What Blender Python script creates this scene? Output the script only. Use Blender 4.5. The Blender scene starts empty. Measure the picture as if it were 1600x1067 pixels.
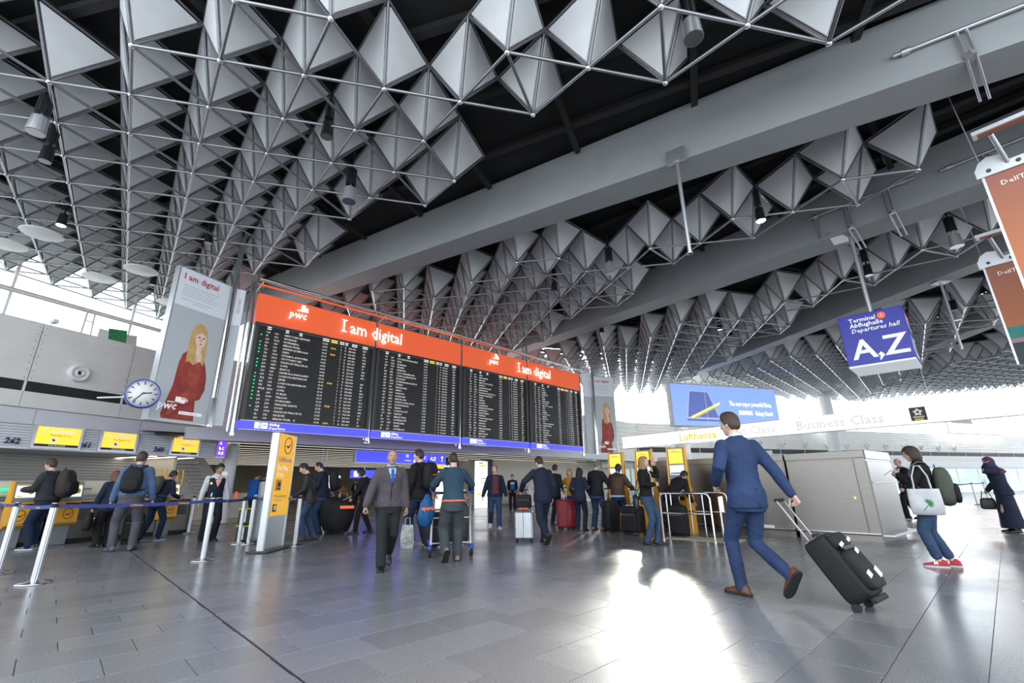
import bpy, bmesh, math, random
from mathutils import Vector, Matrix, noise
import numpy as np
random.seed(7)
S = bpy.context.scene
COL = S.collection
PI = math.pi
R = math.radians

# ---------------------------------------------------------------- camera, sky, sun, exposure
HC = 1.13                                   # lens height above the floor
pitch, roll = R(17.6), R(-0.8)
_z = Vector((math.sin(roll)*math.cos(pitch), math.cos(roll)*math.cos(pitch), math.sin(pitch)))
_y = (Vector((0, 0, 1)) - _z*_z.z).normalized()
_x = _y.cross(_z)
if _x.x < 0: _x = -_x
cam_d = bpy.data.cameras.new('camera'); cam_d.lens = 36*711/1600; cam_d.sensor_width = 36
cam_d.clip_end = 500; cam_d.clip_start = 0.05
cam = bpy.data.objects.new('camera', cam_d); COL.objects.link(cam)
cam.matrix_world = Matrix(((_x.x, _x.y, -_x.z, 0), (_y.x, _y.y, -_y.z, 0), (_z.x, _z.y, -_z.z, HC), (0, 0, 0, 1)))
S.camera = cam

W = bpy.data.worlds.new('overcast_sky'); S.world = W; W.use_nodes = True
wn = W.node_tree.nodes; wl = W.node_tree.links
bg = wn['Background']
bg.inputs[0].default_value = (0.86, 0.93, 1.0, 1)
bg.inputs[1].default_value = 1.55
sun_d = bpy.data.lights.new('sun', 'SUN'); sun_d.energy = 6.5; sun_d.angle = R(4.5); sun_d.color = (1, 0.93, 0.82)
sun = bpy.data.objects.new('sun', sun_d); COL.objects.link(sun)
SUN_DIR = Vector((0.275, 0.930, 0.222)).normalized()      # towards the sun: low behind the gallery glazing
sun.rotation_euler = SUN_DIR.to_track_quat('Z', 'Y').to_euler()
sun.location = SUN_DIR*80
# hazy brightening of the overcast around the low sun
wt = wn.new('ShaderNodeTexCoord'); wd = wn.new('ShaderNodeVectorMath'); wd.operation = 'DOT_PRODUCT'; wd.inputs[1].default_value = SUN_DIR
wm = wn.new('ShaderNodeMath'); wm.operation = 'MAXIMUM'; wm.inputs[1].default_value = 0
wp = wn.new('ShaderNodeMath'); wp.operation = 'POWER'; wp.inputs[1].default_value = 7
ws = wn.new('ShaderNodeMath'); ws.operation = 'MULTIPLY_ADD'; ws.inputs[1].default_value = 6.5; ws.inputs[2].default_value = 1.45
wl.new(wt.outputs['Generated'], wd.inputs[0]); wl.new(wd.outputs['Value'], wm.inputs[0]); wl.new(wm.outputs[0], wp.inputs[0]); wl.new(wp.outputs[0], ws.inputs[0]); wl.new(ws.outputs[0], bg.inputs[1])
S.view_settings.view_transform = 'Standard'; S.view_settings.look = 'None'
S.view_settings.gamma = 1; S.view_settings.use_curve_mapping = False
S.view_settings.exposure = 1.1
S.cycles.max_bounces = 6; S.cycles.diffuse_bounces = 3; S.cycles.glossy_bounces = 3
S.cycles.transparent_max_bounces = 8; S.cycles.transmission_bounces = 3
S.cycles.caustics_reflective = False; S.cycles.caustics_refractive = False
S.cycles.use_denoising = True
S.cycles.sample_clamp_indirect = 4.0

# ---------------------------------------------------------------- materials
def mat(name, col, rough=0.5, metal=0.0, var=0.0, scale=6.0, bump=0.0, bscale=40.0, emit=None, estr=0.0, spec=0.5, coat=0.0, aniso=None):
    m = bpy.data.materials.new(name); m.use_nodes = True
    nt = m.node_tree; n = nt.nodes; l = nt.links; b = n['Principled BSDF']
    c = (col[0], col[1], col[2], 1)
    b.inputs['Base Color'].default_value = c
    b.inputs['Roughness'].default_value = rough; b.inputs['Metallic'].default_value = metal
    b.inputs['Specular IOR Level'].default_value = spec
    if coat: b.inputs['Coat Weight'].default_value = coat; b.inputs['Coat Roughness'].default_value = 0.1
    if emit is not None:
        b.inputs['Emission Color'].default_value = (emit[0], emit[1], emit[2], 1); b.inputs['Emission Strength'].default_value = estr
    if var or bump:
        tc = n.new('ShaderNodeTexCoord'); mp = n.new('ShaderNodeMapping'); l.new(tc.outputs['Object'], mp.inputs[0])
        if aniso: mp.inputs['Scale'].default_value = aniso
    if var:
        nz = n.new('ShaderNodeTexNoise'); nz.inputs['Scale'].default_value = scale; nz.inputs['Detail'].default_value = 4
        l.new(mp.outputs[0], nz.inputs['Vector'])
        rp = n.new('ShaderNodeValToRGB'); e = rp.color_ramp.elements
        e[0].position = .3; e[1].position = .7
        e[0].color = tuple(max(0, v*(1-var)) for v in col)+(1,); e[1].color = tuple(min(1, v*(1+var)) for v in col)+(1,)
        l.new(nz.outputs['Fac'], rp.inputs['Fac']); l.new(rp.outputs['Color'], b.inputs['Base Color'])
    if bump:
        n2 = n.new('ShaderNodeTexNoise'); n2.inputs['Scale'].default_value = bscale; n2.inputs['Detail'].default_value = 3
        l.new(mp.outputs[0], n2.inputs['Vector'])
        bp = n.new('ShaderNodeBump'); bp.inputs['Strength'].default_value = bump; bp.inputs['Distance'].default_value = 0.02
        l.new(n2.outputs['Fac'], bp.inputs['Height']); l.new(bp.outputs[0], b.inputs['Normal'])
    return m
def glow(name, col, s):
    m = bpy.data.materials.new(name); m.use_nodes = True
    n = m.node_tree.nodes; l = m.node_tree.links; n.clear()
    o = n.new('ShaderNodeOutputMaterial'); e = n.new('ShaderNodeEmission')
    e.inputs[0].default_value = (*col, 1); e.inputs[1].default_value = s; l.new(e.outputs[0], o.inputs[0])
    return m
def glass(name, tint=(1, 1, 1), refl=0.05):
    m = bpy.data.materials.new(name); m.use_nodes = True
    n = m.node_tree.nodes; l = m.node_tree.links; n.clear()
    o = n.new('ShaderNodeOutputMaterial'); t = n.new('ShaderNodeBsdfTransparent'); g = n.new('ShaderNodeBsdfGlossy')
    t.inputs[0].default_value = (*tint, 1); g.inputs['Roughness'].default_value = 0.03
    x = n.new('ShaderNodeMixShader'); x.inputs[0].default_value = refl
    l.new(t.outputs[0], x.inputs[1]); l.new(g.outputs[0], x.inputs[2]); l.new(x.outputs[0], o.inputs[0])
    return m
M = {}
M['panel'] = mat('painted_panel', (.70, .71, .72), .55, 0, .04, 3)
M['strut'] = mat('dark_steel_tube', (.22, .23, .24), .38, .6, .1, 8)
M['bar'] = mat('satin_steel_tube', (.34, .35, .36), .30, .85, .08, 8)
M['deck'] = mat('black_roof_deck', (.012, .012, .013), .8, 0, .3, 1.5)
M['purlin'] = mat('black_purlin', (.022, .021, .021), .7)
M['beam'] = mat('grey_painted_concrete', (.34, .36, .365), .62, 0, .05, 1.2, .05, 30)
M['wallpanel'] = mat('pale_grey_wall_cladding', (.76, .755, .73), .45, 0, .03, 2)
M['fasciapanel'] = mat('silver_fascia_sheet', (.68, .70, .73), .42, .1, .03, 2)
M['black'] = mat('matt_black', (.012, .012, .013), .5, 0, .2, 10)
M['gloss_black'] = mat('gloss_black_plastic', (.01, .01, .011), .25, 0, .2, 10)
M['chrome'] = mat('polished_steel', (.72, .72, .72), .14, 1.0, .03, 12)
M['steel'] = mat('brushed_stainless', (.25, .235, .215), .32, 1.0, .07, 5, .02, 60, aniso=(1, 1, 14))
M['alu'] = mat('anodised_aluminium', (.62, .64, .66), .34, .8, .04, 6)
M['white'] = mat('white_paint', (.78, .78, .77), .5, 0, .03, 4)
M['offwhite'] = mat('off_white_plaster', (.62, .58, .49), .6, 0, .04, 2)
M['slat'] = mat('grey_louvre', (.56, .56, .55), .45, .1, .05, 3)
M['slatdark'] = mat('dark_louvre', (.44, .43, .40), .5, .1, .05, 3)
M['orange'] = mat('warm_yellow_plastic', (.90, .42, .02), .38, 0, .04, 4)
M['yellow'] = mat('sign_yellow_lit', (.95, .55, .04), .4, 0, .03, 4, emit=(1, .62, .06), estr=.45)
M['blue'] = mat('deep_blue_sign', (.022, .03, .36), .3, 0, .04, 3, emit=(.03, .04, .75), estr=.04)
M['bluelit'] = mat('backlit_blue_sign', (.04, .04, .75), .3, emit=(.045, .05, 1.0), estr=.75)
M['navyblue'] = mat('navy_blue_fabric_tape', (.03, .05, .22), .6, 0, .1, 20)
M['whitelit'] = glow('white_sign_lettering', (1, 1, 1), .95)
M['textwhite'] = mat('white_print', (.88, .88, .88), .5, emit=(1, 1, 1), estr=.12)
M['textdark'] = mat('dark_blue_print', (.02, .025, .10), .5)
M['textgrey'] = mat('grey_print', (.40, .42, .45), .6)
M['rubber'] = mat('black_rubber', (.015, .015, .015), .75, 0, .2, 20)
M['pane'] = glass('clear_window_glass', (.97, .985, .98))
M['paneg'] = glass('greenish_glass', (.86, .94, .92))
M['lamp'] = glow('lamp_glow', (1, .93, .8), 14)
M['strip'] = glow('warm_white_light_strip', (1, .90, .74), 1.5)

# floor: polished dark granite, speckled
def granite(name, base, rough):
    m = bpy.data.materials.new(name); m.use_nodes = True
    n = m.node_tree.nodes; l = m.node_tree.links; b = n['Principled BSDF']
    ge = n.new('ShaderNodeNewGeometry'); tc = n.new('ShaderNodeTexCoord')
    v = n.new('ShaderNodeTexNoise'); v.inputs['Scale'].default_value = 150; v.inputs['Detail'].default_value = 3; v.inputs['Roughness'].default_value = .75
    l.new(ge.outputs['Position'], v.inputs['Vector'])
    r = n.new('ShaderNodeValToRGB'); e = r.color_ramp.elements
    e[0].position = .36; e[1].position = .66
    e[0].color = (base[0]*.42, base[1]*.42, base[2]*.43, 1); e[1].color = (base[0]*1.75, base[1]*1.75, base[2]*1.75, 1)
    l.new(v.outputs['Fac'], r.inputs['Fac'])
    oi = n.new('ShaderNodeObjectInfo'); mx = n.new('ShaderNodeMix'); mx.data_type = 'RGBA'; mx.blend_type = 'MULTIPLY'
    mr = n.new('ShaderNodeMapRange'); mr.inputs[3].default_value = .86; mr.inputs[4].default_value = 1.12
    l.new(oi.outputs['Random'], mr.inputs[0]); mx.inputs[0].default_value = 1
    l.new(r.outputs['Color'], mx.inputs[6]); l.new(mr.outputs[0], mx.inputs[7]); l.new(mx.outputs[2], b.inputs['Base Color'])
    v2 = n.new('ShaderNodeTexNoise'); v2.inputs['Scale'].default_value = .7; v2.inputs['Detail'].default_value = 5
    l.new(ge.outputs['Position'], v2.inputs['Vector'])
    m2 = n.new('ShaderNodeMapRange'); m2.inputs[1].default_value = .3; m2.inputs[2].default_value = .7; m2.inputs[3].default_value = rough*.8; m2.inputs[4].default_value = rough*1.25
    l.new(v2.outputs['Fac'], m2.inputs[0]); l.new(m2.outputs[0], b.inputs['Roughness'])
    b.inputs['Specular IOR Level'].default_value = .78
    return m
M['granite'] = granite('dark_granite', (.18, .185, .195), .25)
M['joint'] = mat('dark_floor_joint', (.03, .03, .032), .6)
M['beigefloor'] = mat('polished_beige_floor', (.36, .31, .24), .22, 0, .1, 3)

# ---------------------------------------------------------------- mesh builder
class MB:
    def __init__(s): s.v = []; s.f = []; s.m = []; s.sm = []
    def add(s, vs, fs, mi=0, smooth=False):
        o = len(s.v); s.v += [tuple(v) for v in vs]
        for f in fs: s.f.append(tuple(i+o for i in f)); s.m.append(mi); s.sm.append(smooth)
        return s
    def box(s, c, d, rot=None, mi=0, bev=0.0):
        x, y, z = d[0]/2, d[1]/2, d[2]/2
        if bev:
            bv = min(bev, x*.98, y*.98, z*.98); vs = []; 
            for sz in (-1, 1):
                for k, (ax, ay) in enumerate(((x-bv, y-bv),)):
                    vs += [(-ax, -ay, sz*z), (ax, -ay, sz*z), (ax, ay, sz*z), (-ax, ay, sz*z)]
            for sz in (-1, 1):
                zz = sz*(z-bv)
                vs += [(-x+bv, -y, zz), (x-bv, -y, zz), (x, -y+bv, zz), (x, y-bv, zz), (x-bv, y, zz), (-x+bv, y, zz), (-x, y-bv, zz), (-x, -y+bv, zz)]
            fs = [(3, 2, 1, 0), (4, 5, 6, 7)]
            a, b = 8, 16
            for i in range(8): j = (i+1) % 8; fs.append((a+i, a+j, b+j, b+i))
            fs += [(0, 1, 9, 8), (1, 10, 9), (1, 2, 11, 10), (2, 12, 11), (2, 3, 13, 12), (3, 14, 13), (3, 0, 15, 14), (0, 8, 15)]
            fs += [(5, 4, 16, 17), (5, 17, 18), (6, 5, 18, 19), (6, 19, 20), (7, 6, 20, 21), (7, 21, 22), (4, 7, 22, 23), (4, 23, 16)]
        else:
            vs = [(-x, -y, -z), (x, -y, -z), (x, y, -z), (-x, y, -z), (-x, -y, z), (x, -y, z), (x, y, z), (-x, y, z)]
            fs = [(0, 3, 2, 1), (4, 5, 6, 7), (0, 1, 5, 4), (1, 2, 6, 5), (2, 3, 7, 6), (3, 0, 4, 7)]
        if rot is not None:
            if not isinstance(rot, Matrix): rot = Matrix.Rotation(rot, 3, 'Z')
            vs = [rot @ Vector(v) for v in vs]
        c = Vector(c)
        return s.add([Vector(v)+c for v in vs], fs, mi)
    def tube(s, p0, p1, r0, r1=None, n=10, mi=0, smooth=True, cap=True):
        p0, p1 = Vector(p0), Vector(p1); r1 = r0 if r1 is None else r1
        d = (p1-p0).normalized(); u = d.orthogonal().normalized(); w = d.cross(u)
        vs = []
        for p, r in ((p0, r0), (p1, r1)):
            vs += [p+(u*math.cos(2*PI*k/n)+w*math.sin(2*PI*k/n))*r for k in range(n)]
        s.add(vs, [(k, (k+1) % n, n+(k+1) % n, n+k) for k in range(n)], mi, smooth)
        if cap: s.add(vs, [tuple(range(n-1, -1, -1)), tuple(range(n, 2*n))], mi)
        return s
    def path(s, pts, r, n=8, mi=0):
        pts = [Vector(p) for p in pts]; rings = []
        u = None
        for i, p in enumerate(pts):
            d = (pts[min(i+1, len(pts)-1)]-pts[max(i-1, 0)]).normalized()
            u = d.orthogonal().normalized() if u is None else (u-d*u.dot(d)).normalized()
            w = d.cross(u); rr = r[i] if isinstance(r, (list, tuple)) else r
            rings.append([p+(u*math.cos(2*PI*k/n)+w*math.sin(2*PI*k/n))*rr for k in range(n)])
        return s.rings(rings, mi)
    def rings(s, rings, mi=0, smooth=True, cap=True, closed=True):
        n = len(rings[0]); vs = [v for rg in rings for v in rg]; fs = []
        for i in range(len(rings)-1):
            for k in range(n if closed else n-1):
                j = (k+1) % n; fs.append((i*n+k, i*n+j, (i+1)*n+j, (i+1)*n+k))
        s.add(vs, fs, mi, smooth)
        if cap: s.add(vs, [tuple(range(n-1, -1, -1)), tuple(range((len(rings)-1)*n, len(rings)*n))], mi, smooth)
        return s
    def lathe(s, prof, c=(0, 0, 0), n=20, mi=0, axis=None):
        c = Vector(c); q = Vector((0, 0, 1)).rotation_difference(Vector(axis)) if axis is not None else None
        rg = []
        for r, z in prof:
            ring = [Vector((r*math.cos(2*PI*k/n), r*math.sin(2*PI*k/n), z)) for k in range(n)]
            rg.append([(q @ v if q else v)+c for v in ring])
        if len(prof) == 4 and abs(prof[0][1]-prof[3][1]) < 1e-6 and prof[0][0] > .03 and prof[3][0] > .03 and abs(prof[0][0]-prof[3][0]) > 1e-6: return s.rings(rg+[rg[0]], mi, False, False)
        return s.rings(rg, mi)
    def ell(s, c, r, rot=None, n=12, mi=0):
        c = Vector(c); rg = []
        m = n//2+1
        for i in range(m+1):
            a = -PI/2+PI*i/m; a = max(-PI/2+.02, min(PI/2-.02, a))
            ring = [Vector((r[0]*math.cos(a)*math.cos(2*PI*k/n), r[1]*math.cos(a)*math.sin(2*PI*k/n), r[2]*math.sin(a))) for k in range(n)]
            rg.append([(rot @ v if rot else v)+c for v in ring])
        return s.rings(rg, mi)
    def prism(s, poly, o, ux, uy, depth, mi=0):
        o, ux, uy = Vector(o), Vector(ux).normalized(), Vector(uy).normalized(); nz = ux.cross(uy)
        n = len(poly); a = [o+ux*p[0]+uy*p[1] for p in poly]; b = [v+nz*depth for v in a]
        s.add(a+b, [tuple(range(n-1, -1, -1)), tuple(range(n, 2*n))]+[(k, (k+1) % n, n+(k+1) % n, n+k) for k in range(n)], mi)
        return s
    def quad(s, a, b, c, d, mi=0): return s.add([a, b, c, d], [(0, 1, 2, 3)], mi)
    def mesh(s, name, mats):
        me = bpy.data.meshes.new(name); me.from_pydata(s.v, [], s.f)
        for m in (mats if isinstance(mats, (list, tuple)) else [mats]): me.materials.append(M[m] if isinstance(m, str) else m)
        me.polygons.foreach_set('material_index', s.m); me.polygons.foreach_set('use_smooth', s.sm)
        me.update(); return me
    def obj(s, name, mats, parent=None, loc=None, rz=None):
        return link(name, s.mesh(name, mats), parent, loc, rz)
def link(name, me, parent=None, loc=None, rz=None):
    o = bpy.data.objects.new(name, me); COL.objects.link(o)
    if parent: o.parent = parent
    if loc is not None: o.location = loc
    if rz is not None: o.rotation_euler = (0, 0, rz)
    return o
def tag(o, label=None, cat=None, group=None, kind=None):
    if label: o['label'] = label
    if cat: o['category'] = cat
    if group: o['group'] = group
    if kind: o['kind'] = kind
    return o
def thing(name, label, cat, loc=(0, 0, 0), rz=0, group=None):
    o = bpy.data.objects.new(name, None); COL.objects.link(o); o.location = loc; o.rotation_euler = (0, 0, rz); o.empty_display_size = .1
    return tag(o, label, cat, group)
def azv(a): a = R(a); return Vector((math.sin(a), math.cos(a), 0))     # horizontal unit vector at compass bearing a from straight ahead
def azr(a): return R(90-a)                                              # z rotation that turns local +X to bearing a
DG = None
def text_mesh(txt, size, shear=0.0, ext=0.0, align='LEFT', ls=1.0, res=1, sx=1.0, bold=0.0):
    c = bpy.data.curves.new('lettering', 'FONT'); c.body = txt; c.size = size; c.extrude = ext; c.resolution_u = res
    c.align_x = align; c.shear = shear; c.space_line = ls; c.offset = bold
    o = bpy.data.objects.new('lettering', c)
    me = bpy.data.meshes.new_from_object(o)
    bpy.data.objects.remove(o); bpy.data.curves.remove(c)
    if sx != 1.0:
        for v in me.vertices: v.co.x *= sx
    return me
def text(name, txt, size, m, parent, pos, ux, uy=(0, 0, 1), **k):
    """flat lettering lying in the plane spanned by ux (reading direction) and uy (up)"""
    me = text_mesh(txt, size, **k); me.materials.clear(); me.materials.append(M[m] if isinstance(m, str) else m)
    ux = Vector(ux).normalized(); uy = Vector(uy).normalized(); nz = ux.cross(uy)
    o = link(name, me, parent)
    o.matrix_local = Matrix(((ux.x, uy.x, nz.x, pos[0]), (ux.y, uy.y, nz.y, pos[1]), (ux.z, uy.z, nz.z, pos[2]), (0, 0, 0, 1)))
    return o

# ---------------------------------------------------------------- the roof: a fan of bays between radial beams
A = 1.2                                       # edge of one roof pyramid, m
CEN = Vector((11.57*A, .37*A, 0))              # centre of the fan
STEP = R(26.77)
BAYS = {0: (9.92, -.011, 4.097, 4.89, -.0634, .012, 1, 0), 1: (-16.88, 4.187, 7.491, 4.737, -.0449, .0364, 0, 1), 2: (-43.63, 8.145, 10.211, 4.698, -.022, .0521, 0, 1)}
def bay_frame(k):
    """reference node (row 4 on the bay's axis), lateral unit, outward unit, normal"""
    az, x0, y0, h, tx, ty, i, j = BAYS[min(k, 2)]
    az = R(az); c, s = math.cos(az), math.sin(az)
    e1 = Vector((c, s, c*tx+s*ty)).normalized(); e2 = Vector((-s, c, -s*tx+c*ty)).normalized(); e3 = e1.cross(e2)
    ref = Vector((x0, y0, h)) + e1*(i-j/2) + e2*(j*math.sqrt(3)/2)
    ang = lambda d: e1*math.cos(R(d))+e2*math.sin(R(d))
    ref = ref*A+Vector((0, 0, HC)); lat, out = ang(240), ang(150)
    if k > 2:
        q = Matrix.Rotation(-STEP*(k-2), 3, 'Z')
        ref = CEN+q @ (ref-CEN); lat, out, e3 = q @ lat, q @ out, q @ e3
    return ref, lat, out, e3
H3 = math.sqrt(3)/2
def rows(mmax):
    for m in range(-1, mmax):
        for l in ([.5+i for i in range(0, 12)] if m % 2 else [i for i in range(0, 13)]):
            g = int(l//1.5); q = l-1.5*g
            first = (8+5*g) if q == 1 else (7+5*(g-1) if g else 0)
            if m >= first:
                yield m, l
                if l > 0: yield m, -l
def tri_mesh():
    # one triangular sheet, unit edge, inset from the tubes, folded rim
    b = MB(); h = math.sqrt(3)/2; cx, cy = .5, h/3
    P = [Vector((0, 0)), Vector((1, 0)), Vector((.5, h))]
    def ins(f): return [Vector((cx+(p.x-cx)*f, cy+(p.y-cy)*f)) for p in P]
    o, i = ins(.875), ins(.85)
    t = .018
    vs = [(p.x, p.y, -t) for p in i]+[(p.x, p.y, 0) for p in o]+[(p.x, p.y, t) for p in o]
    fs = [(2, 1, 0), (6, 7, 8)]
    for k in range(3): j = (k+1) % 3; fs += [(k, j, 3+j, 3+k), (3+k, 3+j, 6+j, 6+k)]
    b.add(vs, fs, 0); return b.mesh('panel', 'panel')
TRI = tri_mesh(); TRI_V = [v.co.copy() for v in TRI.vertices]; TRI_F = [tuple(p.vertices) for p in TRI.polygons]
BARM = MB().tube((0, 0, 0), (0, 0, 1), 1, n=7, cap=False).mesh('bar', 'bar')
NODEM = MB().ell((0, 0, 0), (1, 1, 1), n=8).mesh('node', 'chrome')
def tri_matrix(p, u1, u2):
    x = (u1-p); L = x.length; x.normalize(); z = x.cross(u2-p).normalized(); y = z.cross(x)
    return Matrix(((x.x*L, y.x*L, z.x*L, p.x), (x.y*L, y.y*L, z.y*L, p.y), (x.z*L, y.z*L, z.z*L, p.z), (0, 0, 0, 1)))
def bar_matrix(p, q, r):
    d = q-p; L = d.length; z = d/L; x = z.orthogonal().normalized(); y = z.cross(x)
    return Matrix(((x.x*r, y.x*r, d.x, p.x), (x.y*r, y.y*r, d.y, p.y), (x.z*r, y.z*r, d.z, p.z), (0, 0, 0, 1)))
CI = cam.matrix_world.inverted()
def px(P):
    c = CI @ Vector(P)
    if c.z > -.2: return None
    return 800-711*c.x/c.z, 533.5+711*c.y/c.z
def shown(P, mg=60):
    q = px(P); return q is not None and -mg < q[0] < 1600+mg and -mg < q[1] < 1067+mg
BAYNAME = ['leftmost bay of grey roof pyramids, above the check-in desks', 'roof pyramid bay above the departure board, between the two nearest beams', 'roof pyramid bay behind the board end, third from the left', 'roof pyramid bay behind the hanging A,Z cube', 'roof pyramid bay at the far right edge of the hall']
for k in range(5):
    ref, lat, out, e3 = bay_frame(k)
    T = thing('ceiling_canopy', BAYNAME[k], 'roof frame', (0, 0, 0), group='roof bays of triangular panels'); T['kind'] = 'structure'
    node = {}
    WN = Vector((math.cos(R(70)), -math.sin(R(70)), 0))
    for m, l in rows(24 if k < 2 else 40):
        P = ref+lat*(l*A)+out*((m-4)*H3*A)
        if k < 2:
            if l > 3.5 and m > 21 or abs(l) > 7: continue
        elif -WN.dot(P) > 31.5: continue
        node[(m, l)] = P
    up = lambda P, d: P+(out*math.cos(R(d))+lat*math.sin(R(d)))*(A/math.sqrt(3))+e3*(A*.8165)
    tris, low, strut, uppers = [], [], [], {}
    for (m, l), P in node.items():
        U = [up(P, d) for d in (0, 120, 240)]
        for a, b in ((0, 1), (1, 2), (2, 0)):
            tris.append((P, U[a], U[b])); 
            key = tuple(sorted((tuple(round(c, 2) for c in U[a]), tuple(round(c, 2) for c in U[b])))); uppers[key] = (U[a], U[b])
        for u in U: strut.append((P, u))
        for dm, dl in ((0, 1), (1, .5), (1, -.5)):
            q = node.get((m+dm, l+dl))
            if q is not None: low.append((P, q))
    tris.sort(key=lambda t: ((t[0]+t[1]+t[2])/3-cam.location).length+(0 if shown((t[0]+t[1]+t[2])/3, 120) else 100))
    n1 = {0: 290, 1: 290, 2: 260, 3: 160, 4: 30}[k]
    for t in tris[:n1]:
        o = link('panel', TRI, T); o.matrix_local = tri_matrix(*t)
    b = MB()
    for t in tris[n1:]:
        mx = tri_matrix(*t); b.add([mx @ v for v in TRI_V], TRI_F, 0)
    if b.v: tag(b.obj('far_panels', 'panel', T), kind='stuff')
    low.sort(key=lambda t: ((t[0]+t[1])/2-cam.location).length+(0 if shown((t[0]+t[1])/2, 150) else 100))
    n2 = {0: 170, 1: 120, 2: 60, 3: 0, 4: 0}[k]
    for p, q in low[:n2]:
        o = link('bar', BARM, T); o.matrix_local = bar_matrix(p, q, .025)
    b = MB()
    for p, q in low[n2:]: b.tube(p, q, .024, n=6, cap=False)
    if b.v: tag(b.obj('far_bars', 'bar', T), kind='stuff')
    b = MB()
    for p, q in strut: b.tube(p, q, .024, n=6, cap=False)
    for p, q in uppers.values(): b.tube(p, q, .024, n=5, cap=False)
    tag(b.obj('struts', 'strut', T), kind='stuff')
    b = MB()
    for P in node.values(): b.ell(P, (.048, .048, .048), n=7)
    tag(b.obj('nodes', 'chrome', T), kind='stuff')

# roof deck above the pyramids, with its purlins
dk = MB()
BEAMS = [(144.9, -.245, .59, 4.641, .054, .99), (121.0, .098, .70, 4.603, .068, .99), (93.9, .044, .57, 4.612, .062, .95), (71.0, .1, .62, 4.60, .06, .95), (42.5, .1, .6, 4.6, .065, .95)]
def fan(ang, r, z, off=0.0):
    a = R(ang); u = Vector((math.cos(a), math.sin(a), 0)); n = Vector((u.y, -u.x, 0))
    return CEN+u*(r*A)+n*(off*A)+Vector((0, 0, z*A+HC))
edges = [172]+[b[0] for b in BEAMS]+[15]
for a, b in zip(edges[:-1], edges[1:]):
    zz = lambda r: 4.6+.06*(r-7)+1.13
    n = 5
    for i in range(n):
        a0, a1 = a+(b-a)*i/n, a+(b-a)*(i+1)/n
        f = lambda r, aa: fan(aa, r/math.cos(R(aa-(a+b)/2)), zz(r))
        aa = (a0+a1)/2; un = math.cos(R(aa-110)); ro = 28.3 if a > 122 else min(60, (33.2-4.3)/1.2/max(.2, un)*math.cos(R(aa-(a+b)/2))); dk.quad(f(1, a0), f(ro, a0), f(ro, a1), f(1, a1), 0)
        if i:
            for r in range(2, 28, 3): dk.tube(f(r, a0)-Vector((0, 0, .12)), f(r+3, a0)-Vector((0, 0, .12)), .1, n=4, mi=1, smooth=False)
    for r in range(2, 29, 2):
        dk.tube(f(r, a)-Vector((0, 0, .2)), f(r, b)-Vector((0, 0, .2)), .08, n=4, mi=1, smooth=False)
tag(dk.obj('ceiling', ['deck', 'purlin']), kind='structure')

# radial beams
BL = ['nearest big grey roof beam, sweeping from upper right down behind the board', 'second grey roof beam from the left, carrying the A,Z sign pole', 'third grey roof beam, behind the A,Z cube', 'fourth grey roof beam, at the right behind the hanging banners', 'last grey roof beam, low at the right edge']
for k, (ang, off, w, z7, sl, ht) in enumerate(BEAMS):
    b = MB(); rg = []
    RE = 27.5 if k < 3 else 36 if k == 3 else 44
    for r in (1.5, 7, 14, 21, RE-2, RE):
        z = z7+sl*(r-7); e = max(0, r-RE+2)*.08
        rg.append([fan(ang, r, z, off-w/2-e), fan(ang, r, z, off+w/2+e), fan(ang, r, z+ht, off+w/2+e), fan(ang, r, z+ht, off-w/2-e)])
    b.rings(rg, 0, False)
    T = tag(b.obj('roof_beam', 'beam'), BL[k], 'beam', 'radial roof beams')
    # column under the far end
    if k in (2, 3):
        p = fan(ang, RE-.8, 0, off); c = MB(); c.tube((p.x, p.y, 0), (p.x, p.y, (z7+sl*(RE-7.8))*A+HC), .5, n=24)
        tag(c.obj('round_column', 'white'), ['white round column under the far end of the third beam', 'white round column under the far end of the fourth beam'][k-2], 'column', 'columns under the beam ends')

# ---------------------------------------------------------------- floor
FD = azv(46.0); FN = Vector((-FD.y, FD.x, 0))
S0, S1, T0, T1 = .35, 13.3, -7.2, 13.2
P = lambda s, t, z=0.0: FN*s+FD*t+Vector((0, 0, z))
fb = MB()
B_ = 90
fb.quad(P(S0, T0, -.005), P(S0, T1, -.005), P(S1, T1, -.005), P(S1, T0, -.005), 1)
fb.f = [tuple(reversed(f)) for f in fb.f]
fb.add([(-32, -7, -.008), (60, -7, -.008), (92, 64.6, -.008), (12, 35.5, -.008), (12, 75, -.008), (-40, 22, -.008)], [(0, 1, 2, 3, 5), (3, 4, 5)], 0)
FLOOR = tag(fb.obj('floor', ['granite', 'joint']), kind='structure')
tl = []
s = S0; i = 0
while s < S1-.01:
    w = .44 if s < 4.8 else .345
    w = min(w, S1-s); t = T0-.64+((i*.213) % .64); 
    while t < T1:
        a, b = max(t, T0), min(t+.64, T1)
        if b-a > .03:
            cuts = [(a, b)]
            if a < 1.345 < b: cuts = [(a, 1.337), (1.353, b)]
            for c, d in cuts:
                if d-c > .04: tl.append((s, s+w, c, d))
        t += .64
    s += w; i += 1
tl.sort(key=lambda q: (P((q[0]+q[1])/2, (q[2]+q[3])/2)).length+(0 if shown(P((q[0]+q[1])/2, (q[2]+q[3])/2), 30) else 100))
g = .0022
def tile(b, q):
    s0, s1, t0, t1 = q; s0 += g; s1 -= g; t0 += g; t1 -= g; e = .0012
    lo = [P(s0, t0, -.004), P(s1, t0, -.004), P(s1, t1, -.004), P(s0, t1, -.004)]
    hi = [P(s0+e, t0+e, 0), P(s1-e, t0+e, 0), P(s1-e, t1-e, 0), P(s0+e, t1-e, 0)]
    b.add(lo+hi, [(7, 6, 5, 4), (0, 4, 5, 1), (1, 5, 6, 2), (2, 6, 7, 3), (3, 7, 4, 0)], 0)
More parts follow.
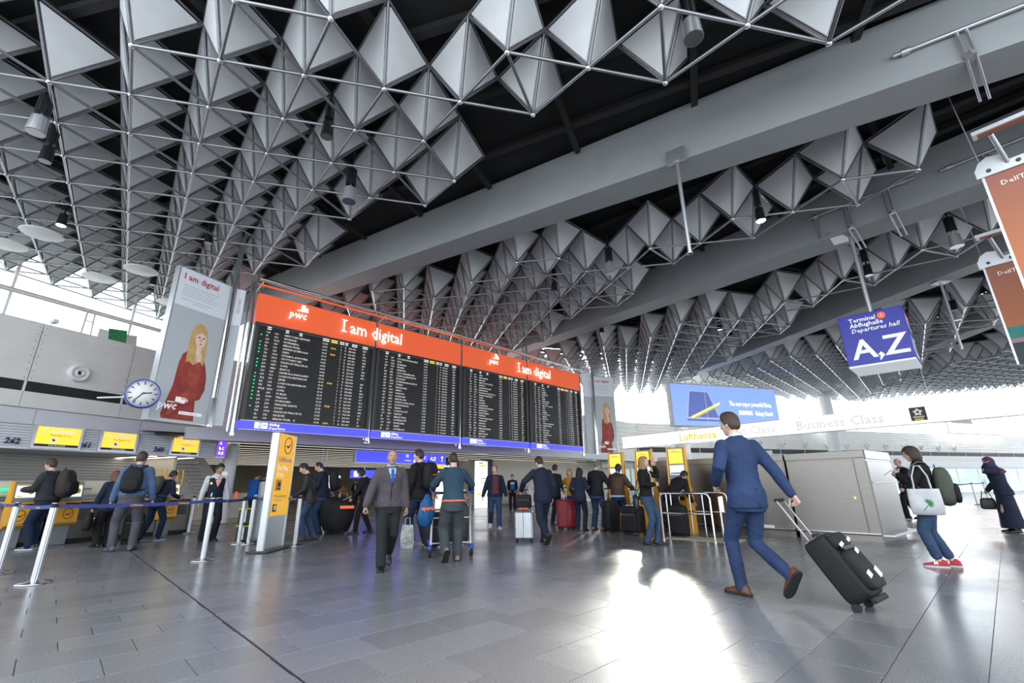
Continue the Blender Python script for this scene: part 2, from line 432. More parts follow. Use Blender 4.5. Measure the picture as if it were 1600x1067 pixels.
for q in tl[:300]:
    b = MB(); tile(b, q); b.f = [tuple(reversed(f)) for f in b.f]; b.obj('floor_tile', 'granite', FLOOR)
b = MB()
for q in tl[300:]: tile(b, q)
b.f = [tuple(reversed(f)) for f in b.f]
tag(b.obj('floor_tiles', 'granite', FLOOR), kind='stuff')

# ---------------------------------------------------------------- walls: clad gallery fronts around the hall
def frame_of(az, D):
    n = Vector((math.cos(R(az)), -math.sin(R(az)), 0)); u = azv(az)
    return lambda uu, z, back=0.0: u*uu-n*(D+back)+Vector((0, 0, z))
def wall_panels(F, u0, u1, z0, z1, w, parent, ribs=7, phase=0.0):
    """cladding sheets, each a part, with shallow horizontal steps and button-head rivets"""
    u = u0-phase; cache = {}
    while u < u1-.01:
        a, b_ = max(u, u0), min(u+w, u1)
        if b_-a > .1:
            b = MB(); rg = []
            for i in range(ribs):
                za, zb = z0+(z1-z0)*i/ribs, z0+(z1-z0)*(i+1)/ribs
                rg += [(za, 0), (za+(zb-za)*.78, -.018), (zb, .0)]
            for i in range(len(rg)-1):
                (za, da), (zb, db) = rg[i], rg[i+1]
                if abs(za-zb) < 1e-5 and abs(da-db) < 1e-5: continue
                b.quad(F(a+.008, za, da), F(b_-.008, za, da), F(b_-.008, zb, db), F(a+.008, zb, db))
            b.quad(F(a+.008, z0, 0), F(a+.008, z1, 0), F(a+.008, z1, .06), F(a+.008, z0, .06)); b.quad(F(b_-.008, z0, 0), F(b_-.008, z0, .06), F(b_-.008, z1, .06), F(b_-.008, z1, 0))
            for uu in (a+.07, b_-.07):
                for i in range(ribs):
                    c = F(uu, z0+(z1-z0)*(i+.4)/ribs, -.016); b.lathe([(.016, 0), (.012, .008), (.001, .01)], c, 6, 1, axis=(F(0, 0, -1)-F(0, 0, 0)))
            b.obj('wall_panel', ['wallpanel', 'textgrey'], parent)
        u += w
def box_between(b, F, u0, u1, z0, z1, b0, b1, mi=0):
    """box in wall coordinates"""
    vs = [F(u, z, k) for z in (z0, z1) for k in (b0, b1) for u in (u0, u1)]
    return b.add(vs, [(0, 2, 3, 1), (4, 5, 7, 6), (0, 1, 5, 4), (2, 6, 7, 3), (0, 4, 6, 2), (1, 3, 7, 5)], mi)
FL = frame_of(22, 16.0); FM = frame_of(45, 17.8); FR = frame_of(70, 29.76)
# left gallery front
wl_ = MB()
box_between(wl_, FL, 1, 12.4, 3.22, 5.47, .05, .30)
wl_o = tag(wl_.obj('wall_left', 'wallpanel'), kind='structure')
wall_panels(FL, 1.5, 12.4, 3.9, 5.47, 2.22, wl_o, 8, -.01)
b = MB(); box_between(b, FL, 1.5, 12.4, 3.63, 3.9, .035, .05); b.obj('dark_band', 'black', wl_o)
for u in np.arange(1.5, 12.4, 2.22): b = MB(); box_between(b, FL, u-.02, u+.02, 3.63, 3.9, -.01, .06); b.obj('band_post', 'white', wl_o)
for u in np.arange(1.5, 12.3, 2.22): b = MB(); box_between(b, FL, u+.006, min(u+2.214, 12.4), 3.23, 3.63, -.02, .05); b.obj('lower_panel', 'wallpanel', wl_o)
# middle gallery front, behind the departure board
wm = MB(); box_between(wm, FM, 3.6, 30.6, 3.1, 5.47, .05, .35); wm_o = tag(wm.obj('wall_middle', 'wallpanel'), kind='structure')
wall_panels(FM, 3.6, 30.6, 3.1, 5.47, 2.25, wm_o, 8)
b = MB(); box_between(b, FM, 3.0, 31.5, 2.7, 3.08, -.12, .3); tag(b.obj('trim_1', 'fasciapanel'), kind='structure')
# right gallery front
wr = MB(); box_between(wr, FR, 16, 92, 2.9, 5.6, .05, .4); wr_o = tag(wr.obj('wall_right', 'wallpanel'), kind='structure')
wall_panels(FR, 18, 90, 3.8, 5.6, 2.85, wr_o, 8, .2)
b = MB(); box_between(b, FR, 17.5, 91, 3.42, 3.8, .02, .05); b.obj('dark_band', 'black', wr_o)
for u in np.arange(18, 90, 2.85): b = MB(); box_between(b, FR, u-.02, u+.02, 3.42, 3.8, -.01, .06); b.obj('band_post', 'white', wr_o)
b = MB(); box_between(b, FR, 17.5, 91, 2.75, 3.42, -.05, .1); b.obj('lower_panel', 'wallpanel', wr_o)
b = MB(); box_between(b, FR, 17.5, 91, 2.3, 2.75, -.15, .3); tag(b.obj('trim_2', 'fasciapanel'), kind='structure')
# gallery decks and the glazing behind them
for i, (F, u0, u1, d) in enumerate(((FL, -4, 13.5, 4.3), (FM, 2.5, 32, 5.8), (FR, 15, 95, 3.6))):
    b = MB(); box_between(b, F, u0, u1, 5.30, 5.44, .3, d+.3); tag(b.obj('trim_%d' % (i+3), 'fasciapanel'), kind='structure')
    n = max(2, int((u1-u0)/3.0)); b = MB()
    for j in range(n+1):
        u = u0+(u1-u0)*j/n; box_between(b, F, u-.035, u+.035, 5.44, 9.5, d-.05, d+.05)
    for z in (5.5, 9.45): box_between(b, F, u0, u1, z-.05, z+.05, d-.05, d+.05)
    wo = tag(b.obj('window_%d' % (i+1), 'white'), kind='structure')
    for j in range(n):
        a, c = u0+(u1-u0)*j/n+.04, u0+(u1-u0)*(j+1)/n-.04
        p = MB(); box_between(p, F, a, c, 5.55, 9.4, d-.006, d+.006); p.obj('pane', 'pane', wo)

# ---------------------------------------------------------------- departure board
M['red'] = mat('orange_red_lit_panel', (.82, .12, .04), .4, 0, .05, .8, emit=(1, .17, .06), estr=.20)
M['boardblack'] = mat('black_flap_display', (.022, .023, .024), .45, 0, .25, 14)
M['boardframe'] = mat('dark_grey_board_frame', (.085, .083, .08), .45, .3, .06, 4)
M['flap'] = mat('flap_grid', (.04, .041, .042), .5)
M['flaptext'] = glow('white_flap_text', (.95, .95, .92), .5)
M['ambertext'] = glow('amber_flap_text', (1, .60, .06), .9)
M['greenled'] = glow('green_led', (.02, .9, .25), 1.1)
BRD = thing('departure_board', 'long black flap-display departure board in four sections under an orange-red band', 'board', (-7.92, 13.18, 0), azr(44.8))
XU, ZU = (1, 0, 0), (0, 0, 1)
b = MB(); b.box((8.25, .10, 6.55), (16.5, .22, .96)); b.obj('red_band', 'red', BRD)
ROW0, ROWD = 5.79, (5.79-3.15)/24
T1 = """UA|961|NEW YORK-NEWARK|13:45||1|B|930-936|B27
FI|521|REYKJAVIK|13:30|14:10|2|E|380-381|E2
LH|3672|NUERNBERG|14:00||1|A|260-461|A21
LH|198|BERLIN-TEGEL|14:05|15:00|1|A|380-383|A15
RJ|126|AMMAN-QUEEN ALIA|14:10||2|E|260-461|A38
OS|124|WIEN|14:15||1|B|383-073|B25
TK|1592|ISTANBUL-ATATUERK|14:20||1|B|260-461|71
LH|2416|STUTTGART HBF|14:25||1|A|260-461|A34
LH|1152|PALMA DE MALLORCA|14:30||1|A|260-461|B23
LH|1430|SOFIA|14:40||1|A|260-461|B32
BM|1826|BRISTOL|14:45||1|A|260-461|
LH|020|HAMBURG-ANNULLIERT|15:00||1|A|852-854|B41
LH|910|LONDON-HEATHROW|15:05|15:40|2|E|902-910|B2
XQ|971|IZMIR|15:05||1|E|260-461|B6
BA|905|LONDON-HEATHROW|15:10||2|E|852-852|B24
MS|786|KAIRO|15:10||1|B|904-905|B17
W2Z|4330|SOFIA|15:15||2|D|941-942|D7
EI|655|DUBLIN|15:15||2|E|260-461|D10
FR|4100|MALAGA|15:20||1|E|260-461|A11
LH|110|MUENCHEN|15:20|15:40|1|A|734-741|A10
LH|274|MAILAND-LINATE|15:25||1|A|752-785|B42
QR|068|DOHA|15:25||1|C|902-904|D7
DE|1504|PALMA DE MALLORCA|15:30||2|C|260-461|B1
IA|232|BAGDAD|15:30||2|E|982-984|D
LH|190|BERLIN-TEGEL   G|15:30|16:00|1|A|260-461|A1"""
def mk(cities, seed):
    r = random.Random(seed); out = []
    for i, c in enumerate(cities):
        out.append('%s|%d|%s|%02d:%02d||1|%s|260-461|%s%d' % (r.choice(['LH', 'LH', 'LH', 'OU', 'JP', 'DE', 'EW', 'AF']), r.randint(60, 1899), c, 15+seed//2+i//13, (i*5) % 60//5*5, r.choice('AAAB'), r.choice('AB'), r.randint(1, 58)))
    return '\n'.join(out)
C2 = 'STOCKHOLM-ARLANDA,RIGA,LJUBLJANA,MADRID,HAMBURG,OSLO-GARDERMOEN,LONDON-HEATHROW,BUDAPEST,KOPENHAGEN-KASTRUP,DUBLIN,BARCELONA,BILBAO,VALENCIA,KOELN HBF,BARCELONA,PALMA DE MALLORCA,ROM-FIUMICINO,NEAPEL,LONDON-CITY,KRAKAU,BERLIN-TEGEL,DUESSELDORF,MUENCHEN,TRIEST,GOETEBORG'.split(',')
C3 = 'GENF,MANCHESTER,BRUESSEL,PARIS CH. DE GAULLE,ZUERICH,DUESSELDORF HBF,BIRMINGHAM,MOSKAU-DOMODEDOVO,MAILAND-MALPENSA,TURIN,VENEDIG,FLORENZ,CASABLANCA,FRANKFURT-SPRINTER,AMSTERDAM,LEIPZIG EXPERT,MARSEILLE,TOULOUSE-BLAGNAC,WARSCHAU,LISSABON,BOLOGNA,FRIEDRICHSHAFEN,CATANIA,BERLIN-TEGEL,BUDAPEST'.split(',')
C4 = 'BASEL,POSEN,HELSINKI,HANNOVER,PRAG,NIZZA,LEIPZIG-HALLE,STUTTGART,PARIS CH. D. GAULLE,WIEN,GRAZ,DRESDEN,LONDON-CITY,BREMEN,RZESZOW,OSLO,LONDON-HEATHROW,HAMBURG-MESSE,TOKIO,BARCELONA,NEU DELHI,SAN FRANCISCO,DUBAI,TEL AVIV,NUERNBERG'.split(',')
SECT = [(0.0, 4.03, T1), (4.12, 8.06, mk(C2, 2)), (8.20, 12.18, mk(C3, 4)), (12.32, 16.42, mk(C4, 6))]
for si, (x0, x1, rowsrc) in enumerate(SECT):
    w = x1-x0; sc = w/4.0
    b = MB()
    for c, d in (((x0+w/2, 0, 6.0), (w, .2, .12)), ((x0+w/2, 0, 3.07), (w, .2, .05)), ((x0+.05, 0, 4.53), (.1, .2, 2.9)), ((x1-.05, 0, 4.53), (.1, .2, 2.9))): b.box(c, d)
    sec = b.obj('section_frame', 'boardframe', BRD)
    b = MB(); b.box((x0+w/2, .02, 4.53), (w-.18, .1, 2.9), mi=0)
    for k in range(26): b.box((x0+w/2, -.032, ROW0-.035-ROWD*(k-.5)), (w-.2, .004, .006), mi=1)
    for xx in np.arange(x0+.3, x1-.15, .094*sc): b.box((xx, -.032, 4.48), (.004, .004, 2.7), mi=1)
    b.obj('flap_display', ['boardblack', 'flap'], BRD)
    rr = [q.split('|') for q in rowsrc.split('\n')]
    for ci, (cx, m, fs) in enumerate(((.33, 'flaptext', 1), (.57, 'flaptext', 1), (.86, 'flaptext', 1), (2.07, 'flaptext', 1), (2.36, 'ambertext', 1), (2.71, 'flaptext', 1), (2.86, 'flaptext', 1), (2.99, 'flaptext', 1), (3.53, 'flaptext', 1))):
        t = '\n'.join(q[ci] if q[ci] else ' ' for q in rr)
        if not t.strip(): continue
        o = text('flap_lettering', t, .082, m, sec, (x0+cx*sc, -.105, ROW0-.03), XU, sx=1.0, ls=ROWD/.082); o['kind'] = 'stuff'
    hd = MB()
    for hx, hw, mi in ((.34, .12, 0), (.88, .10, 0), (1.3, .1, 0), (2.07, .22, 0), (2.36, .22, 1), (2.66, .16, 0), (2.86, .1, 0), (3.1, .2, 0), (3.5, .2, 0)):
        for dz in (0, .06): hd.box((x0+(hx+hw/2)*sc, -.105, 5.985-.03-dz), (hw*sc, .004, .03), mi=mi)
    tag(hd.obj('column_headings', ['flaptext', 'ambertext'], sec), kind='stuff')
    if si == 0:
        for k in (1, 3, 4, 5, 6, 8, 9, 10, 12, 13, 14, 15, 16, 17, 18, 19, 21):
            b = MB(); b.box((x0+.2, -.1, ROW0-ROWD*k), (.03, .01, .03)); b.obj('green_lamp', 'greenled', sec)
    # blue strip below
    b = MB(); b.box((x0+w/2, 0, 2.915), (w, .2, .27)); st = b.obj('blue_strip', 'bluelit', BRD)
    b = MB(); b.box((x0+w/2, -.02, 3.045), (w, .2, .015)); b.box((x0+w/2, -.02, 2.785), (w, .2, .015)); b.obj('strip_edge', 'alu', st)
    b = MB()
    for kx in (.40, .59): b.box((x0+kx*sc+.08, -.103, 2.925), (.165, .006, .17))
    b.obj('pictogram_tiles', 'whitelit', st)
    b = MB()
    b.box((x0+.42*sc+.1, -.108, 2.90), (.03, .004, .09)); b.ell((x0+.42*sc+.1, -.108, 2.975), (.02, .003, .02), n=8); b.box((x0+.44*sc+.125, -.108, 2.87), (.02, .004, .05))
    b.prism([(-.06, -.02), (.05, .02), (.07, .045), (.05, .05), (-.06, .0)], (x0+.59*sc+.08, -.105, 2.92), XU, ZU, .004); b.prism([(-.02, 0), (.01, 0), (-.02, .055), (-.04, .055)], (x0+.59*sc+.08, -.105, 2.925), XU, ZU, .004)
    b.obj('pictogram', 'bluelit', st)
    text('caption', 'Abflug', .115, 'whitelit', st, (x0+.77*sc+.02, -.105, 2.935), XU)
    text('caption', 'Departures', .10, 'whitelit', st, (x0+.77*sc+.02, -.105, 2.835), XU, shear=.25)
# advertising lettering on the band
for px_, tx in ((.91, 2.69), (9.65, 11.5)):
    text('logo_lettering', 'pwc', .33, 'whitelit', BRD, (px_, -.115, 6.46), XU, bold=.008, shear=.12)
    b = MB()
    for cx, cz, w, h in ((.30, 6.735, .14, .035), (.42, 6.83, .13, .22), (.53, 6.79, .09, .14), (.47, 6.74, .25, .04)): b.box((px_+cx, -.112, cz), (w, .006, h))
    b.obj('logo_blocks', 'whitelit', BRD)
    # serif lettering: block serifs added to the stems
    o = text('slogan_lettering', 'I am digital', .62, 'whitelit', BRD, (tx, -.115, 6.36), XU, bold=.006, sx=.90)
    for z in (6.375, 6.79): b = MB(); b.box((tx+.09, -.113, z), (.2, .006, .035)); b.obj('slogan_serif', 'whitelit', BRD)
# chrome posts up to the roof and the light rail hung in front
for x, zt in ((-.12, 8.6), (4.075, 8.6), (8.13, 8.6), (12.25, 8.6), (16.55, 8.6)):
    b = MB(); b.tube((x, .02, 2.66), (x, .02, zt), .055, n=12); b.tube((x-.11, .12, 2.72), (x-.11, .12, zt), .035, n=8); b.tube((x, .02, 2.6), (x, .02, 2.68), .075, n=12)
    b.tube((x, .0, 7.02), (x, -.72, 7.16), .02, n=6)
    b.obj('chrome_post', 'chrome', BRD)
b = MB(); b.tube((-.25, -.72, 7.2), (16.6, -.72, 7.0), .05, n=10); b.box((8.2, -.66, 7.04), (16.9, .04, .05), mi=1); b.obj('light_rail', ['chrome', 'red'], BRD)
b = MB(); b.ell((3.95, -.1, 2.60), (.09, .09, .09), n=12); b.tube((3.95, -.1, 2.66), (3.95, -.1, 2.76), .05, n=10); tag(b.obj('dome_camera', 'alu', None, BRD.location, azr(44.8)), 'small silver dome camera under the departure board', 'camera')

# ---------------------------------------------------------------- the two tall advertising panels at the ends of the board
M['posterpale'] = mat('pale_grey_poster', (.62, .66, .72), .35, emit=(.62, .68, .76), estr=.12)
M['postergrey'] = mat('grey_poster_background', (.42, .45, .48), .35, emit=(.42, .46, .5), estr=.10)
M['posterred'] = mat('red_wool_print', (.34, .045, .032), .5, 0, .35, 3)
M['posterredlight'] = mat('lighter_red_wool_print', (.45, .07, .05), .5, 0, .3, 5)
M['posterhair'] = mat('blond_hair_print', (.52, .33, .13), .5, 0, .4, 9, aniso=(6, 1, .5), emit=(.5, .3, .12), estr=.10)
M['posterskin'] = mat('pale_skin_print', (.72, .52, .43), .5, 0, .12, 5, emit=(.7, .5, .42), estr=.10)
M['posterlip'] = mat('lip_print', (.55, .16, .14), .5)
M['posterdark'] = mat('dark_print', (.05, .03, .03), .5)
M['redtext'] = mat('red_lettering', (.55, .03, .03), .5)
def ellp(cx, cy, rx, ry, n=18, a0=0): return [(cx+rx*math.cos(2*PI*k/n+a0), cy+ry*math.sin(2*PI*k/n+a0)) for k in range(n)]
def poster(name, label, loc, az, w, z0, z1, side_w, side_az, sidefirst):
    T = thing(name, label, 'advertising panel', (loc[0], loc[1], 0), azr(az), group=None)
    h = z1-z0
    b = MB(); b.box((w/2, .12, z0+h/2), (w+.06, .2, h+.06)); b.obj('light_box', 'alu', T)
    F = lambda fx, fz: (fx*w, z1-fz*h)
    fl = lambda poly, m, nm, d: MB().prism([F(*p) for p in poly], (0, .02-d, 0), XU, ZU, .002).obj(nm, m, T)
    fl([(0, 1), (1, 1), (1, .26), (0, .26)], 'postergrey', 'print_background', .004)
    fl([(0, .26), (1, .26), (1, 0), (0, 0)], 'posterpale', 'print_headline_area', .004)
    fl([(.30, .63), (.34, .57), (.42, .54), (.55, .535), (.70, .55), (.79, .62), (.85, .70), (.86, .78), (.80, .845), (.72, .86), (.74, .925), (.76, .99), (.20, .99), (.17, .965), (.22, .88), (.28, .78), (.29, .70)], 'posterred', 'printed_coat', .007)
    fl([(.52, .60), (.66, .585), (.74, .66), (.70, .75), (.60, .78), (.50, .74), (.48, .66)], 'posterredlight', 'printed_sleeve', .010)
    fl([(.40, .845), (.56, .80), (.70, .81), (.72, .84), (.60, .85), (.48, .87), (.34, .955), (.26, .97), (.30, .90)], 'posterredlight', 'printed_coat_fold', .010)
    fl([(.41, .62), (.40, .50), (.42, .41), (.47, .36), (.55, .34), (.64, .35), (.71, .39), (.74, .46), (.75, .55), (.74, .625), (.66, .60), (.55, .63), (.47, .61)], 'posterhair', 'printed_hair', .013)
    fl(ellp(.605, .445, .105, .062), 'posterskin', 'printed_face', .016)
    fl([(.55, .49), (.66, .49), (.64, .56), (.56, .56)], 'posterskin', 'printed_neck', .0155)
    fl([(.49, .43), (.47, .38), (.55, .355), (.64, .36), (.71, .41), (.705, .43), (.62, .405), (.55, .41)], 'posterhair', 'printed_fringe', .019)
    for ex in (.565, .655): fl(ellp(ex, .437, .022, .0045, 10), 'posterdark', 'printed_eye', .019)
    fl(ellp(.615, .482, .026, .0055, 10), 'posterlip', 'printed_mouth', .019)
    fl([(.605, .437), (.628, .463), (.605, .466)], 'posterlip', 'printed_nose', .0185)
    fl([(.58, .575), (.60, .545), (.66, .54), (.69, .565), (.67, .60), (.60, .605)], 'posterskin', 'printed_hand', .019)
    fl([(.46, .862), (.50, .845), (.60, .86), (.58, .875), (.50, .88)], 'posterskin', 'printed_hand', .019)
    text('headline', 'I am digital', .235, 'redtext', T, (.07*w, 0, z1-.075*h), XU, sx=.92, bold=.003)
    b = MB()
    for k in range(7):
        b.box((w*(.46-.03*(k % 3)), .012, z1-h*(.115+.017*k+(.01 if k > 4 else 0))), (w*(.72-.06*(k % 3) if k != 6 else .3), .003, .012))
    b.obj('small_print', 'textgrey', T)
    text('logo_lettering', 'pwc', .26, 'textwhite', T, (.09*w, -.002, z1-.93*h), XU, bold=.006, shear=.12)
    b = MB()
    for cx, cz, ww, hh in ((.30, .885, .12, .02), (.42, .865, .10, .13), (.50, .875, .08, .09)): b.box((cx*w, 0, z1-cz*h), (ww*w, .004, hh)); 
    b.obj('logo_blocks', 'textwhite', T)
    b = MB(); b.box((.68*w, 0, z1-.945*h), (.42*w, .004, .075)); b.obj('slogan_label', 'textwhite', T)
    text('slogan_label_print', 'digital drive differently', .05, 'redtext', T, (.49*w, -.003, z1-.95*h), XU, sx=.95)
    # return panel turned towards the board, and a chrome corner post
    cx0 = -.06 if sidefirst else w+.06
    d = R(az-side_az); dv = Vector((math.cos(d), math.sin(d), 0))
    p0 = Vector((cx0, .06, 0))-(dv*side_w if sidefirst else Vector())
    q0 = p0+dv*side_w; nb = Vector((-dv.y, dv.x, 0))*.08
    b = MB(); b.rings([[p0+Vector((0, 0, z)), q0+Vector((0, 0, z)), q0+nb+Vector((0, 0, z)), p0+nb+Vector((0, 0, z))] for z in (z0, z0+h*.72)], 0, False)
    b.obj('return_panel', 'postergrey', T)
    b = MB(); b.rings([[p0+Vector((0, 0, z)), q0+Vector((0, 0, z)), q0+nb+Vector((0, 0, z)), p0+nb+Vector((0, 0, z))] for z in (z0+h*.72, z1)], 0, False)
    b.obj('return_panel_top', 'posterpale', T)
    b = MB(); b.tube((cx0, -.02, z0-.05), (cx0, -.02, z1+2.2), .06, n=12); b.tube((cx0+.1, .03, z0-.05), (cx0+.1, .03, z1+2.2), .04, n=8); b.box((cx0, -.06, z0+.35), (.11, .05, .7)); b.obj('chrome_post', 'chrome', T)
    text('return_panel_print', 'pwc.com', .12, 'redtext', T, tuple(p0+dv*side_w*.62+Vector((0, 0, z1-.3))-nb*.05), (0, 0, -1), tuple(dv))
poster('advertising_panel', 'tall pale advertising panel with a woman in red, beside the blue clock', (-8.43, 10.52), 21.5, 1.37, 2.74, 6.62, .36, 52, False)
poster('advertising_panel', 'tall pale advertising panel at the far end of the departure board', (4.58, 25.47), 70, 1.32, 2.75, 7.05, .7, 50, True)

# station clock on a bracket beside the panel
CK = thing('station_clock', 'round white-faced station clock in a blue drum beside the tall advertising panel', 'clock', (-8.20, 9.93, 3.17), R(40))
CK.scale = (.84, .84, .84)
fx = Vector((0, -1, 0))
M['clockblue'] = mat('clock_case_blue', (.02, .07, .42), .25, 0, .04, 6, coat=.4)
b = MB(); b.lathe([(.02, -.19), (.35, -.19), (.375, -.17), (.375, .17), (.36, .19), (.345, .19), (.345, .165), (.02, .165)], (0, 0, 0), 36, 0, axis=(0, -1, 0)); b.obj('case', 'clockblue', CK)
b = MB(); b.lathe([(.02, .167), (.343, .167), (.343, .171), (.02, .171)], (0, 0, 0), 36, 0, axis=(0, -1, 0)); fc = b.obj('dial', 'white', CK)
for k in range(12):
    a = 2*PI*k/12; c = Vector((math.sin(a)*.275, -.175, math.cos(a)*.275)); b = MB(); b.box(c, (.024, .006, .085), Matrix.Rotation(a, 3, 'Y')); b.obj('hour_mark', 'black', fc)
b = MB()
for k in range(60):
    if k % 5: a = 2*PI*k/60; b.box((math.sin(a)*.308, -.174, math.cos(a)*.308), (.007, .004, .022), Matrix.Rotation(a, 3, 'Y'))
tag(b.obj('minute_marks', 'black', fc), kind='stuff')
for a, l, w in ((R(80), .2, .03), (R(218), .29, .022)):
    b = MB(); b.box((math.sin(a)*l*.4, -.18, math.cos(a)*l*.4), (w, .006, l*1.1), Matrix.Rotation(a, 3, 'Y')); b.obj('clock_hand', 'black', CK)
b = MB(); b.tube((.0, .05, -.05), (-.9, .9, -.05), .03, n=8); b.obj('bracket', 'alu', CK)

# ---------------------------------------------------------------- A,Z cube on its pole
CU = thing('direction_cube', 'deep blue hanging cube sign with large white A,Z', 'sign', (8.30, 9.86, 3.55), azr(135))
s = 1.15
b = MB(); b.box((0, 0, s/2), (s, s, s), bev=.01); b.obj('cube', 'blue', CU)
M['cubewhite'] = mat('white_translucent_base', (.75, .77, .80), .35, emit=(.85, .9, 1), estr=.15)
b = MB(); b.box((0, 0, -.02), (s-.01, s-.01, .04)); b.obj('light_base', 'cubewhite', CU)
b = MB(); b.tube((0, 0, s), (0, 0, 3.28), .045, n=12); b.lathe([(.1, 0), (.1, .03), (.05, .05)], (0, 0, s), 14); b.obj('pole', 'alu', CU)
b = MB(); b.box((0, 0, 3.3), (.75, .5, .04)); 
for y in (-.28, .28): b.box((0, y, 3.38), (1.15, .05, .09)); b.box((-.55, y, 3.7), (.05, .05, .7)); b.box((.55, y, 3.7), (.05, .05, .7))
b.obj('ceiling_bracket', 'alu', CU)
for side in (0, 1):
    q = Matrix.Rotation(R(90)*side, 3, 'Z'); nv = q @ Vector((0, -1, 0)); ux = q @ Vector((1, 0, 0))
    at = lambda x, z: tuple(ux*x+nv*(s/2+.004)+Vector((0, 0, z)))
    text('lettering', 'Terminal', .135, 'textwhite', CU, at(-.38, .97), ux, bold=.003)
    text('lettering', 'Abflughalle', .135, 'textwhite', CU, at(-.38, .85), ux, bold=.003)
    text('lettering', 'Departures hall', .135, 'textwhite', CU, at(-.38, .73), ux, shear=.25, bold=.002)
    text('lettering', 'A,Z', .60, 'textwhite', CU, at(-.44, .14), ux, bold=.012, sx=1.05)
    c = Vector(at(.21, 1.015)); b = MB(); b.lathe([(.075, 0), (.075, .006)], c, 20, 0, axis=nv); b.obj('number_disc', 'red', CU)
    text('lettering', '1', .11, 'textwhite', CU, tuple(c+nv*.009-ux*.025-Vector((0, 0, .04))), ux)

# other poles on the beams
b = MB(); b.tube((0, 0, 0), (0, 0, -2.0), .035, n=10); b.lathe([(.05, -2.0), (.05, -1.97)], (0, 0, 0), 10)
T = thing('hanging_pole', 'bare grey steel pole hanging from a plate on the nearest beam', 'pole', (3.13, 7.12, 6.95)); b.obj('tube', 'alu', T)
b = MB(); b.box((0, 0, .05), (.34, .05, .30), R(-35)); b.box((0, 0, -.02), (.1, .1, .12), R(-35)); b.obj('wall_plate', 'alu', T)
T = thing('hanging_pole', 'long thin grey pole hanging from the third beam, right of the blue cube', 'pole', (13.1, 12.75, 6.85)); MB().tube((0, 0, 0), (0, 0, -2.1), .035, n=10).obj('tube', 'alu', T); b = MB(); b.box((0, 0, .02), (.4, .3, .05)); b.obj('wall_plate', 'alu', T)
# cable rails clamped along the beams
def beam_rail(label, p0, p1, zdrop, arms):
    p0, p1 = Vector(p0), Vector(p1); T = thing('banner_rail', label, 'rail', p0); d = p1-p0; dn = d.normalized(); side = Vector((dn.y, -dn.x, 0))
    if side.y > 0 and side.x > 0: pass
    b = MB(); b.tube((0, 0, 0), d, .03, n=8)
    for f in (.08, .9): b.tube(d*f-dn*.05, d*f+dn*.05, .055, n=8)
    b.obj('tube', 'alu', T)
    for f in arms:
        b = MB(); q = d*f
        for e in (-.05, .05): b.box(q+dn*e+Vector((0, 0, -zdrop*.5)), (.03, .03, zdrop))
        e1 = q+Vector((0, 0, -zdrop)); e2 = e1+Vector((.62, .52, -.28))
        b.tube(e1+dn*.05, e2+dn*.05, .018, n=5); b.tube(e1-dn*.05, e2-dn*.05, .018, n=5); b.box(e1, (.1, .1, .06)); b.obj('arm', 'alu', T)
beam_rail('steel cable rail with a bent arm on the nearest beam', (5.80, 5.26, 7.22), (7.25, 4.24, 7.16), .45, (.42,))
beam_rail('steel cable rail on the second beam above the blue cube', (7.60, 10.15, 7.50), (8.72, 8.3, 7.34), .6, (.38, .75))
beam_rail('steel cable rail on the second beam above the near hanging banner', (8.95, 7.98, 7.25), (9.9, 6.3, 7.1), .5, (.35,))

# hanging banners at the right edge
M['banner'] = None
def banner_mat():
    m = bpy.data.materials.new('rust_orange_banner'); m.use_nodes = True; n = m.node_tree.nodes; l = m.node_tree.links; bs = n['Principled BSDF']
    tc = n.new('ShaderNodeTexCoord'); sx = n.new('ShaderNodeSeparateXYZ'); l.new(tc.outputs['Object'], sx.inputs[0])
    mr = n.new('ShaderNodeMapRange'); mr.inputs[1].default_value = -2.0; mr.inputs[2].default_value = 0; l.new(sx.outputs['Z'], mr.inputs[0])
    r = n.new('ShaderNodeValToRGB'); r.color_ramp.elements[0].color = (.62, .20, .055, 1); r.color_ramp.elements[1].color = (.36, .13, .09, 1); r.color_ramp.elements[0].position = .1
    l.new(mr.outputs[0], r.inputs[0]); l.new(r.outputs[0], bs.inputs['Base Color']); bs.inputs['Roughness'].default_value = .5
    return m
M['banner'] = banner_mat()
M['teal'] = mat('teal_print', (.03, .26, .22), .5, 0, .1, 4); M['pinkish'] = mat('dusty_pink_print', (.45, .24, .27), .5); M['slateblue'] = mat('dark_slate_print', (.045, .055, .075), .5, 0, .1, 4)
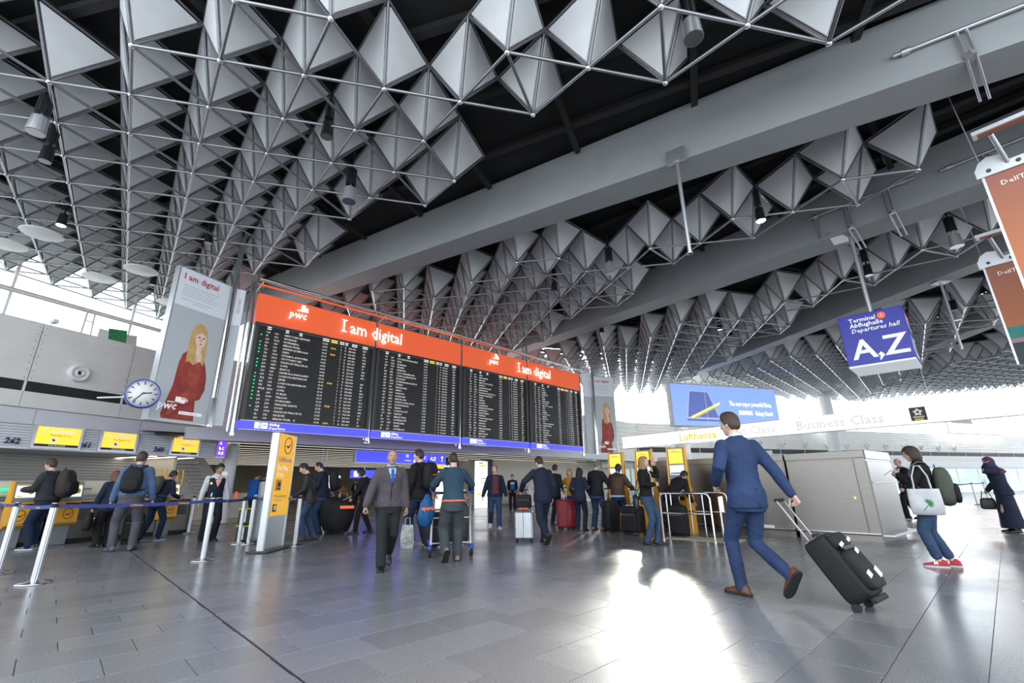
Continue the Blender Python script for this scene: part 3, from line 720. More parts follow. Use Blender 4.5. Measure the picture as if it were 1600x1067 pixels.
def banner(label, loc, zt, zb, letters, zl, cable):
    T = thing('hanging_banner', label, 'banner', (loc[0], loc[1], zt), azr(141)); h = zt-zb; w = 1.6
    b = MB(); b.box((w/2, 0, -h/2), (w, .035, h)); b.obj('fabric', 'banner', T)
    b = MB(); b.box((w/2, 0, .07), (w+.12, .09, .14)); b.box((0, 0, -h/2), (.03, .05, h)); fr = b.obj('top_rail', 'alu', T)
    for k in range(5): b = MB(); b.lathe([(.02, 0), (.028, .005), (.02, .012)], (.08+k*.3, -.05, .075), 10, 0, axis=(0, -1, 0)); b.obj('rail_hole', 'boardframe', fr)
    b = MB(); b.prism([(-.05, 0), (.3, 0), (.27, .12), (.1, .16), (0, .1)], (.0, -.01, .14), XU, ZU, .03); b.obj('hanger_plate', 'alu', T)
    b = MB(); b.tube((.28, -.02, .1), (.22, -.42, .42), .03, n=8); b.obj('lamp_arm', 'alu', T)
    b = MB(); b.box((.62, -.45, .47), (1.15, .16, .06)); lp = b.obj('lamp_bar', 'alu', T); b = MB(); b.box((.62, -.45, .436), (1.05, .12, .012)); b.obj('lamp_reflector', 'banner', lp)
    for x in (.02, 1.4): b = MB(); b.tube((x, 0, .2), (x-.06, .2, cable), .008, n=5); b.obj('suspension_cable', 'alu', T)
    text('banner_print', 'DellTechnologies.com', .10, 'textwhite', T, (.14, -.02, -.2), XU, sx=1.1)
    text('banner_print', letters, .30, 'textwhite', T, (.62 if letters[0] == 'M' else .5, -.02, zl), XU, bold=.006)
    if letters.startswith('R'):
        b = MB(); b.box((w/2, -.019, -h+.58), (w, .004, .22)); b.obj('print_stripe', 'teal', T)
        b = MB(); b.box((w/2, -.019, -h+.43), (w, .004, .08)); b.obj('print_stripe', 'pinkish', T)
        b = MB(); b.box((w/2, -.019, -h+.195), (w, .004, .39)); b.obj('print_stripe', 'slateblue', T)
        text('banner_print', 'Dell Precision', .14, 'textwhite', T, (.33, -.024, -h+.16), XU, bold=.004)
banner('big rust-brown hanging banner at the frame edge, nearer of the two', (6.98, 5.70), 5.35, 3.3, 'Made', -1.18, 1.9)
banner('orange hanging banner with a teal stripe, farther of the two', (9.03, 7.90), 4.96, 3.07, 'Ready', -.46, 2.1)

# ---------------------------------------------------------------- light boxes
M['skyblue'] = mat('sky_blue_lightbox', (.20, .33, .75), .3, emit=(.26, .40, 1.0), estr=.42)
M['peach'] = mat('pale_orange_lightbox', (.9, .5, .32), .35, emit=(1, .58, .40), estr=.95)
M['phoneblue'] = mat('phone_navy_print', (.05, .08, .22), .4, emit=(.10, .14, .40), estr=.5); M['phoneedge'] = mat('phone_edge_print', (.3, .35, .55), .4, emit=(.3, .36, .6), estr=.5)
M['penyellow'] = mat('yellow_pen_print', (.9, .75, .1), .4, emit=(1, .85, .15), estr=.6); M['penolive'] = mat('olive_pen_print', (.4, .38, .12), .4, emit=(.4, .38, .12), estr=.4)
SB = thing('blue_light_box', 'large sky-blue light box with a phone and yellow pen', 'advertising panel', (9.70, 27.55, 4.52), azr(72))
w, h = 8.15, 2.48
b = MB(); b.box((w/2, .2, h/2), (w+.2, .36, h+.2), bev=.03); b.obj('frame', 'white', SB)
b = MB(); b.box((w/2, .0, h/2), (w, .05, h)); b.obj('lit_face', 'skyblue', SB)
pf = lambda poly, m, nm, d: MB().prism(poly, (0, -.028-d, 0), XU, ZU, .003).obj(nm, m, SB)
pf([(.85, .36), (1.28, 2.12), (2.72, 2.10), (3.5, .36)], 'phoneedge', 'printed_phone', .002)
pf([(1.0, .48), (1.34, 2.07), (2.66, 2.05), (3.3, .48)], 'phoneblue', 'printed_phone_back', .006)
pf([(.85, .36), (.98, .24), (3.4, .24), (3.5, .36)], 'phoneblue', 'printed_phone_edge', .008)
pf([(1.2, .50), (1.32, .40), (3.45, 1.30), (3.55, 1.44), (3.4, 1.42)], 'penyellow', 'printed_pen', .012)
pf([(1.34, .39), (1.5, .38), (3.3, 1.14), (3.4, 1.24)], 'penolive', 'printed_pen_shade', .011)
text('light_box_print', 'The new super powerful Note', .44, 'whitelit', SB, (4.25, -.04, 1.28), XU, sx=.62)
text('light_box_print', 'SAMSUNG', .36, 'whitelit', SB, (4.9, -.04, .74), XU, sx=.66, bold=.012)
text('light_box_print', 'Galaxy Note9', .42, 'whitelit', SB, (6.2, -.04, .72), XU, sx=.62)
for x in (.6, 4.1, 7.6): b = MB(); b.tube((x, .2, h), (x, .2, h+1.6), .012, n=5); b.obj('suspension_cable', 'alu', SB)
OB = thing('orange_light_box', 'pale orange light box above the gallery front at the far right', 'advertising panel', (43.8, 46.4, 5.6), azr(70))
b = MB(); b.box((5, .2, 1.4), (10.3, .36, 2.9), bev=.03); b.obj('frame', 'white', OB); b = MB(); b.box((5, 0, 1.4), (10, .05, 2.75)); b.obj('lit_face', 'peach', OB)
b = MB(); b.prism([(.5, 1.0), (.9, 2.4), (3.4, 2.4), (4.2, 1.0)], (0, -.03, 0), XU, ZU, .004); b.obj('printed_device', 'textgrey', OB); b = MB(); b.prism([(2.1, 1.7), (3.6, 2.7), (2.9, 2.7), (1.6, 2.2)], (0, -.036, 0), XU, ZU, .004); b.obj('printed_ribbon', 'red', OB)
text('light_box_print', 'Deine Welt', .7, 'whitelit', OB, (4.8, -.04, 1.5), XU)

LHS = thing('class_sign', 'long white lit sign naming First Class and Business Class, hung over the steel cabinets', 'sign', (6.13, 25.66, 3.0), azr(141))
M['signwhite'] = glow('white_sign_face', (1, 1, 1), .95)
M['palelet'] = glow('pale_grey_lit_lettering', (.62, .63, .66), .55); M['yellet'] = glow('yellow_lit_lettering', (1, .72, .02), .48)
Ls = 17.5
b = MB(); b.box((Ls/2, 0, .3), (Ls, .3, .6)); b.obj('lit_box', 'signwhite', LHS)
b = MB(); b.box((Ls/2, 0, -.012), (Ls+.02, .32, .024)); b.box((Ls/2, 0, .612), (Ls+.02, .32, .024)); b.obj('edge_trim', 'alu', LHS)
text('sign_lettering', 'Lufthansa', .50, 'yellet', LHS, (3.45, -.16, .13), XU, bold=.012)
text('sign_lettering', 'First Class', .50, 'palelet', LHS, (5.85, -.16, .14), XU, bold=.008)
text('sign_lettering', 'Business Class', .50, 'palelet', LHS, (8.75, -.16, .13), XU, bold=.008)
b = MB(); b.lathe([(.13, 0), (.13, .004), (.105, .004), (.105, 0)], (3.2, -.155, .3), 20, 0, axis=(0, -1, 0)); b.obj('crane_emblem', 'yellet', LHS)
b = MB(); b.box((12.62, -.153, .31), (.44, .008, .46)); sg = b.obj('star_plaque', 'boardframe', LHS)
b = MB()
for k in range(5):
    a = 2*PI*k/5+PI/2; c = (math.cos(a)*.085, math.sin(a)*.085)
    b.prism([(c[0]+.055*math.cos(a+t), c[1]+.055*math.sin(a+t)) for t in (0, 1.9, 2.6, 3.7, 4.4)], (12.62, -.158, .37), XU, ZU, .003)
b.box((12.62, -.159, .22), (.3, .003, .015)); b.box((12.62, -.159, .19), (.3, .003, .015)); b.obj('star_emblem', 'textwhite', sg)
text('plaque_lettering', 'GOLD', .09, 'yellet', sg, (12.49, -.16, .095), XU, bold=.003)
for x in (1, 5, 9, 13, 17): b = MB(); b.tube((x, 0, .6), (x, 0, 4.1), .010, n=5); b.obj('suspension_cable', 'alu', LHS)

# ---------------------------------------------------------------- spot lamps hung among the pyramids
def spot(label, p, lit, tilt, big=1.0):
    T = thing('spot_lamp', label, 'lamp', p, group='spot lamps in the roof'); q = Matrix.Rotation(tilt, 3, 'X')
    b = MB(); b.tube((0, 0, .75), (0, 0, 1.3), .02, n=6); b.tube((0, 0, .38), (0, 0, .75), .075*big, n=12); b.obj('ballast', 'gloss_black', T)
    b = MB(); b.tube(q @ Vector((0, 0, .3)), q @ Vector((0, 0, 0)), .085*big, .10*big, n=14); b.tube((0, 0, .28), (0, 0, .4), .02, n=6); hd = b.obj('lamp_head', 'gloss_black' if big <= 1 else 'alu', T)
    b = MB(); b.lathe([(.092*big, -.004), (.05*big, .012), (.005, .015)], (0, 0, 0), 14, 0); b.obj('lens', 'lamp' if lit else 'chrome', hd)
SP = [(-3.2, 6.5, 7.0, 0), (-3.23, 7.83, 6.6, 0), (2.53, 4.67, 6.9, 0), (5.4, 8.58, 6.5, 1), (9.63, 11.17, 6.4, 0), (-8.5, 6.9, 6.9, 0), (-10.91, 9.63, 7.3, 1), (-7.97, 6.2, 6.9, 0), (-11.82, 13.68, 7.6, 0), (-8.06, 10.73, 7.4, 0), (1.32, 12.84, 6.8, 0), (2.65, 11.07, 6.5, 0), (10.39, 9.47, 6.3, 0), (16.05, 15.43, 6.6, 0), (3.83, 18.41, 7.3, 0), (8.36, 17.32, 7.0, 0)]

SPL = ['black spot lamp in the middle of the near bay', 'silver spot lamp low at the near bay edge', 'black spot lamp with a silver cone, beside the nearest beam', 'lit black spot lamp in the second bay, above the bare pole', 'black spot lamp by the blue cube pole', 'black spot lamp in the left corner of the roof', 'lit black spot lamp near the gallery windows', 'silver drum spot lamp hanging on a cable, left corner', 'black spot lamp in front of the gallery glazing', 'black spot lamp above the tall advertising panel', 'black twin spot lamp over the departure board', 'small silver spot lamp near the second beam', 'silver spot lamp beside the near hanging banner', 'silver spot lamp beside the orange banner', 'black spot lamp deep in the third bay', 'black spot lamp above the blue light box']
for (x, y, z, lit), l in zip(SP, SPL): spot(l, (x, y, z), lit, 0, 1.35 if 'silver' in l else 1.0)

# ---------------------------------------------------------------- area under the gallery, behind the board
M['stripdim'] = glow('warm_ceiling_line', (1, .92, .78), .62)
M['soffit'] = mat('brown_grey_slat_ceiling', (.03, .026, .022), .6, 0, .1, 3)
M['brownwall'] = mat('dim_brown_wall', (.20, .17, .13), .5, 0, .35, .35)
M['warmwall'] = mat('cream_corridor_wall', (.66, .62, .52), .45, 0, .04, 1.5)
b = MB(); o_ = lambda u, D, z: FM(u, z, D-17.8)
b.quad(o_(2.0, 17.9, 2.9), o_(31.5, 17.9, 2.9), o_(46, 40, 2.9), o_(-14, 40, 2.9)); so = tag(b.obj('ceiling', 'black'), kind='structure')
k = 0
for D in np.arange(18.15, 38, .42):
    ul, ur = 2.4-(D-18)*.75, 31+(D-18)*.6
    if k % 3 == 1:
        b = MB(); box_between(b, FM, ul, ur, 2.812, 2.82, D-17.8-.05, D-17.8+.05); b.obj('light_strip', 'stripdim', so)
    else:
        b = MB(); box_between(b, FM, ul, ur, 2.82, 2.88, D-17.8-.15, D-17.8+.15); b.obj('ceiling_slat', 'soffit', so)
    k += 1
b = MB(); box_between(b, FM, -16, 50, 0, 3, 21.5, 21.8); tag(b.obj('wall_back', 'brownwall'), kind='structure')
b = MB(); box_between(b, FM, 19.3, 33, 0, 2.72, 3.4, 3.6); box_between(b, FM, 19.3, 19.5, 0, 2.72, 3.4, 9); wb = tag(b.obj('wall_corridor', 'warmwall'), kind='structure')
b = MB(); box_between(b, FM, 19.3, 33, 0, .12, 3.38, 3.4); tag(b.obj('baseboard_corridor', 'alu'), kind='structure')
b = MB(); b.quad(FM(-14, .004, 1.5), FM(17, .004, 1.5), FM(17, .004, 21.5), FM(-14, .004, 21.5)); b.f = [tuple(reversed(f)) for f in b.f] if False else b.f
tag(b.obj('floor_inner', 'beigefloor'), kind='structure')
c = FM(4.92, 0, 2.2); b = MB(); b.tube((c.x, c.y, 0), (c.x, c.y, 2.8), .24, n=20); cl = tag(b.obj('round_column', 'white'), 'slim white round column behind the uniformed man in the waistcoat', 'column', 'columns under the beam ends')
b = MB(); b.box((c.x+.02, c.y-.245, 1.62), (.2, .01, .3), R(20)); b.box((c.x+.02, c.y-.245, 1.25), (.2, .01, .3), R(20)); b.obj('notice', 'textwhite', cl)

# wayfinding sign under the gallery
WS = thing('direction_sign', 'wide blue overhead direction sign reading B,C D,E and A,Z', 'sign', FM(9.9, 2.24, 2.2), azr(45))
b = MB(); b.box((2.5, .06, .26), (5.04, .14, .54)); b.obj('frame', 'alu', WS)
b = MB(); b.box((1.24, -.012, .26), (2.44, .03, .5)); b.box((3.74, -.012, .26), (2.5, .03, .5)); b.obj('lit_face', 'bluelit', WS)
for t, x, z, s_ in (('B,C', 3.05, .29, .2), ('D,E', 3.05, .05, .2), ('A,Z', 4.05, .2, .22)): text('sign_lettering', t, s_, 'whitelit', WS, (x, -.03, z), XU, bold=.004)
for t, x, z in (('Halle', 2.6, .38), ('Halls', 2.6, .30), ('Terminal 2', 2.55, .12), ('Halle', 3.6, .33), ('Halls', 3.6, .24)): text('sign_lettering', t, .085, 'whitelit', WS, (x, -.03, z), XU)
b = MB(); b.box((4.78, -.03, .26), (.035, .006, .26)); b.prism([(4.7, .34), (4.86, .34), (4.78, .43)], (0, -.03, 0), XU, ZU, .005); b.obj('arrow', 'whitelit', WS)
b = MB(); b.tube((.8, .06, .5), (.8, .06, .6), .03, n=8); b.tube((4.2, .06, .5), (4.2, .06, .6), .03, n=8); b.obj('hanger', 'alu', WS)
T = thing('direction_sign', 'small blue sign with a white A, low behind the dark-suited couple', 'sign', FM(11.2, 1.62, 5.2), azr(45)); b = MB(); b.box((.75, 0, .2), (1.5, .1, .4)); b.obj('lit_face', 'bluelit', T); b = MB(); b.box((.3, -.055, .2), (.3, .006, .26)); b.obj('pictogram_tile', 'whitelit', T); text('sign_lettering', 'A', .3, 'whitelit', T, (.6, -.06, .09), XU, bold=.005); b = MB(); b.tube((.75, 0, .4), (.75, 0, 1.15), .03, n=6); b.obj('hanger', 'alu', T)
T = thing('exit_light', 'small white hanging box on two rods, left of the blue direction sign', 'sign', FM(8.5, 2.16, 2.2), azr(45)); b = MB(); b.box((0, 0, 0), (.42, .1, .22)); b.obj('box', 'white', T)
b = MB(); b.tube((-.1, 0, .1), (-.1, 0, .62), .012, n=5); b.tube((.1, 0, .1), (.1, 0, .62), .012, n=5); b.obj('rods', 'alu', T)
T = thing('lit_poster', 'tall white lit poster with blue and yellow print, far under the gallery', 'poster', FM(17.35, 0, 2.6), azr(45)); b = MB(); b.box((.42, 0, 1.25), (.86, .12, 2.5)); b.obj('lit_face', glow('white_poster', (.93, .96, 1), .85), T)
b = MB(); b.box((.45, -.065, 2.25), (.5, .006, .1)); b.obj('print_band', 'yellow', T); b = MB(); b.box((.35, -.065, 2.4), (.3, .006, .06)); b.box((.55, -.065, 1.55), (.4, .006, .04)); b.box((.55, -.065, 1.3), (.35, .006, .04)); b.obj('print_lines', 'textgrey', T); b = MB(); b.box((.2, -.065, .72), (.3, .006, .12)); b.box((.55, -.065, .62), (.3, .006, .08)); b.obj('print_block', 'yellow', T)
b = MB(); b.box((1.05, .05, 1.3), (.38, .2, 2.6)); b.obj('blue_jamb', 'textdark', T)
T = thing('exchange_booth', 'dark blue bank booth with a bright doorway behind the trolley man', 'booth', FM(15.7, 0, 4.0), azr(45)); b = MB(); b.box((.7, .6, 2.35), (1.7, 1.2, .7)); b.box((-.1, .6, 1.0), (.1, 1.2, 2.0)); b.box((1.5, .6, 1.0), (.1, 1.2, 2.0)); b.obj('housing', 'textdark', T)
b = MB(); b.box((.7, 1.1, 1.0), (1.5, .06, 2.0)); b.obj('bright_interior', glow('lit_booth_interior', (1, .97, .9), .7), T); text('sign_lettering', 'Geldautomat', .24, 'whitelit', T, (.1, -.02, 2.2), XU); b = MB(); b.box((.1, -.02, 2.22), (.7, .03, .22)); b.obj('sign_plate', 'yellow', T)
T = thing('white_counter', 'long white counter behind the man with the silver suitcase', 'counter', FM(20.6, 0, 1.6), azr(45)); b = MB(); b.box((1.9, .3, .54), (3.8, .6, 1.08), bev=.02); b.box((1.9, .3, 1.1), (3.9, .7, .05)); b.obj('body', 'white', T)
b = MB(); b.box((.45, -.02, .95), (.22, .02, .18)); b.prism(ellp(.85, .97, .16, .08), (0, -.02, 0), XU, ZU, .01); b.obj('orange_logo', 'orange', T)
b = MB(); b.box((3.0, -.01, .6), (.02, .02, 1)); b.box((1.9, -.01, .6), (.02, .02, 1)); b.obj('panel_joint', 'textgrey', T)
T = thing('info_screen', 'pale green lit screen between the queueing travellers', 'screen', FM(10.3, 0, 6.2), azr(45)); b = MB(); b.box((.4, .05, 1.45), (.95, .12, .75)); b.tube((.4, .1, 0), (.4, .1, 1.2), .06, n=8); b.obj('stand', 'boardframe', T); b = MB(); b.box((.4, -.02, 1.45), (.85, .03, .62)); b.obj('lit_face', glow('mint_screen', (.6, .85, .8), .7), T)
T = thing('service_desk', 'beige service desk with a yellow panel, seen between belt posts', 'counter', FM(3.9, 0, 4.6), azr(45)); b = MB(); b.box((1.2, .4, .5), (3.2, .8, 1.0), bev=.02); b.obj('body', 'offwhite', T); b = MB(); b.box((1.5, -.01, .85), (.75, .03, .4)); b.obj('yellow_panel', mat('olive_yellow_panel', (.5, .42, .05), .5), T); b = MB(); b.box((2.05, -.01, .85), (.1, .03, .4)); b.obj('red_panel', 'red', T)
T = thing('escalator', 'pale escalator flight rising in the hall behind the white column', 'escalator', FM(4.6, 0, 9.5), azr(45))
b = MB(); b.prism([(-.2, .9), (2.6, .9), (1.2, 2.7), (-1.6, 2.7)], (0, 1.2, 0), XU, ZU, .1); b.obj('balustrade', 'white', T)
for j in range(9): b = MB(); b.box((1.5-j*.14, .6, 1.05+j*.17), (.9, .5, .10)); b.obj('step', 'slat', T)

# ---------------------------------------------------------------- check-in on the left
FS = MB(); box_between(FS, FL, 1.2, 11.35, 2.2, 3.22, .08, 2.4); fs_o = tag(FS.obj('trim_6', 'fasciapanel'), kind='structure')
for z in np.arange(2.27, 2.80, .066):
    b = MB(); box_between(b, FL, 1.2, 11.35, z, z+.056, -.02, .08); b.obj('slat', 'fasciapanel', fs_o)
b = MB(); box_between(b, FL, 1.2, 11.37, 2.19, 2.26, -.035, .1); b.obj('bottom_edge', 'fasciapanel', fs_o)
for u0 in np.arange(1.3, 11.3, 2.5): b = MB(); box_between(b, FL, u0+.006, min(u0+2.494, 11.37), 2.82, 3.2, -.04, .08); b.obj('fascia_sheet', 'fasciapanel', fs_o)
for j in range(7): b = MB(); box_between(b, FL, 9.2+j*.3, 9.36+j*.3, 2.185, 2.199, .3, 2.2); b.obj('soffit_light', 'strip' if j % 2 else 'offwhite', fs_o)
BW = MB(); box_between(BW, FL, 1.0, 10.4, 0, 2.2, 2.2, 2.4); bw = tag(BW.obj('wall_checkin', 'slatdark'), kind='structure')
for z in np.arange(.5, 2.18, .085): b = MB(); box_between(b, FL, 1.0, 10.4, z, z+.058, 2.13, 2.2); b.obj('slat', 'slatdark', bw)
b = MB(); box_between(b, FL, 10.4, 10.5, 0, 2.2, .6, 2.4); tag(b.obj('wall_checkin_end', 'offwhite'), kind='structure')
M['screenwhite'] = mat('kiosk_screen', (.75, .80, .72), .2, emit=(.8, .9, .8), estr=.45)
for lab, num, u0, w, nx in (('yellow check-in sign nearest the frame edge,', '262', 6.42, .92, 5.86), ('middle yellow check-in sign of three,', '261', 7.88, .84, 7.36), ('yellow check-in sign nearest the violet gate sign,', '260', 9.83, .82, 9.30)):
    T = thing('check_in_sign', lab+' on the slatted fascia', 'sign', FL(u0, 2.25, -.05), azr(22), 'yellow check-in signs')
    b = MB(); b.box((w/2, .0, .27), (w+.14, .09, .60)); b.obj('frame', 'alu', T)
    b = MB(); b.box((w/2, -.05, .31), (w, .02, .44)); b.obj('lit_face', 'yellow', T)
    b = MB(); b.box((w/2, -.05, .06), (w, .02, .06)); b.obj('black_strip', 'black', T)
    text('sign_lettering', 'Lufthansa', .15, 'textwhite', T, (w*.30, -.065, .385), XU, sx=.92, bold=.004)
    text('sign_lettering', 'Fast Bag Drop', .075, 'textdark', T, (w*.30, -.065, .30), XU)
    text('sign_lettering', 'STAR ALLIANCE', .05, 'textwhite', T, (w*.3, -.065, .042), XU)
    b = MB(); b.lathe([(.062, 0), (.062, .004), (.052, .004), (.052, 0)], (w*.17, -.06, .43), 20, 0, axis=(0, -1, 0)); b.prism([(-.045, -.01), (-.01, .005), (.05, .02), (.015, -.005), (-.01, -.015)], (w*.17, -.063, .43), XU, ZU, .003); b.obj('crane_emblem', 'textwhite', T)
    b = MB(); b.box((w*.40, -.062, .19), (.115, .004, .115)); b.obj('pictogram_tile', 'textwhite', T); b = MB(); b.box((w*.40, -.066, .19), (.05, .004, .04)); b.box((w*.40-.02, -.066, .21), (.03, .004, .03)); b.obj('pictogram', 'textdark', T)
    text('counter_number', num, .20, 'textdark', T, (nx-u0, -.01, .06), XU, shear=.15, bold=.006, ext=.006)
T = thing('gate_sign', 'narrow purple-blue sign fixed to the end of the slatted fascia', 'sign', FL(11.42, 2.28, -.03), azr(22)); b = MB(); b.box((.12, .0, .26), (.30, .08, .56)); b.obj('lit_face', mat('violet_sign', (.12, .04, .55), .3, emit=(.16, .05, .8), estr=.6), T); b = MB(); b.box((.12, .02, .26), (.36, .06, .62)); b.obj('frame', 'alu', T)
for t, z in (('A', .40), ('B,C', .22), ('D,E', .06)): text('sign_lettering', t, .13, 'whitelit', T, (.0, -.045, z), XU, bold=.003)
# air nozzles
ORD = 'first second third fourth fifth sixth seventh eighth ninth tenth eleventh twelfth thirteenth fourteenth fifteenth sixteenth seventeenth'.split()
def nozzle(c, nrm, r, group, label):
    b = MB(); nrm = Vector(nrm)
    b.lathe([(r*1.05, -.02), (r, .10), (r*.92, .13), (r*.72, .12), (r*.5, .05), (r*.42, .12), (r*.36, .14), (r*.28, .13), (r*.25, .02), (.005, .0)], c, 24, 0, axis=nrm)
    o = b.obj('air_nozzle', 'white'); 
    q = MB(); q.lathe([(r*.25, .03), (.004, .035)], c, 14, 0, axis=nrm); q.obj('throat', 'black', o)
    tag(o, label, 'vent', group)
NL = -(FL(0, 0, 1)-FL(0, 0, 0)); NR = -(FR(0, 0, 1)-FR(0, 0, 0))
nozzle(FL(6.94, 4.31, -.02), NL, .235, None, 'large round white air nozzle on the cladding above counter 261')
for j in range(-5, 12): nozzle(FR(30.3+j*2.62, 4.25, -.02), NR, .27, 'row of round white air nozzles on the far gallery front', 'round white air nozzle on the far gallery front, %s from the board' % ORD[j+5])

FD2 = frame_of(30, 14.7)
# stainless counter fronts and the self-service bag-drop machines in front of the desks
M['kioskgrey'] = mat('grey_machine_plastic', (.22, .24, .26), .4, 0, .05, 5)
for j, (u0, u1) in enumerate(((.5, 2.9), (2.92, 4.2), (4.22, 5.6), (5.62, 7.25))):
    T = thing('bag_drop_desk', ['stainless bag-drop desk at the frame edge', 'stainless bag-drop desk behind the man in glasses', 'stainless bag-drop desk behind the red-haired woman', 'stainless bag-drop desk at the end of the row'][j], 'desk', FD2(u0, 0, 0), azr(30)); w = u1-u0
    b = MB(); b.prism([(0, .10), (0, .5), (.10, .86), (.14, .9), (.9, .9), (.9, .10)], (w-.01, 0, 0), (0, 1, 0), ZU, -(w-.02) if False else w-.02)
    # the prism runs along +X of the desk
    b = MB(); prof = [(0, .10), (0, .5), (.10, .86), (.14, .9), (.9, .9), (.9, .10)]
    b.rings([[Vector((x, p[0], p[1])) for p in prof] for x in (.01, w-.01)], 0, False); b.obj('steel_front', 'steel', T)
    b = MB(); b.box((w/2, .48, .05), (w, .84, .10)); b.obj('plinth', 'black', T)
    b = MB(); b.box((w/2, .55, .92), (w, .8, .04)); b.obj('worktop', 'offwhite', T)
    b = MB(); b.box((w/2, .75, 1.22), (w*.75, .3, .34), bev=.03); b.obj('hood', 'offwhite', T)
    b = MB(); b.box((w*.5, .42, 1.2), (.25, .06, .05)); b.obj('green_light', 'greenled' if j == 1 else 'kioskgrey', T)
def crane(T, c, r, m, ux=XU, rim=.012):
    c = Vector(c); b = MB(); nv = Vector(ux).cross(Vector(ZU))
    b.lathe([(r, 0), (r, .004), (r-rim, .004), (r-rim, 0)], c, 28, 0, axis=nv)
    b.prism([(-.72*r, -.16*r), (-.3*r, .0), (-.05*r, -.12*r), (.2*r, .02*r), (.75*r, .33*r), (.45*r, .02*r), (.1*r, -.3*r), (-.12*r, -.32*r), (-.25*r, -.14*r)], c+nv*.001, ux, ZU, .004)
    return b.obj('crane_emblem', m, T)
for j, (u, lab) in enumerate(((3.5, 'orange bag-drop machine used by the man in glasses'), (4.30, 'orange bag-drop machine between the posts, with its emblem in full view'), (6.38, 'orange bag-drop machine behind the man with the olive rucksack'), (1.9, 'orange bag-drop machine at the very edge'))):
    T = thing('bag_drop_machine', lab, 'kiosk', FD2(u, 0, -.25), azr(30), 'orange bag-drop machines'); T.scale = (.8, .9, 1)
    b = MB(); prof = [(.30, .0), (.30, .02), (.12, .42), (.35, .42), (.5, .02), (.5, 0)]
    b.rings([[Vector((x, p[0], p[1])) for p in [(.14, .0), (.14, .42), (.45, .42), (.45, 0)]] for x in (.08, .40)], 0, False); b.obj('grey_foot', 'kioskgrey', T)
    b = MB(); b.rings([[Vector((x, p[0], p[1])) for p in [(.10, .40), (-.02, .46), (.02, .93), (.3, 1.0), (.4, .4)]] for x in (0, .48)], 0, False); b.obj('orange_body', 'orange', T)
    b = MB(); b.rings([[Vector((x, p[0], p[1])) for p in [(.02, .94), (.13, 1.36), (.22, 1.37), (.25, .96)]] for x in (.03, .50)], 0, False); b.rings([[Vector((x, p[0], p[1])) for p in [(.0, .9), (.12, 1.37), (.24, 1.38), (.3, .9)]] for x in (-.03, .03)], 1, False); hd = b.obj('screen_head', ['kioskgrey', 'orange'], T)
    sv = Vector((0, .11, .42)).normalized()
    b = MB(); b.prism([(.07, .08), (.46, .08), (.46, .36), (.07, .36)], (0, .012, .95), XU, tuple(sv), .006); sc = b.obj('screen', 'screenwhite', hd)
    b = MB(); b.prism(ellp(.37, .21, .065, .06), (0, .005, .95), XU, tuple(sv), .004); b.prism([(.07, .335), (.46, .335), (.46, .36), (.07, .36)], (0, .005, .95), XU, tuple(sv), .004); b.prism([(.10, .10), (.2, .10), (.2, .12), (.10, .12)], (0, .005, .95), XU, tuple(sv), .004); b.obj('screen_graphic', 'orange', sc)
    b = MB(); b.box((.30, .0, .86), (.3, .04, .07)); b.obj('slot', 'black', T)
    crane(T, (.25, -.018, .66), .115, 'textdark', rim=.012)
    b = MB(); b.box((.24, -.03, .50), (.44, .02, .012)); b.obj('chrome_line', 'alu', T)
# yellow rods of the baggage opening
T = thing('baggage_cage', 'row of tall yellow rods around the baggage opening, by the cream end wall', 'cage', FD2(6.55, 0, .97), azr(30))
b = MB(); b.box((.45, .25, .5), (.9, .5, 1.0), bev=.02); b.obj('base', 'steel', T)
for j in range(6): b = MB(); b.path([(.05+j*.15, .1, 1.0), (.05+j*.15, .06, 1.5), (.08+j*.15, .16, 1.72)], .025, 6); b.obj('rod', 'orange', T)

# ---------------------------------------------------------------- belt posts and belts
def post(p, lab, grp='silver belt posts of the queue'):
    T = thing('belt_post', lab, 'post', (p[0], p[1], 0), 0, grp)
    b = MB(); b.lathe([(.01, 0), (.185, 0), (.19, .012), (.175, .02), (.06, .045), (.045, .05), (.005, .05)], (0, 0, 0), 32); b.obj('base', 'chrome', T)
    b = MB(); rg = []
    for z in (.045, .93): rg.append([Vector(((.036+(.004 if k % 2 else 0))*math.cos(2*PI*k/24), (.036+(.004 if k % 2 else 0))*math.sin(2*PI*k/24), z)) for k in range(24)])
    b.rings(rg, 0, False); b.obj('fluted_tube', 'alu', T)
    b = MB(); b.tube((0, 0, .9), (0, 0, .985), .036, n=16); b.obj('belt_head', 'rubber', T)
    b = MB(); b.tube((0, 0, .985), (0, 0, .992), .034, n=16); b.obj('cap', 'alu', T)
    return T
PO = [(-7.58, 7.34, 'silver belt post cut by the frame edge'), (-6.26, 6.56, 'nearest silver belt post, in front of the bag-drop machines'), (-5.26, 8.39, 'silver belt post in front of the uniformed man'), (-9.06, 13.59, 'silver belt post at the end of the bag-drop row'), (-6.05, 10.80, 'silver belt post behind the black tool cases'), (-5.80, 10.74, 'silver belt post in front of the black tool cases'), (-4.58, 10.28, 'silver belt post beside the yellow totem, by the leather-jacket man'), (21.6, 22.6, 'silver belt post in the distance beyond the veiled woman'), (24.9, 25.4, 'farther silver belt post in the distance beyond the veiled woman')]
for x, y, l in PO: post((x, y), l)
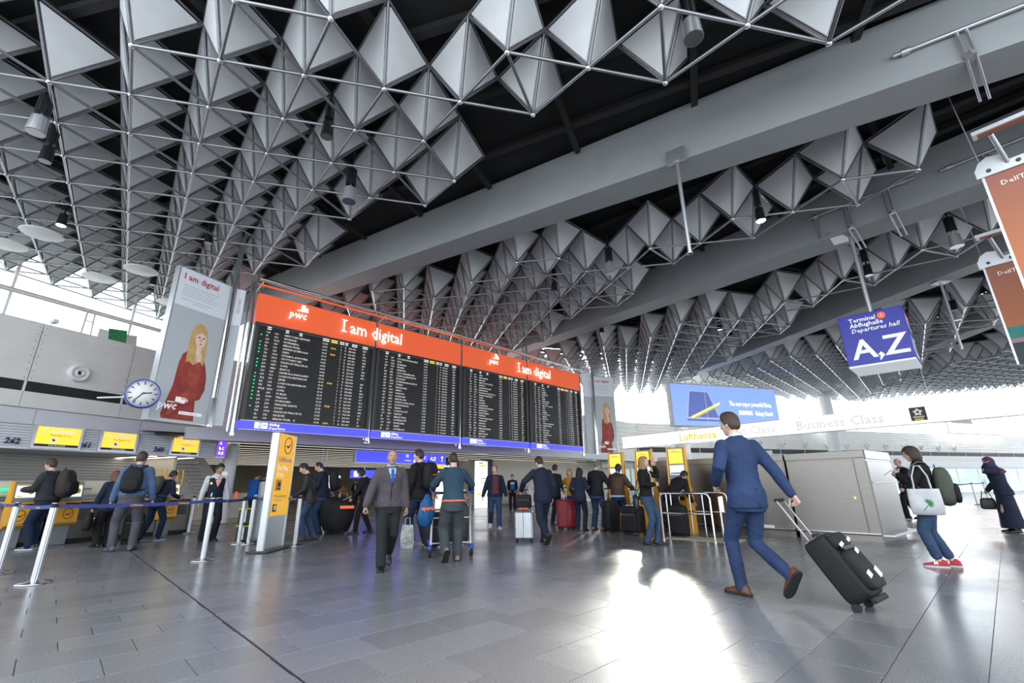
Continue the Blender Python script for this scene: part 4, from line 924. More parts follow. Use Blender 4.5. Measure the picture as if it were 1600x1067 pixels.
def belt(lab, a, b_, words, z=.945):
    a = Vector((a[0], a[1], z)); c = Vector((b_[0], b_[1], z)); d = c-a; L = d.length
    T = thing('belt', lab, 'belt', a, math.atan2(d.y, d.x), 'blue queue belts')
    m = MB(); N = 10
    m.rings([[Vector((.04+(L-.08)*i/N, .0015*s_, zz-.02*math.sin(PI*i/N))) for s_, zz in ((-1, -.025), (1, -.025), (1, .025), (-1, .025))] for i in range(N+1)], 0, False); m.obj('webbing', 'navyblue', T)
    for f in words: text('belt_print', 'Lufthansa', .042, 'belttext', T, (L*f, -.004, -.012-.02*math.sin(PI*f)), XU, bold=.001)
M['belttext'] = mat('yellow_orange_print', (.85, .42, .05), .5)
q = PO
belt('blue belt leaving the frame beside the nearest post', (-10.4, 9.6), q[0], (.2, .55))
belt('blue belt between the cut post and the nearest post', q[0], q[1], (.12, .55))
belt('long blue belt from the nearest post to the post by the uniformed man', q[1], q[2], (.42, .74))
belt('blue belt from the post by the uniformed man to the tool cases', q[2], q[5], (.25,))
belt('blue belt from the tool cases towards the yellow totem', q[5], (-4.85, 9.6), (.3,))
belt('short blue belt from the totem to the leather-jacket man', (-4.75, 9.95), q[6], (.3,))
belt('thin blue belt between the two distant posts', q[7], q[8], ())
belt('thin blue belt running from the distant post behind the travellers', (17.5, 19.2), q[7], ())

# yellow totem
TT = thing('totem', 'tall yellow Fast Bag Drop totem with silver sides', 'sign', (-4.71, 9.25, 0), azr(-1))
b = MB(); b.box((.42, .06, .02), (1.05, .42, .03), bev=.01); b.obj('foot_plate', 'boardframe', TT)
b = MB(); b.box((.42, .06, 1.12), (.72, .10, 2.2)); b.obj('core', 'alu', TT)
for x in (.03, .81): b = MB(); b.box((x, .06, 1.12), (.07, .15, 2.22), bev=.02); b.obj('side_profile', 'alu', TT)
b = MB(); b.box((.42, .0, 1.42), (.71, .03, 1.58)); b.obj('yellow_face', mat('totem_yellow', (.90, .44, .015), .25, 0, .03, 3, emit=(1, .5, .02), estr=.22), TT)
crane(TT, (.45, -.02, 1.99), .17, 'textdark', rim=.016)
text('totem_print', 'Lufthansa', .145, 'textgrey', TT, (.12, -.02, 1.66), XU, bold=.003)
text('totem_print', 'Fast Bag', .135, 'textwhite', TT, (.12, -.02, 1.50), XU, bold=.003); text('totem_print', 'Drop', .135, 'textwhite', TT, (.12, -.02, 1.37), XU, bold=.003)
b = MB(); b.prism([(.12, 1.10), (.36, 1.10), (.36, 1.31), (.12, 1.31)], (0, -.018, 0), XU, ZU, .003); b.obj('pictogram_tile', 'orange', TT)
b = MB(); b.prism(ellp(.26, 1.22, .06, .045), (0, -.022, 0), XU, ZU, .003); b.box((.26, -.022, 1.14), (.14, .004, .025)); b.obj('pictogram', 'textdark', TT)
text('totem_print', 'Mit Gepäckanhänger', .062, 'textdark', TT, (.12, -.02, .98), XU); text('totem_print', 'with baggage tag', .052, 'textgrey', TT, (.12, -.02, .91), XU)
b = MB(); b.box((.20, -.02, .78), (.15, .005, .14)); sp = b.obj('star_tile', 'black', TT)
b = MB()
for k in range(5):
    a = 2*PI*k/5+PI/2; c = (.20+math.cos(a)*.035, .785+math.sin(a)*.035); b.prism([(c[0]+.022*math.cos(a+t), c[1]+.022*math.sin(a+t)) for t in (0, 1.9, 3.1, 4.4)], (0, -.026, 0), XU, ZU, .003)
b.obj('star_emblem', 'textwhite', sp)

# dark self-service machine seen from behind, with tool cases beside it
T = thing('check_in_kiosk', 'dark grey check-in kiosk seen from behind, beside the yellow totem', 'kiosk', (-5.55, 10.95, 0), R(-25))
b = MB(); b.box((0, 0, .68), (.5, .34, 1.3), bev=.03); b.obj('cabinet', 'kioskgrey', T); b = MB(); b.box((-.02, -.18, .7), (.2, .03, 1.2), bev=.01); b.obj('back_channel', 'alu', T); b = MB(); b.box((.27, .02, .66), (.06, .3, 1.28)); b.box((-.27, .02, .66), (.05, .3, 1.28)); b.obj('side_panel', 'gloss_black', T); b = MB(); b.box((0, .03, 1.36), (.56, .42, .1), Matrix.Rotation(R(18), 3, 'X'), bev=.02); b.obj('screen_hood', 'gloss_black', T); b = MB(); b.box((0, 0, .02), (.62, .5, .04)); b.obj('foot', 'black', T)
M['lime'] = mat('lime_edge', (.55, .70, .03), .45)
for j in (0, 1):
    T = thing('tool_case', ['lower black tool case with lime edge on the floor', 'upper black tool case with lime edge, stacked on the other'][j], 'case', (-6.02, 11.12, .02+j*.36), R(-15), 'stacked black tool cases')
    b = MB(); b.box((0, 0, .16), (.46, .34, .32), bev=.03); b.obj('shell', 'gloss_black', T); b = MB(); b.box((0, 0, .325), (.47, .35, .025), bev=.01); b.obj('lime_lid_edge', 'lime', T); b = MB(); b.box((-.02, -.18, .18), (.10, .02, .26)); b.obj('latch', 'alu', T)
T = thing('grey_stroller_wheel', 'small folding trolley with grey wheels lying beside the dark kiosk', 'trolley', (-5.35, 10.55, 0), R(10))
for x in (-.07, .10): b = MB(); b.lathe([(.02, -.02), (.09, -.02), (.10, 0), (.09, .02), (.02, .02)], (x, 0, .10), 18, 0, axis=(.3, 1, 0)); b.obj('wheel', 'rubber', T)
b = MB(); b.path([(-.07, .06, .1), (.0, .1, .2), (-.16, .2, .62)], .012, 6); b.path([(.10, .06, .1), (.0, .1, .2)], .012, 6); b.obj('frame', 'alu', T)
T = thing('round_sign_board', 'white board with a round dark blue arrow sign behind the belt', 'sign', (-7.9, 15.2, 0), R(-15)); b = MB(); b.box((0, 0, .52), (.75, .05, .9)); b.obj('board', 'white', T); b = MB(); b.lathe([(.17, 0), (.17, .01), (.01, .01)], (0, -.026, .6), 24, 0, axis=(0, -1, 0)); b.obj('disc', 'textdark', T); b = MB(); b.box((0, -.042, .57), (.05, .006, .18)); b.prism([(-.09, .62), (.09, .62), (0, .73)], (0, -.04, 0), XU, ZU, .005); b.obj('arrow', 'textwhite', T); b = MB(); b.box((0, 0, .035), (.5, .3, .07)); b.obj('foot', 'black', T)

# ---------------------------------------------------------------- steel cabinets
def cabinet(lab, x0, x1, depth, panels, end):
    T = thing('steel_cabinet', lab, 'cabinet', (7.02, 9.41, 0), azr(141)); w = x1-x0; H = 1.73
    b = MB(); b.box((x0+w/2, depth/2, .06), (w-.04, depth-.04, .12)); b.obj('plinth', 'steel', T)
    b = MB(); b.box((x0+w/2, depth/2, .12+(H-.12)/2), (w, depth, H-.12), bev=.008); b.obj('body', 'steel', T)
    n = len(panels)
    for a, c in panels: b = MB(); b.box(((a+c)/2, -.008, .14+1.42/2), (c-a-.015, .02, 1.42), bev=.004); b.obj('front_panel', 'steel', T)
    b = MB(); b.box((x0+w/2, -.012, H-.075), (w, .03, .14), bev=.004); b.obj('top_rail', 'steel', T)
    b = MB(); b.box((x0+w/2, -.03, .135), (w, .06, .02)); b.obj('bumper_rail', 'gloss_black', T); b = MB(); b.box((x0+w/2, -.035, .155), (w, .07, .016)); b.obj('bumper_strip', 'chrome', T)
    if end:
        b = MB(); b.box((x1+.012, depth/2, .14+.69), (.02, depth-.02, 1.36), bev=.004); b.obj('end_panel', 'steel', T); b = MB(); b.box((x1+.012, depth/2, H-.09), (.02, depth, .17), bev=.004); b.obj('end_top_panel', 'steel', T)
        b = MB(); b.box((x1+.05, depth/2, 1.1), (.035, depth*.98, .03)); b.obj('handrail', 'white', T); b = MB(); b.box((x1+.10, depth/2, .135), (.2, depth+.1, .05), bev=.01); b.obj('end_bumper', 'alu', T)
        b = MB(); b.box((x1-.31, -.022, .82), (.035, .006, .03)); b.obj('lock_label', 'yellow', T); b = MB(); b.lathe([(.012, 0), (.012, .01)], (x1-.30, -.02, .80), 10, 0, axis=(0, -1, 0)); b.obj('lock', 'chrome', T); b = MB(); b.box((x1-.10, -.012, .85), (.18, .025, 1.46), bev=.004); b.obj('corner_post', 'steel', T)
    return T
cabinet('stainless steel cabinet with a slanted end panel, behind the rolling suitcase', -1.48, 0, 1.72, [(-1.47, -.20)], True)
T = cabinet('stainless steel cabinet behind the man in the blue suit', -5.6, -1.52, 1.72, [(-5.58, -4.2), (-4.19, -1.54)], False)
b = MB(); b.box((-2.06, -.022, .17), (.22, .01, .1)); b.obj('socket_plate', 'white', T)
for x, w in ((-4.55, .5), (-2.6, .38), (-2.0, .5)): b = MB(); b.box((x, .05, 1.78), (w, .04, .10)); b.obj('label_holder', 'slat', T)

# self-service kiosks with yellow frames
for j, (x, y, l) in enumerate(((3.73, 11.75, 'tall yellow-framed check-in kiosk right of the woman on the phone'), (3.14, 12.6, 'tall yellow-framed check-in kiosk, middle of three'), (2.59, 13.5, 'tall yellow-framed check-in kiosk beside the man in the dark blazer'))):
    T = thing('self_check_in_kiosk', l, 'kiosk', (x, y, 0), azr(131), 'yellow-framed check-in kiosks'); T.scale = (1.1, 1.1, 1.1)
    prof = [(0, .0), (0, .78), (.16, .98), (.22, 1.84), (.27, 1.84), (.27, 1.0), (.38, .85), (.38, 0)]
    for xx in (.0, .42): b = MB(); b.rings([[Vector((xx+e, p[0], p[1])) for p in prof] for e in (0, .035)], 0, False); b.obj('yellow_side', 'orange', T)
    b = MB(); b.rings([[Vector((e, p[0], p[1])) for p in [(.18, 1.0), (.225, 1.82), (.26, 1.82), (.26, 1.0)]] for e in (.035, .42)], 0, False); b.obj('upper_panel', 'kioskgrey', T)
    b = MB(); b.prism([(.07, 1.46), (.385, 1.46), (.385, 1.78), (.07, 1.78)], (0, .19, 0), XU, ZU, .02); b.obj('orange_sign', 'yellow', T)
    text('kiosk_print', 'Lufthansa', .06, 'textdark', T, (.12, .165, 1.70), XU); text('kiosk_print', 'Self Service', .042, 'textwhite', T, (.12, .165, 1.63), XU)
    b = MB(); b.prism([(.07, 1.22), (.385, 1.22), (.385, 1.42), (.07, 1.42)], (0, .185, 0), XU, ZU, .02); b.obj('white_sign', 'screenwhite', T); text('kiosk_print', 'CHECK-IN', .045, 'textdark', T, (.10, .16, 1.36), XU); b = MB(); b.box((.23, .163, 1.25), (.3, .005, .03)); b.obj('sign_stripe', 'blue', T)
    b = MB(); b.rings([[Vector((e, p[0], p[1])) for p in [(.05, .82), (.17, 1.0), (.26, 1.0), (.26, .8)]] for e in (.035, .42)], 0, False); b.obj('slanted_screen', 'offwhite', T)
    b = MB(); b.box((.23, .2, .4), (.385, .3, .76), bev=.01); b.obj('orange_front', 'orange', T); b = MB(); b.box((.23, .04, .72), (.28, .04, .08)); b.obj('printer_slot', 'black', T)

# tubular steel barrier and its studded mat
T = thing('steel_barrier', 'polished tubular steel barrier by the kiosks', 'barrier', (3.17, 10.49, 0), math.atan2(9.83-10.49, 3.98-3.17))
Lb = math.hypot(.81, .66)
def hoop(y, x0, x1, h=.93):
    b = MB(); b.path([(x0, y, 0), (x0, y, h-.10), (x0+.03, y, h-.03), (x0+.10, y, h), (x1-.10, y, h), (x1-.03, y, h-.03), (x1, y, h-.10), (x1, y, 0)], .022, 10); b.tube((x0, y, .53), (x1, y, .53), .016, n=8); return b
hoop(0, 0, Lb).obj('front_hoop', 'chrome', T); hoop(.86, .1, Lb+.1).obj('rear_hoop', 'chrome', T)
for x, y in ((.34, .86), (.62, .86), (.02, .3), (.02, .56)): b = MB(); b.tube((x, y, 0), (x, y, .92), .018, n=8); b.obj('upright', 'chrome', T)
b = MB(); b.tube((.02, 0, .93), (.06, .86, .93), .018, n=8); b.tube((.02, 0, .53), (.06, .86, .53), .014, n=8); b.obj('side_rail', 'chrome', T)
b = MB(); b.tube((Lb+.15, .1, 0), (Lb+.15, .1, .86), .022, n=10); b.box((Lb+.2, .1, .72), (.06, .03, .3)); b.obj('gate_post', 'chrome', T)
for x, y in ((0, 0), (Lb, 0), (.1, .86), (Lb+.1, .86), (Lb+.15, .1)): b = MB(); b.lathe([(.04, 0), (.04, .012), (.025, .016)], (x, y, 0), 14); b.obj('floor_flange', 'chrome', T)
b = MB(); b.box((0, 0, .008), (1.5, .62, .016), bev=.004); MT = b.obj('studded_mat', mat('beige_rubber_mat', (.50, .44, .33), .7, 0, .1, 10), None, (3.98, 10.42, 0), azr(131)); tag(MT, 'beige studded mat on the floor behind the steel barrier', 'mat')
b = MB()
for i in range(24):
    for j in range(10): b.lathe([(.012, .016), (.009, .021), (.001, .022)], (-.7+i*.061, -.27+j*.06, 0), 6)
tag(b.obj('studs', mat('dark_studs', (.25, .21, .15), .7), MT), kind='stuff')

# ---------------------------------------------------------------- glazed shop front under the far gallery
b = MB(); box_between(b, FR, 18, 92, 0, .12, -.02, .12); box_between(b, FR, 18, 92, 2.2, 2.32, -.02, .12)
for u in np.arange(20, 90, 3.5): box_between(b, FR, u-.04, u+.04, .1, 2.25, 0, .1)
wf = tag(b.obj('window_4', 'white'), kind='structure')
for u in np.arange(20, 86, 3.5): b = MB(); box_between(b, FR, u+.05, u+3.45, .12, 2.2, .04, .05); b.obj('pane', 'paneg', wf)
b = MB(); box_between(b, FR, 17, 95, 0, 3.2, 9.0, 9.2); box_between(b, FR, 17, 95, 2.75, 2.85, .2, 9); tag(b.obj('wall_shop', mat('greenish_white_interior', (.55, .58, .55), .6, 0, .2, .3)), kind='structure')
for j in range(16):
    u = 24+j*4.2; b = MB(); box_between(b, FR, u, u+2.6, 2.68, 2.74, 3, 3.2); tag(b.obj('light_strip', 'strip', wf))
for j, u in enumerate((38.5, 46.0, 58, 66)):
    c = FR(u, 0, 1.2); b = MB(); b.tube(c, c+Vector((0, 0, 2.75)), .35, n=18); tag(b.obj('round_column', 'white'), 'white round column inside the far glazed front, number %s from the long lit sign' % ('one', 'two', 'three', 'four')[j], 'column', 'columns behind the far glass')
for j, u in enumerate((34.4, 35.9, 44.2, 53.5, 61.0)):
    T = thing('desk_sign', 'small orange and white sign above the far desk, %s along the glass' % ('first', 'second', 'third', 'fourth', 'fifth')[j], 'sign', FR(u, 1.45, 2.0), azr(70), 'small signs over the far desks'); b = MB(); b.box((.55, 0, .32), (1.1, .08, .32)); b.obj('upper_face', 'yellow' if j < 2 else 'peach', T); b = MB(); b.box((.55, 0, .08), (1.1, .08, .18)); b.obj('lower_face', 'textwhite', T); b = MB(); b.tube((.5, 0, -.4), (.5, 0, 0), .03, n=6); b.obj('stem', 'alu', T)
for j in range(7):
    T = thing('far_desk', 'pale desk with glass louvres behind the far glazed front, %s in the row' % ('first', 'second', 'third', 'fourth', 'fifth', 'sixth', 'seventh')[j], 'desk', FR(33+j*5.2, 0, 1.6), azr(70), 'pale desks behind the far glass'); b = MB(); b.box((2.3, .3, .5), (4.6, .6, 1.0), bev=.02); b.obj('body', 'white', T)
    for i in range(4): b = MB(); b.box((2.3, -.03, 1.06+i*.07), (4.4, .02, .04)); b.obj('louvre', 'fasciapanel', T)

# handrail and trestles on the left gallery, seen against the glazing
T = thing('gallery_rail', 'horizontal tubular rail across the bright left gallery windows', 'rail', FL(0, 0, 3.6), azr(22))
b = MB(); b.tube((2, 0, 7.3), (13, 0, 7.3), .05, n=8); b.box((7.5, .06, 7.24), (11, .03, .05)); b.obj('tube', 'slat', T)
for x in (5.2, 8.4, 11.6):
    b = MB(); b.tube((x-.15, 0, 5.44), (x-.1, 0, 7.28), .03, n=6); b.tube((x+.2, 0, 5.44), (x+.12, 0, 7.28), .03, n=6); b.tube((x-.12, 0, 6.9), (x+.15, 0, 6.9), .02, n=6); b.obj('trestle', 'slat', T)
T = thing('green_board', 'tilted green and grey board standing on the left gallery', 'board', FL(7.6, 5.46, .42), azr(22)); T.scale = (.95, .95, .95); b = MB(); b.box((.25, 0, .26), (.5, .04, .5), Matrix.Rotation(R(-8), 3, 'Y')); b.obj('green_face', mat('green_mesh', (.03, .22, .08), .6, 0, .3, 20), T); b = MB(); b.box((.66, .01, .22), (.32, .04, .44), Matrix.Rotation(R(-8), 3, 'Y')); b.obj('grey_face', 'slat', T); b = MB(); b.box((-.12, .02, .2), (.3, .05, .4)); b.obj('pale_face', 'white', T)
T = thing('security_camera', 'small white security camera on the left gallery edge', 'camera', FL(6.15, 5.45, .15), azr(22)); b = MB(); b.tube((0, 0, 0), (0, 0, .12), .02, n=6); b.obj('stem', 'alu', T); b = MB(); b.box((.02, -.05, .17), (.14, .2, .11), bev=.02); b.obj('housing', 'white', T)
# round sound discs hung below the left part of the roof
SD = [(-13.35, 10.65, 7.4), (-11.92, 10.15, 7.4), (-12.67, 12.7, 7.4), (-11.02, 12.23, 7.4), (-11.9, 14.73, 7.4)]
for j, p in enumerate(SD):
    T = thing('sound_disc', 'pale round disc hanging under the roof, ' + ('at the frame edge', 'beside the lit spot lamp', 'over the green board', 'between two pyramid ridges', 'next to the tall advertising panel')[j], 'disc', p, 0, 'pale hanging discs'); b = MB(); b.lathe([(.005, .02), (.40, .02), (.42, 0), (.40, -.02), (.005, -.02)], (0, 0, 0), 28); b.obj('disc', 'white', T); b = MB(); b.tube((0, 0, .02), (0, 0, 1.2), .012, n=5); b.obj('hanger', 'alu', T)

# ---------------------------------------------------------------- people
def cloth(name, col, rough=.85, bump=.35, bs=9, var=.18):
    m = mat(name, col, rough, 0, var, 5, bump, bs, spec=.25); M[name] = m; return name
M['skin'] = mat('skin', (.55, .33, .24), .5, 0, .08, 12); M['skin2'] = mat('tan_skin', (.42, .25, .17), .5, 0, .08, 12); M['skinp'] = mat('fair_skin', (.64, .42, .33), .5, 0, .07, 12); M['skind'] = mat('dark_skin', (.12, .065, .04), .5, 0, .08, 12)
M['lips'] = mat('lips', (.42, .16, .13), .45); M['eye'] = mat('eye_white', (.75, .74, .72), .25); M['iris'] = mat('iris', (.03, .022, .018), .2)
for nm, c in (('hair_brown', (.055, .03, .018)), ('hair_black', (.012, .010, .010)), ('hair_dkbrown', (.03, .018, .013)), ('hair_red', (.16, .055, .02)), ('hair_blond', (.36, .22, .09)), ('hair_grey', (.16, .15, .14))):
    M[nm] = mat(nm, c, .45, 0, .45, 30, .5, 60, aniso=(6, 6, .8))
def smooth01(a, b, x):
    t = max(0.0, min(1.0, (x-a)/(b-a))) if a != b else float(x > a); return t*t*(3-2*t)
def G(x, s): return math.exp(-(x/s)**2)
def head_grid(nu, nv):
    out = []
    for i in range(nv+1):
        la = -PI/2+PI*i/nv; la = max(-PI/2+.03, min(PI/2-.03, la)); row = []
        for j in range(nu):
            s_ = -PI+2*PI*j/nu; lo = s_-.5*math.sin(s_)
            row.append((la, lo))
        out.append(row)
    return out
def head_pt(la, lo, fem=0):
    x = .076*math.cos(la)*math.sin(lo); y = .097*math.cos(la)*math.cos(lo); z = .119*math.sin(la)
    x *= 1+.05*G(z-.03, .05)
    if z < 0: x *= 1-(.30+.04*fem)*min(1, (-z/.119))**1.6
    if y < 0 and z < -.02: y *= 1-.5*smooth01(.02, .10, -z)
    if y > 0:
        y -= .006*smooth01(.05, .09, y)
        if z < -.06: y += .010*smooth01(.06, .10, -z)
        am = (.025-.005*fem)*smooth01(.03, -.028, z)*(1-smooth01(.03, .046, -z)); y += am*G(x, .0115+.004*smooth01(.0, -.03, z))
        y -= .009*G(abs(x)-.032, .015)*G(z-.012, .013)
        y += (.005-.003*fem)*G(abs(x)-.03, .024)*G(z-.036, .010)
        y += .006*G(x, .024)*G(z+.062, .011)-.004*G(x, .024)*G(z+.062, .003)
        y += .006*G(x, .02)*G(z+.1, .016)
    return Vector((x, y, z))
def rot3(rx=0, ry=0, rz=0): return Matrix.Rotation(R(rz), 3, 'Z') @ Matrix.Rotation(R(rx), 3, 'X') @ Matrix.Rotation(R(ry), 3, 'Y')
def ik(a, b, l1, l2, pole):
    d = b-a; L = d.length
    if L > (l1+l2)*.998: d = d*((l1+l2)*.998/L); b = a+d; L = d.length
    c = (l1*l1-l2*l2+L*L)/(2*L); h = math.sqrt(max(0, l1*l1-c*c)); dn = d/L
    p = (pole-dn*pole.dot(dn)).normalized()
    return a+dn*c+p*h, b
TOR = [(.79, .13, .095, 0), (.86, .166, .112, -.008), (.94, .172, .122, -.012), (1.04, .153, .108, -.002), (1.14, .150, .106, .002), (1.26, .168, .116, .002), (1.35, .183, .114, -.004), (1.40, .166, .098, -.010), (1.44, .108, .080, -.012), (1.48, .066, .066, -.006)]
def tor(z, fat=1.0, sh=1.0):
    if z <= TOR[0][0]: q = TOR[0]
    elif z >= TOR[-1][0]: q = TOR[-1]
    else:
        for a, b in zip(TOR[:-1], TOR[1:]):
            if a[0] <= z <= b[0]: t = (z-a[0])/(b[0]-a[0]); q = tuple(a[i]+(b[i]-a[i])*t for i in range(4)); break
    w = sh if z > 1.2 else 1+(sh-1)*max(0, (z-1.0)/.2); f = fat if z < 1.36 else 1+(fat-1)*.3
    return q[1]*w*(1+(f-1)*.8), q[2]*f, q[3]
PEND = []
class Person: pass
def tubes(b, chain, n=10, cap_round=True):
    """chain of (point, radius): lofted tube with rounded ends"""
    pts = [Vector(p) for p, r in chain]; rs = [r for p, r in chain]
    d0 = (pts[0]-pts[1]).normalized(); d1 = (pts[-1]-pts[-2]).normalized()
    P2 = [pts[0]+d0*rs[0]*.7, pts[0]+d0*rs[0]*.4]+pts+[pts[-1]+d1*rs[-1]*.4, pts[-1]+d1*rs[-1]*.7] if cap_round else pts
    R2 = [rs[0]*.45, rs[0]*.85]+rs+[rs[-1]*.85, rs[-1]*.45] if cap_round else rs
    b.path(P2, R2, n); return b
def person(label, foot, az, H, top, low, skin='skin', hair=('short', 'hair_brown'), shoes='shoe_black', lean=0, side=0, twist=0, feet=None, hands=None, head=(0, 0, 0), fat=1.0, fem=0, vox=.014, det=1, sleeve=1.0, hem=.80, loose=.02, leg=.015, legend=.055, grip=(.4, .4), hipoff=(0, 0, 0), thumb=(None, None), cat='person', pole=(None, None), coat=None, neck=1.0, tie=None):
    k = H/1.75; s = Person(); s.k = k
    T = thing('person', label, cat, (foot[0], foot[1], 0), -R(az)); s.T = T
    T.scale = (k, k, k)
    s.W = Matrix.Translation(T.location) @ Matrix.Rotation(-R(az), 4, 'Z') @ Matrix.Scale(k, 4)
    sh = 1.0-.09*fem
    feet = feet or ((-.10, .0, .08, -8, 0), (.10, .02, .08, 8, 0))
    hip = Vector((0, 0, .92))+Vector(hipoff)
    rl = rot3(-lean, side, 0)
    tw = Matrix.Rotation(R(twist), 3, 'Z')
    def TR(p):                                     # torso space -> person space
        p = Vector(p)-Vector((0, 0, .92)); f = max(0, min(1, p.z/.3)); q = Matrix.Rotation(R(twist)*f, 3, 'Z') @ p
        # bend spreads over the waist
        fr = smooth01(-.08, .22, p.z); q2 = rot3(-lean*fr if lean else 0, side*fr, 0) @ q if fr < 1 else rl @ q
        return hip+q2
    s.TR = TR
    nk, nt = TR((0, -.012, 1.46)), TR((0, .014, 1.532))
    tc = rl @ tw
    hr = tc @ rot3(-head[1]+lean*.75, head[2]-side*.8, head[0]); hc = nt+hr @ Vector((0, .020, .080)); s.hc, s.hr = hc, hr
    legs = []
    for i, sx in ((0, -1), (1, 1)):
        fx, fy, fz, fyaw, fp = feet[i]; hj = hip+Vector((sx*.088, 0, -.02)); an = Vector((fx, fy, fz))
        pol = Matrix.Rotation(R(-fyaw), 3, 'Z') @ Vector((0, 1, .1))
        kn, an = ik(hj, an, .435, .42, pol); legs.append((hj, kn, an, fyaw, fp))
    s.legs = legs
    arms = []
    hands = hands or (None, None)
    for i, sx in ((0, -1), (1, 1)):
        sj = TR((sx*.170*sh, -.012, 1.388)); tg = hands[i]
        if tg is None: tg = (sx*(.245 if fat < 1.1 else .28), .03, .84)
        pl = pole[i] or (sx*.5, -1, -.35)
        el, wr = ik(sj, Vector(tg), .285, .255, Vector(pl)); arms.append((sj, el, wr))
    s.arms = arms
    # --- body
    b = MB(); rg = []
    for z, rx, ry, yo in TOR:
        rx, ry, yo = tor(z, fat, sh)
        rg.append([TR((rx*math.sin(2*PI*j/20), ry*math.cos(2*PI*j/20)+yo, z)) for j in range(20)])
    b.rings(rg)
    tubes(b, [(nk-(nt-nk)*.5, .062), (nk, .058*(1-.08*fem)), (nt, .054*(1-.1*fem)), (nt+(nt-nk)*.6, .052)])
    for sj, el, wr in arms:
        tubes(b, [(sj+(el-sj)*-.03, .060), (sj.lerp(el, .3), .052), (sj.lerp(el, .75), .043), (el, .041), (el.lerp(wr, .3), .043), (el.lerp(wr, .75), .031), (wr, .026), (wr+(wr-el).normalized()*.02, .027)])
    for hj, kn, an, _, _ in legs:
        tubes(b, [(hj+Vector((0, 0, .03)), .088*fat), (hj.lerp(kn, .35), .080), (hj.lerp(kn, .8), .062), (kn, .056), (kn.lerp(an, .3), .057), (kn.lerp(an, .75), .040), (an, .037), (an+Vector((0, 0, -.03)), .04)])
        
    body = b.obj('body', [skin, 'lips', 'eye', 'iris', hair[1] if hair else 'hair_brown'], T)
    # --- head and hands, joined to the body after it is fused
    e = MB(); nu, nv = (60, 44) if det >= 1 else (36, 26)
    gr = head_grid(nu, nv); vs = []; fs = []; mi = []
    for row in gr:
        for la, lo in row: vs.append(hc+hr @ head_pt(la, lo, fem))
    for i in range(nv):
        for j in range(nu):
            j2 = (j+1) % nu; la, lo = gr[i][j]; p = head_pt(la, lo, fem)
            e.f.append((i*nu+j, i*nu+j2, (i+1)*nu+j2, (i+1)*nu+j)); e.sm.append(True)
            e.m.append(1 if (abs(p.x) < .022 and -.071 < p.z < -.055 and p.y > .06) else 0)
    e.v += [tuple(v) for v in vs]
    for sx in (-1, 1):
        e.ell(hc+hr @ Vector((sx*.077, -.010, -.004)), (.009, .021, .031), hr @ rot3(12, sx*-8, sx*18), 10, 0)
        if det >= 1:
            e.ell(hc+hr @ Vector((sx*.032, .0765, .012)), (.0125, .009, .0065), hr, 10, 2); e.ell(hc+hr @ Vector((sx*.032, .0835, .012)), (.0055, .0035, .0055), hr, 8, 3)
        e.ell(hc+hr @ Vector((sx*.032, .086, .031)), (.018, .005, .0035), hr @ rot3(0, sx*6, 0), 8, 4)
    for i, (sj, el, wr) in enumerate(arms): hand(e, wr, (wr-el).normalized(), thumb[i], -1 if i == 0 else 1, grip[i], tc, 1-.08*fem)
    PEND.append((body, vox*1.05, 4, e))
    # --- clothes
    tinf = min(leg*.6+.004, loose-.007) if top and not coat else leg*.6+.004
    def tring(z, infl, x=1.0, dy=0.0):
        rx, ry, yo = tor(max(z, .80), fat, sh)
        if z < .94: rx, ry, yo = max(rx, .172*fat), max(ry, .124*fat), -.012
        rx = (rx+infl)*x; ry += infl
        return [TR((rx*math.sin(2*PI*j/24), ry*math.cos(2*PI*j/24)+yo+dy, z)) for j in range(24)]
    s.tring = lambda z, ang, infl: (lambda rx, ry, yo: TR(((rx+infl)*math.sin(ang), (ry+infl)*math.cos(ang)+yo, z)))(*(tor(max(z, .80), fat, sh) if z >= .94 else (lambda q: (max(q[0], .172*fat), max(q[1], .124*fat), -.012))(tor(max(z, .8), fat, sh))))
    if top:
        b = MB(); z = hem; rg = []
        zs = [hem]+[q for q in (.86, .94, 1.04, 1.14, 1.26, 1.35, 1.41, 1.45, 1.475) if q > hem+.02]
        for z in zs: rg.append(tring(z, loose+(.008 if z < .95 else 0)))
        b.rings(rg)
        for sj, el, wr in arms:
            en = sj.lerp(el, min(1, sleeve*2)) if sleeve <= .5 else el.lerp(wr, (sleeve-.5)*2)
            ch = [(sj+(sj-el).normalized()*.01, .060+loose*.75), (sj.lerp(el, .4), .056+loose*.8)]
            if sleeve > .5: ch += [(el, .048+loose*.75), (el.lerp(en, .5), .044+loose*.7), (en, .034+loose*.6)]
            else: ch += [(en, .05+loose*.7)]
            tubes(b, ch)
        PEND.append((b.obj('jacket' if loose > .016 else 'top', top, T), vox, 5, None))
    if low:
        b = MB(); rg = []
        for z in (.765, .80, .86, .94, 1.02, 1.05): rg.append(tring(z, tinf, .9 if z < .78 else 1.0))
        b.rings(rg)
        for hj, kn, an, _, _ in legs:
            eN = an+(kn-an).normalized()*(-.02 if legend < .08 else legend-.06)
            tubes(b, [(hj+Vector((0, 0, .02)), .090*fat+leg*.5), (hj.lerp(kn, .35), .084+leg*.8), (kn, .060+leg), (kn.lerp(eN, .5), .056+leg*.9), (eN, .044+leg*1.2)], 12)
        PEND.append((b.obj('trousers', low, T), vox, 5, None))
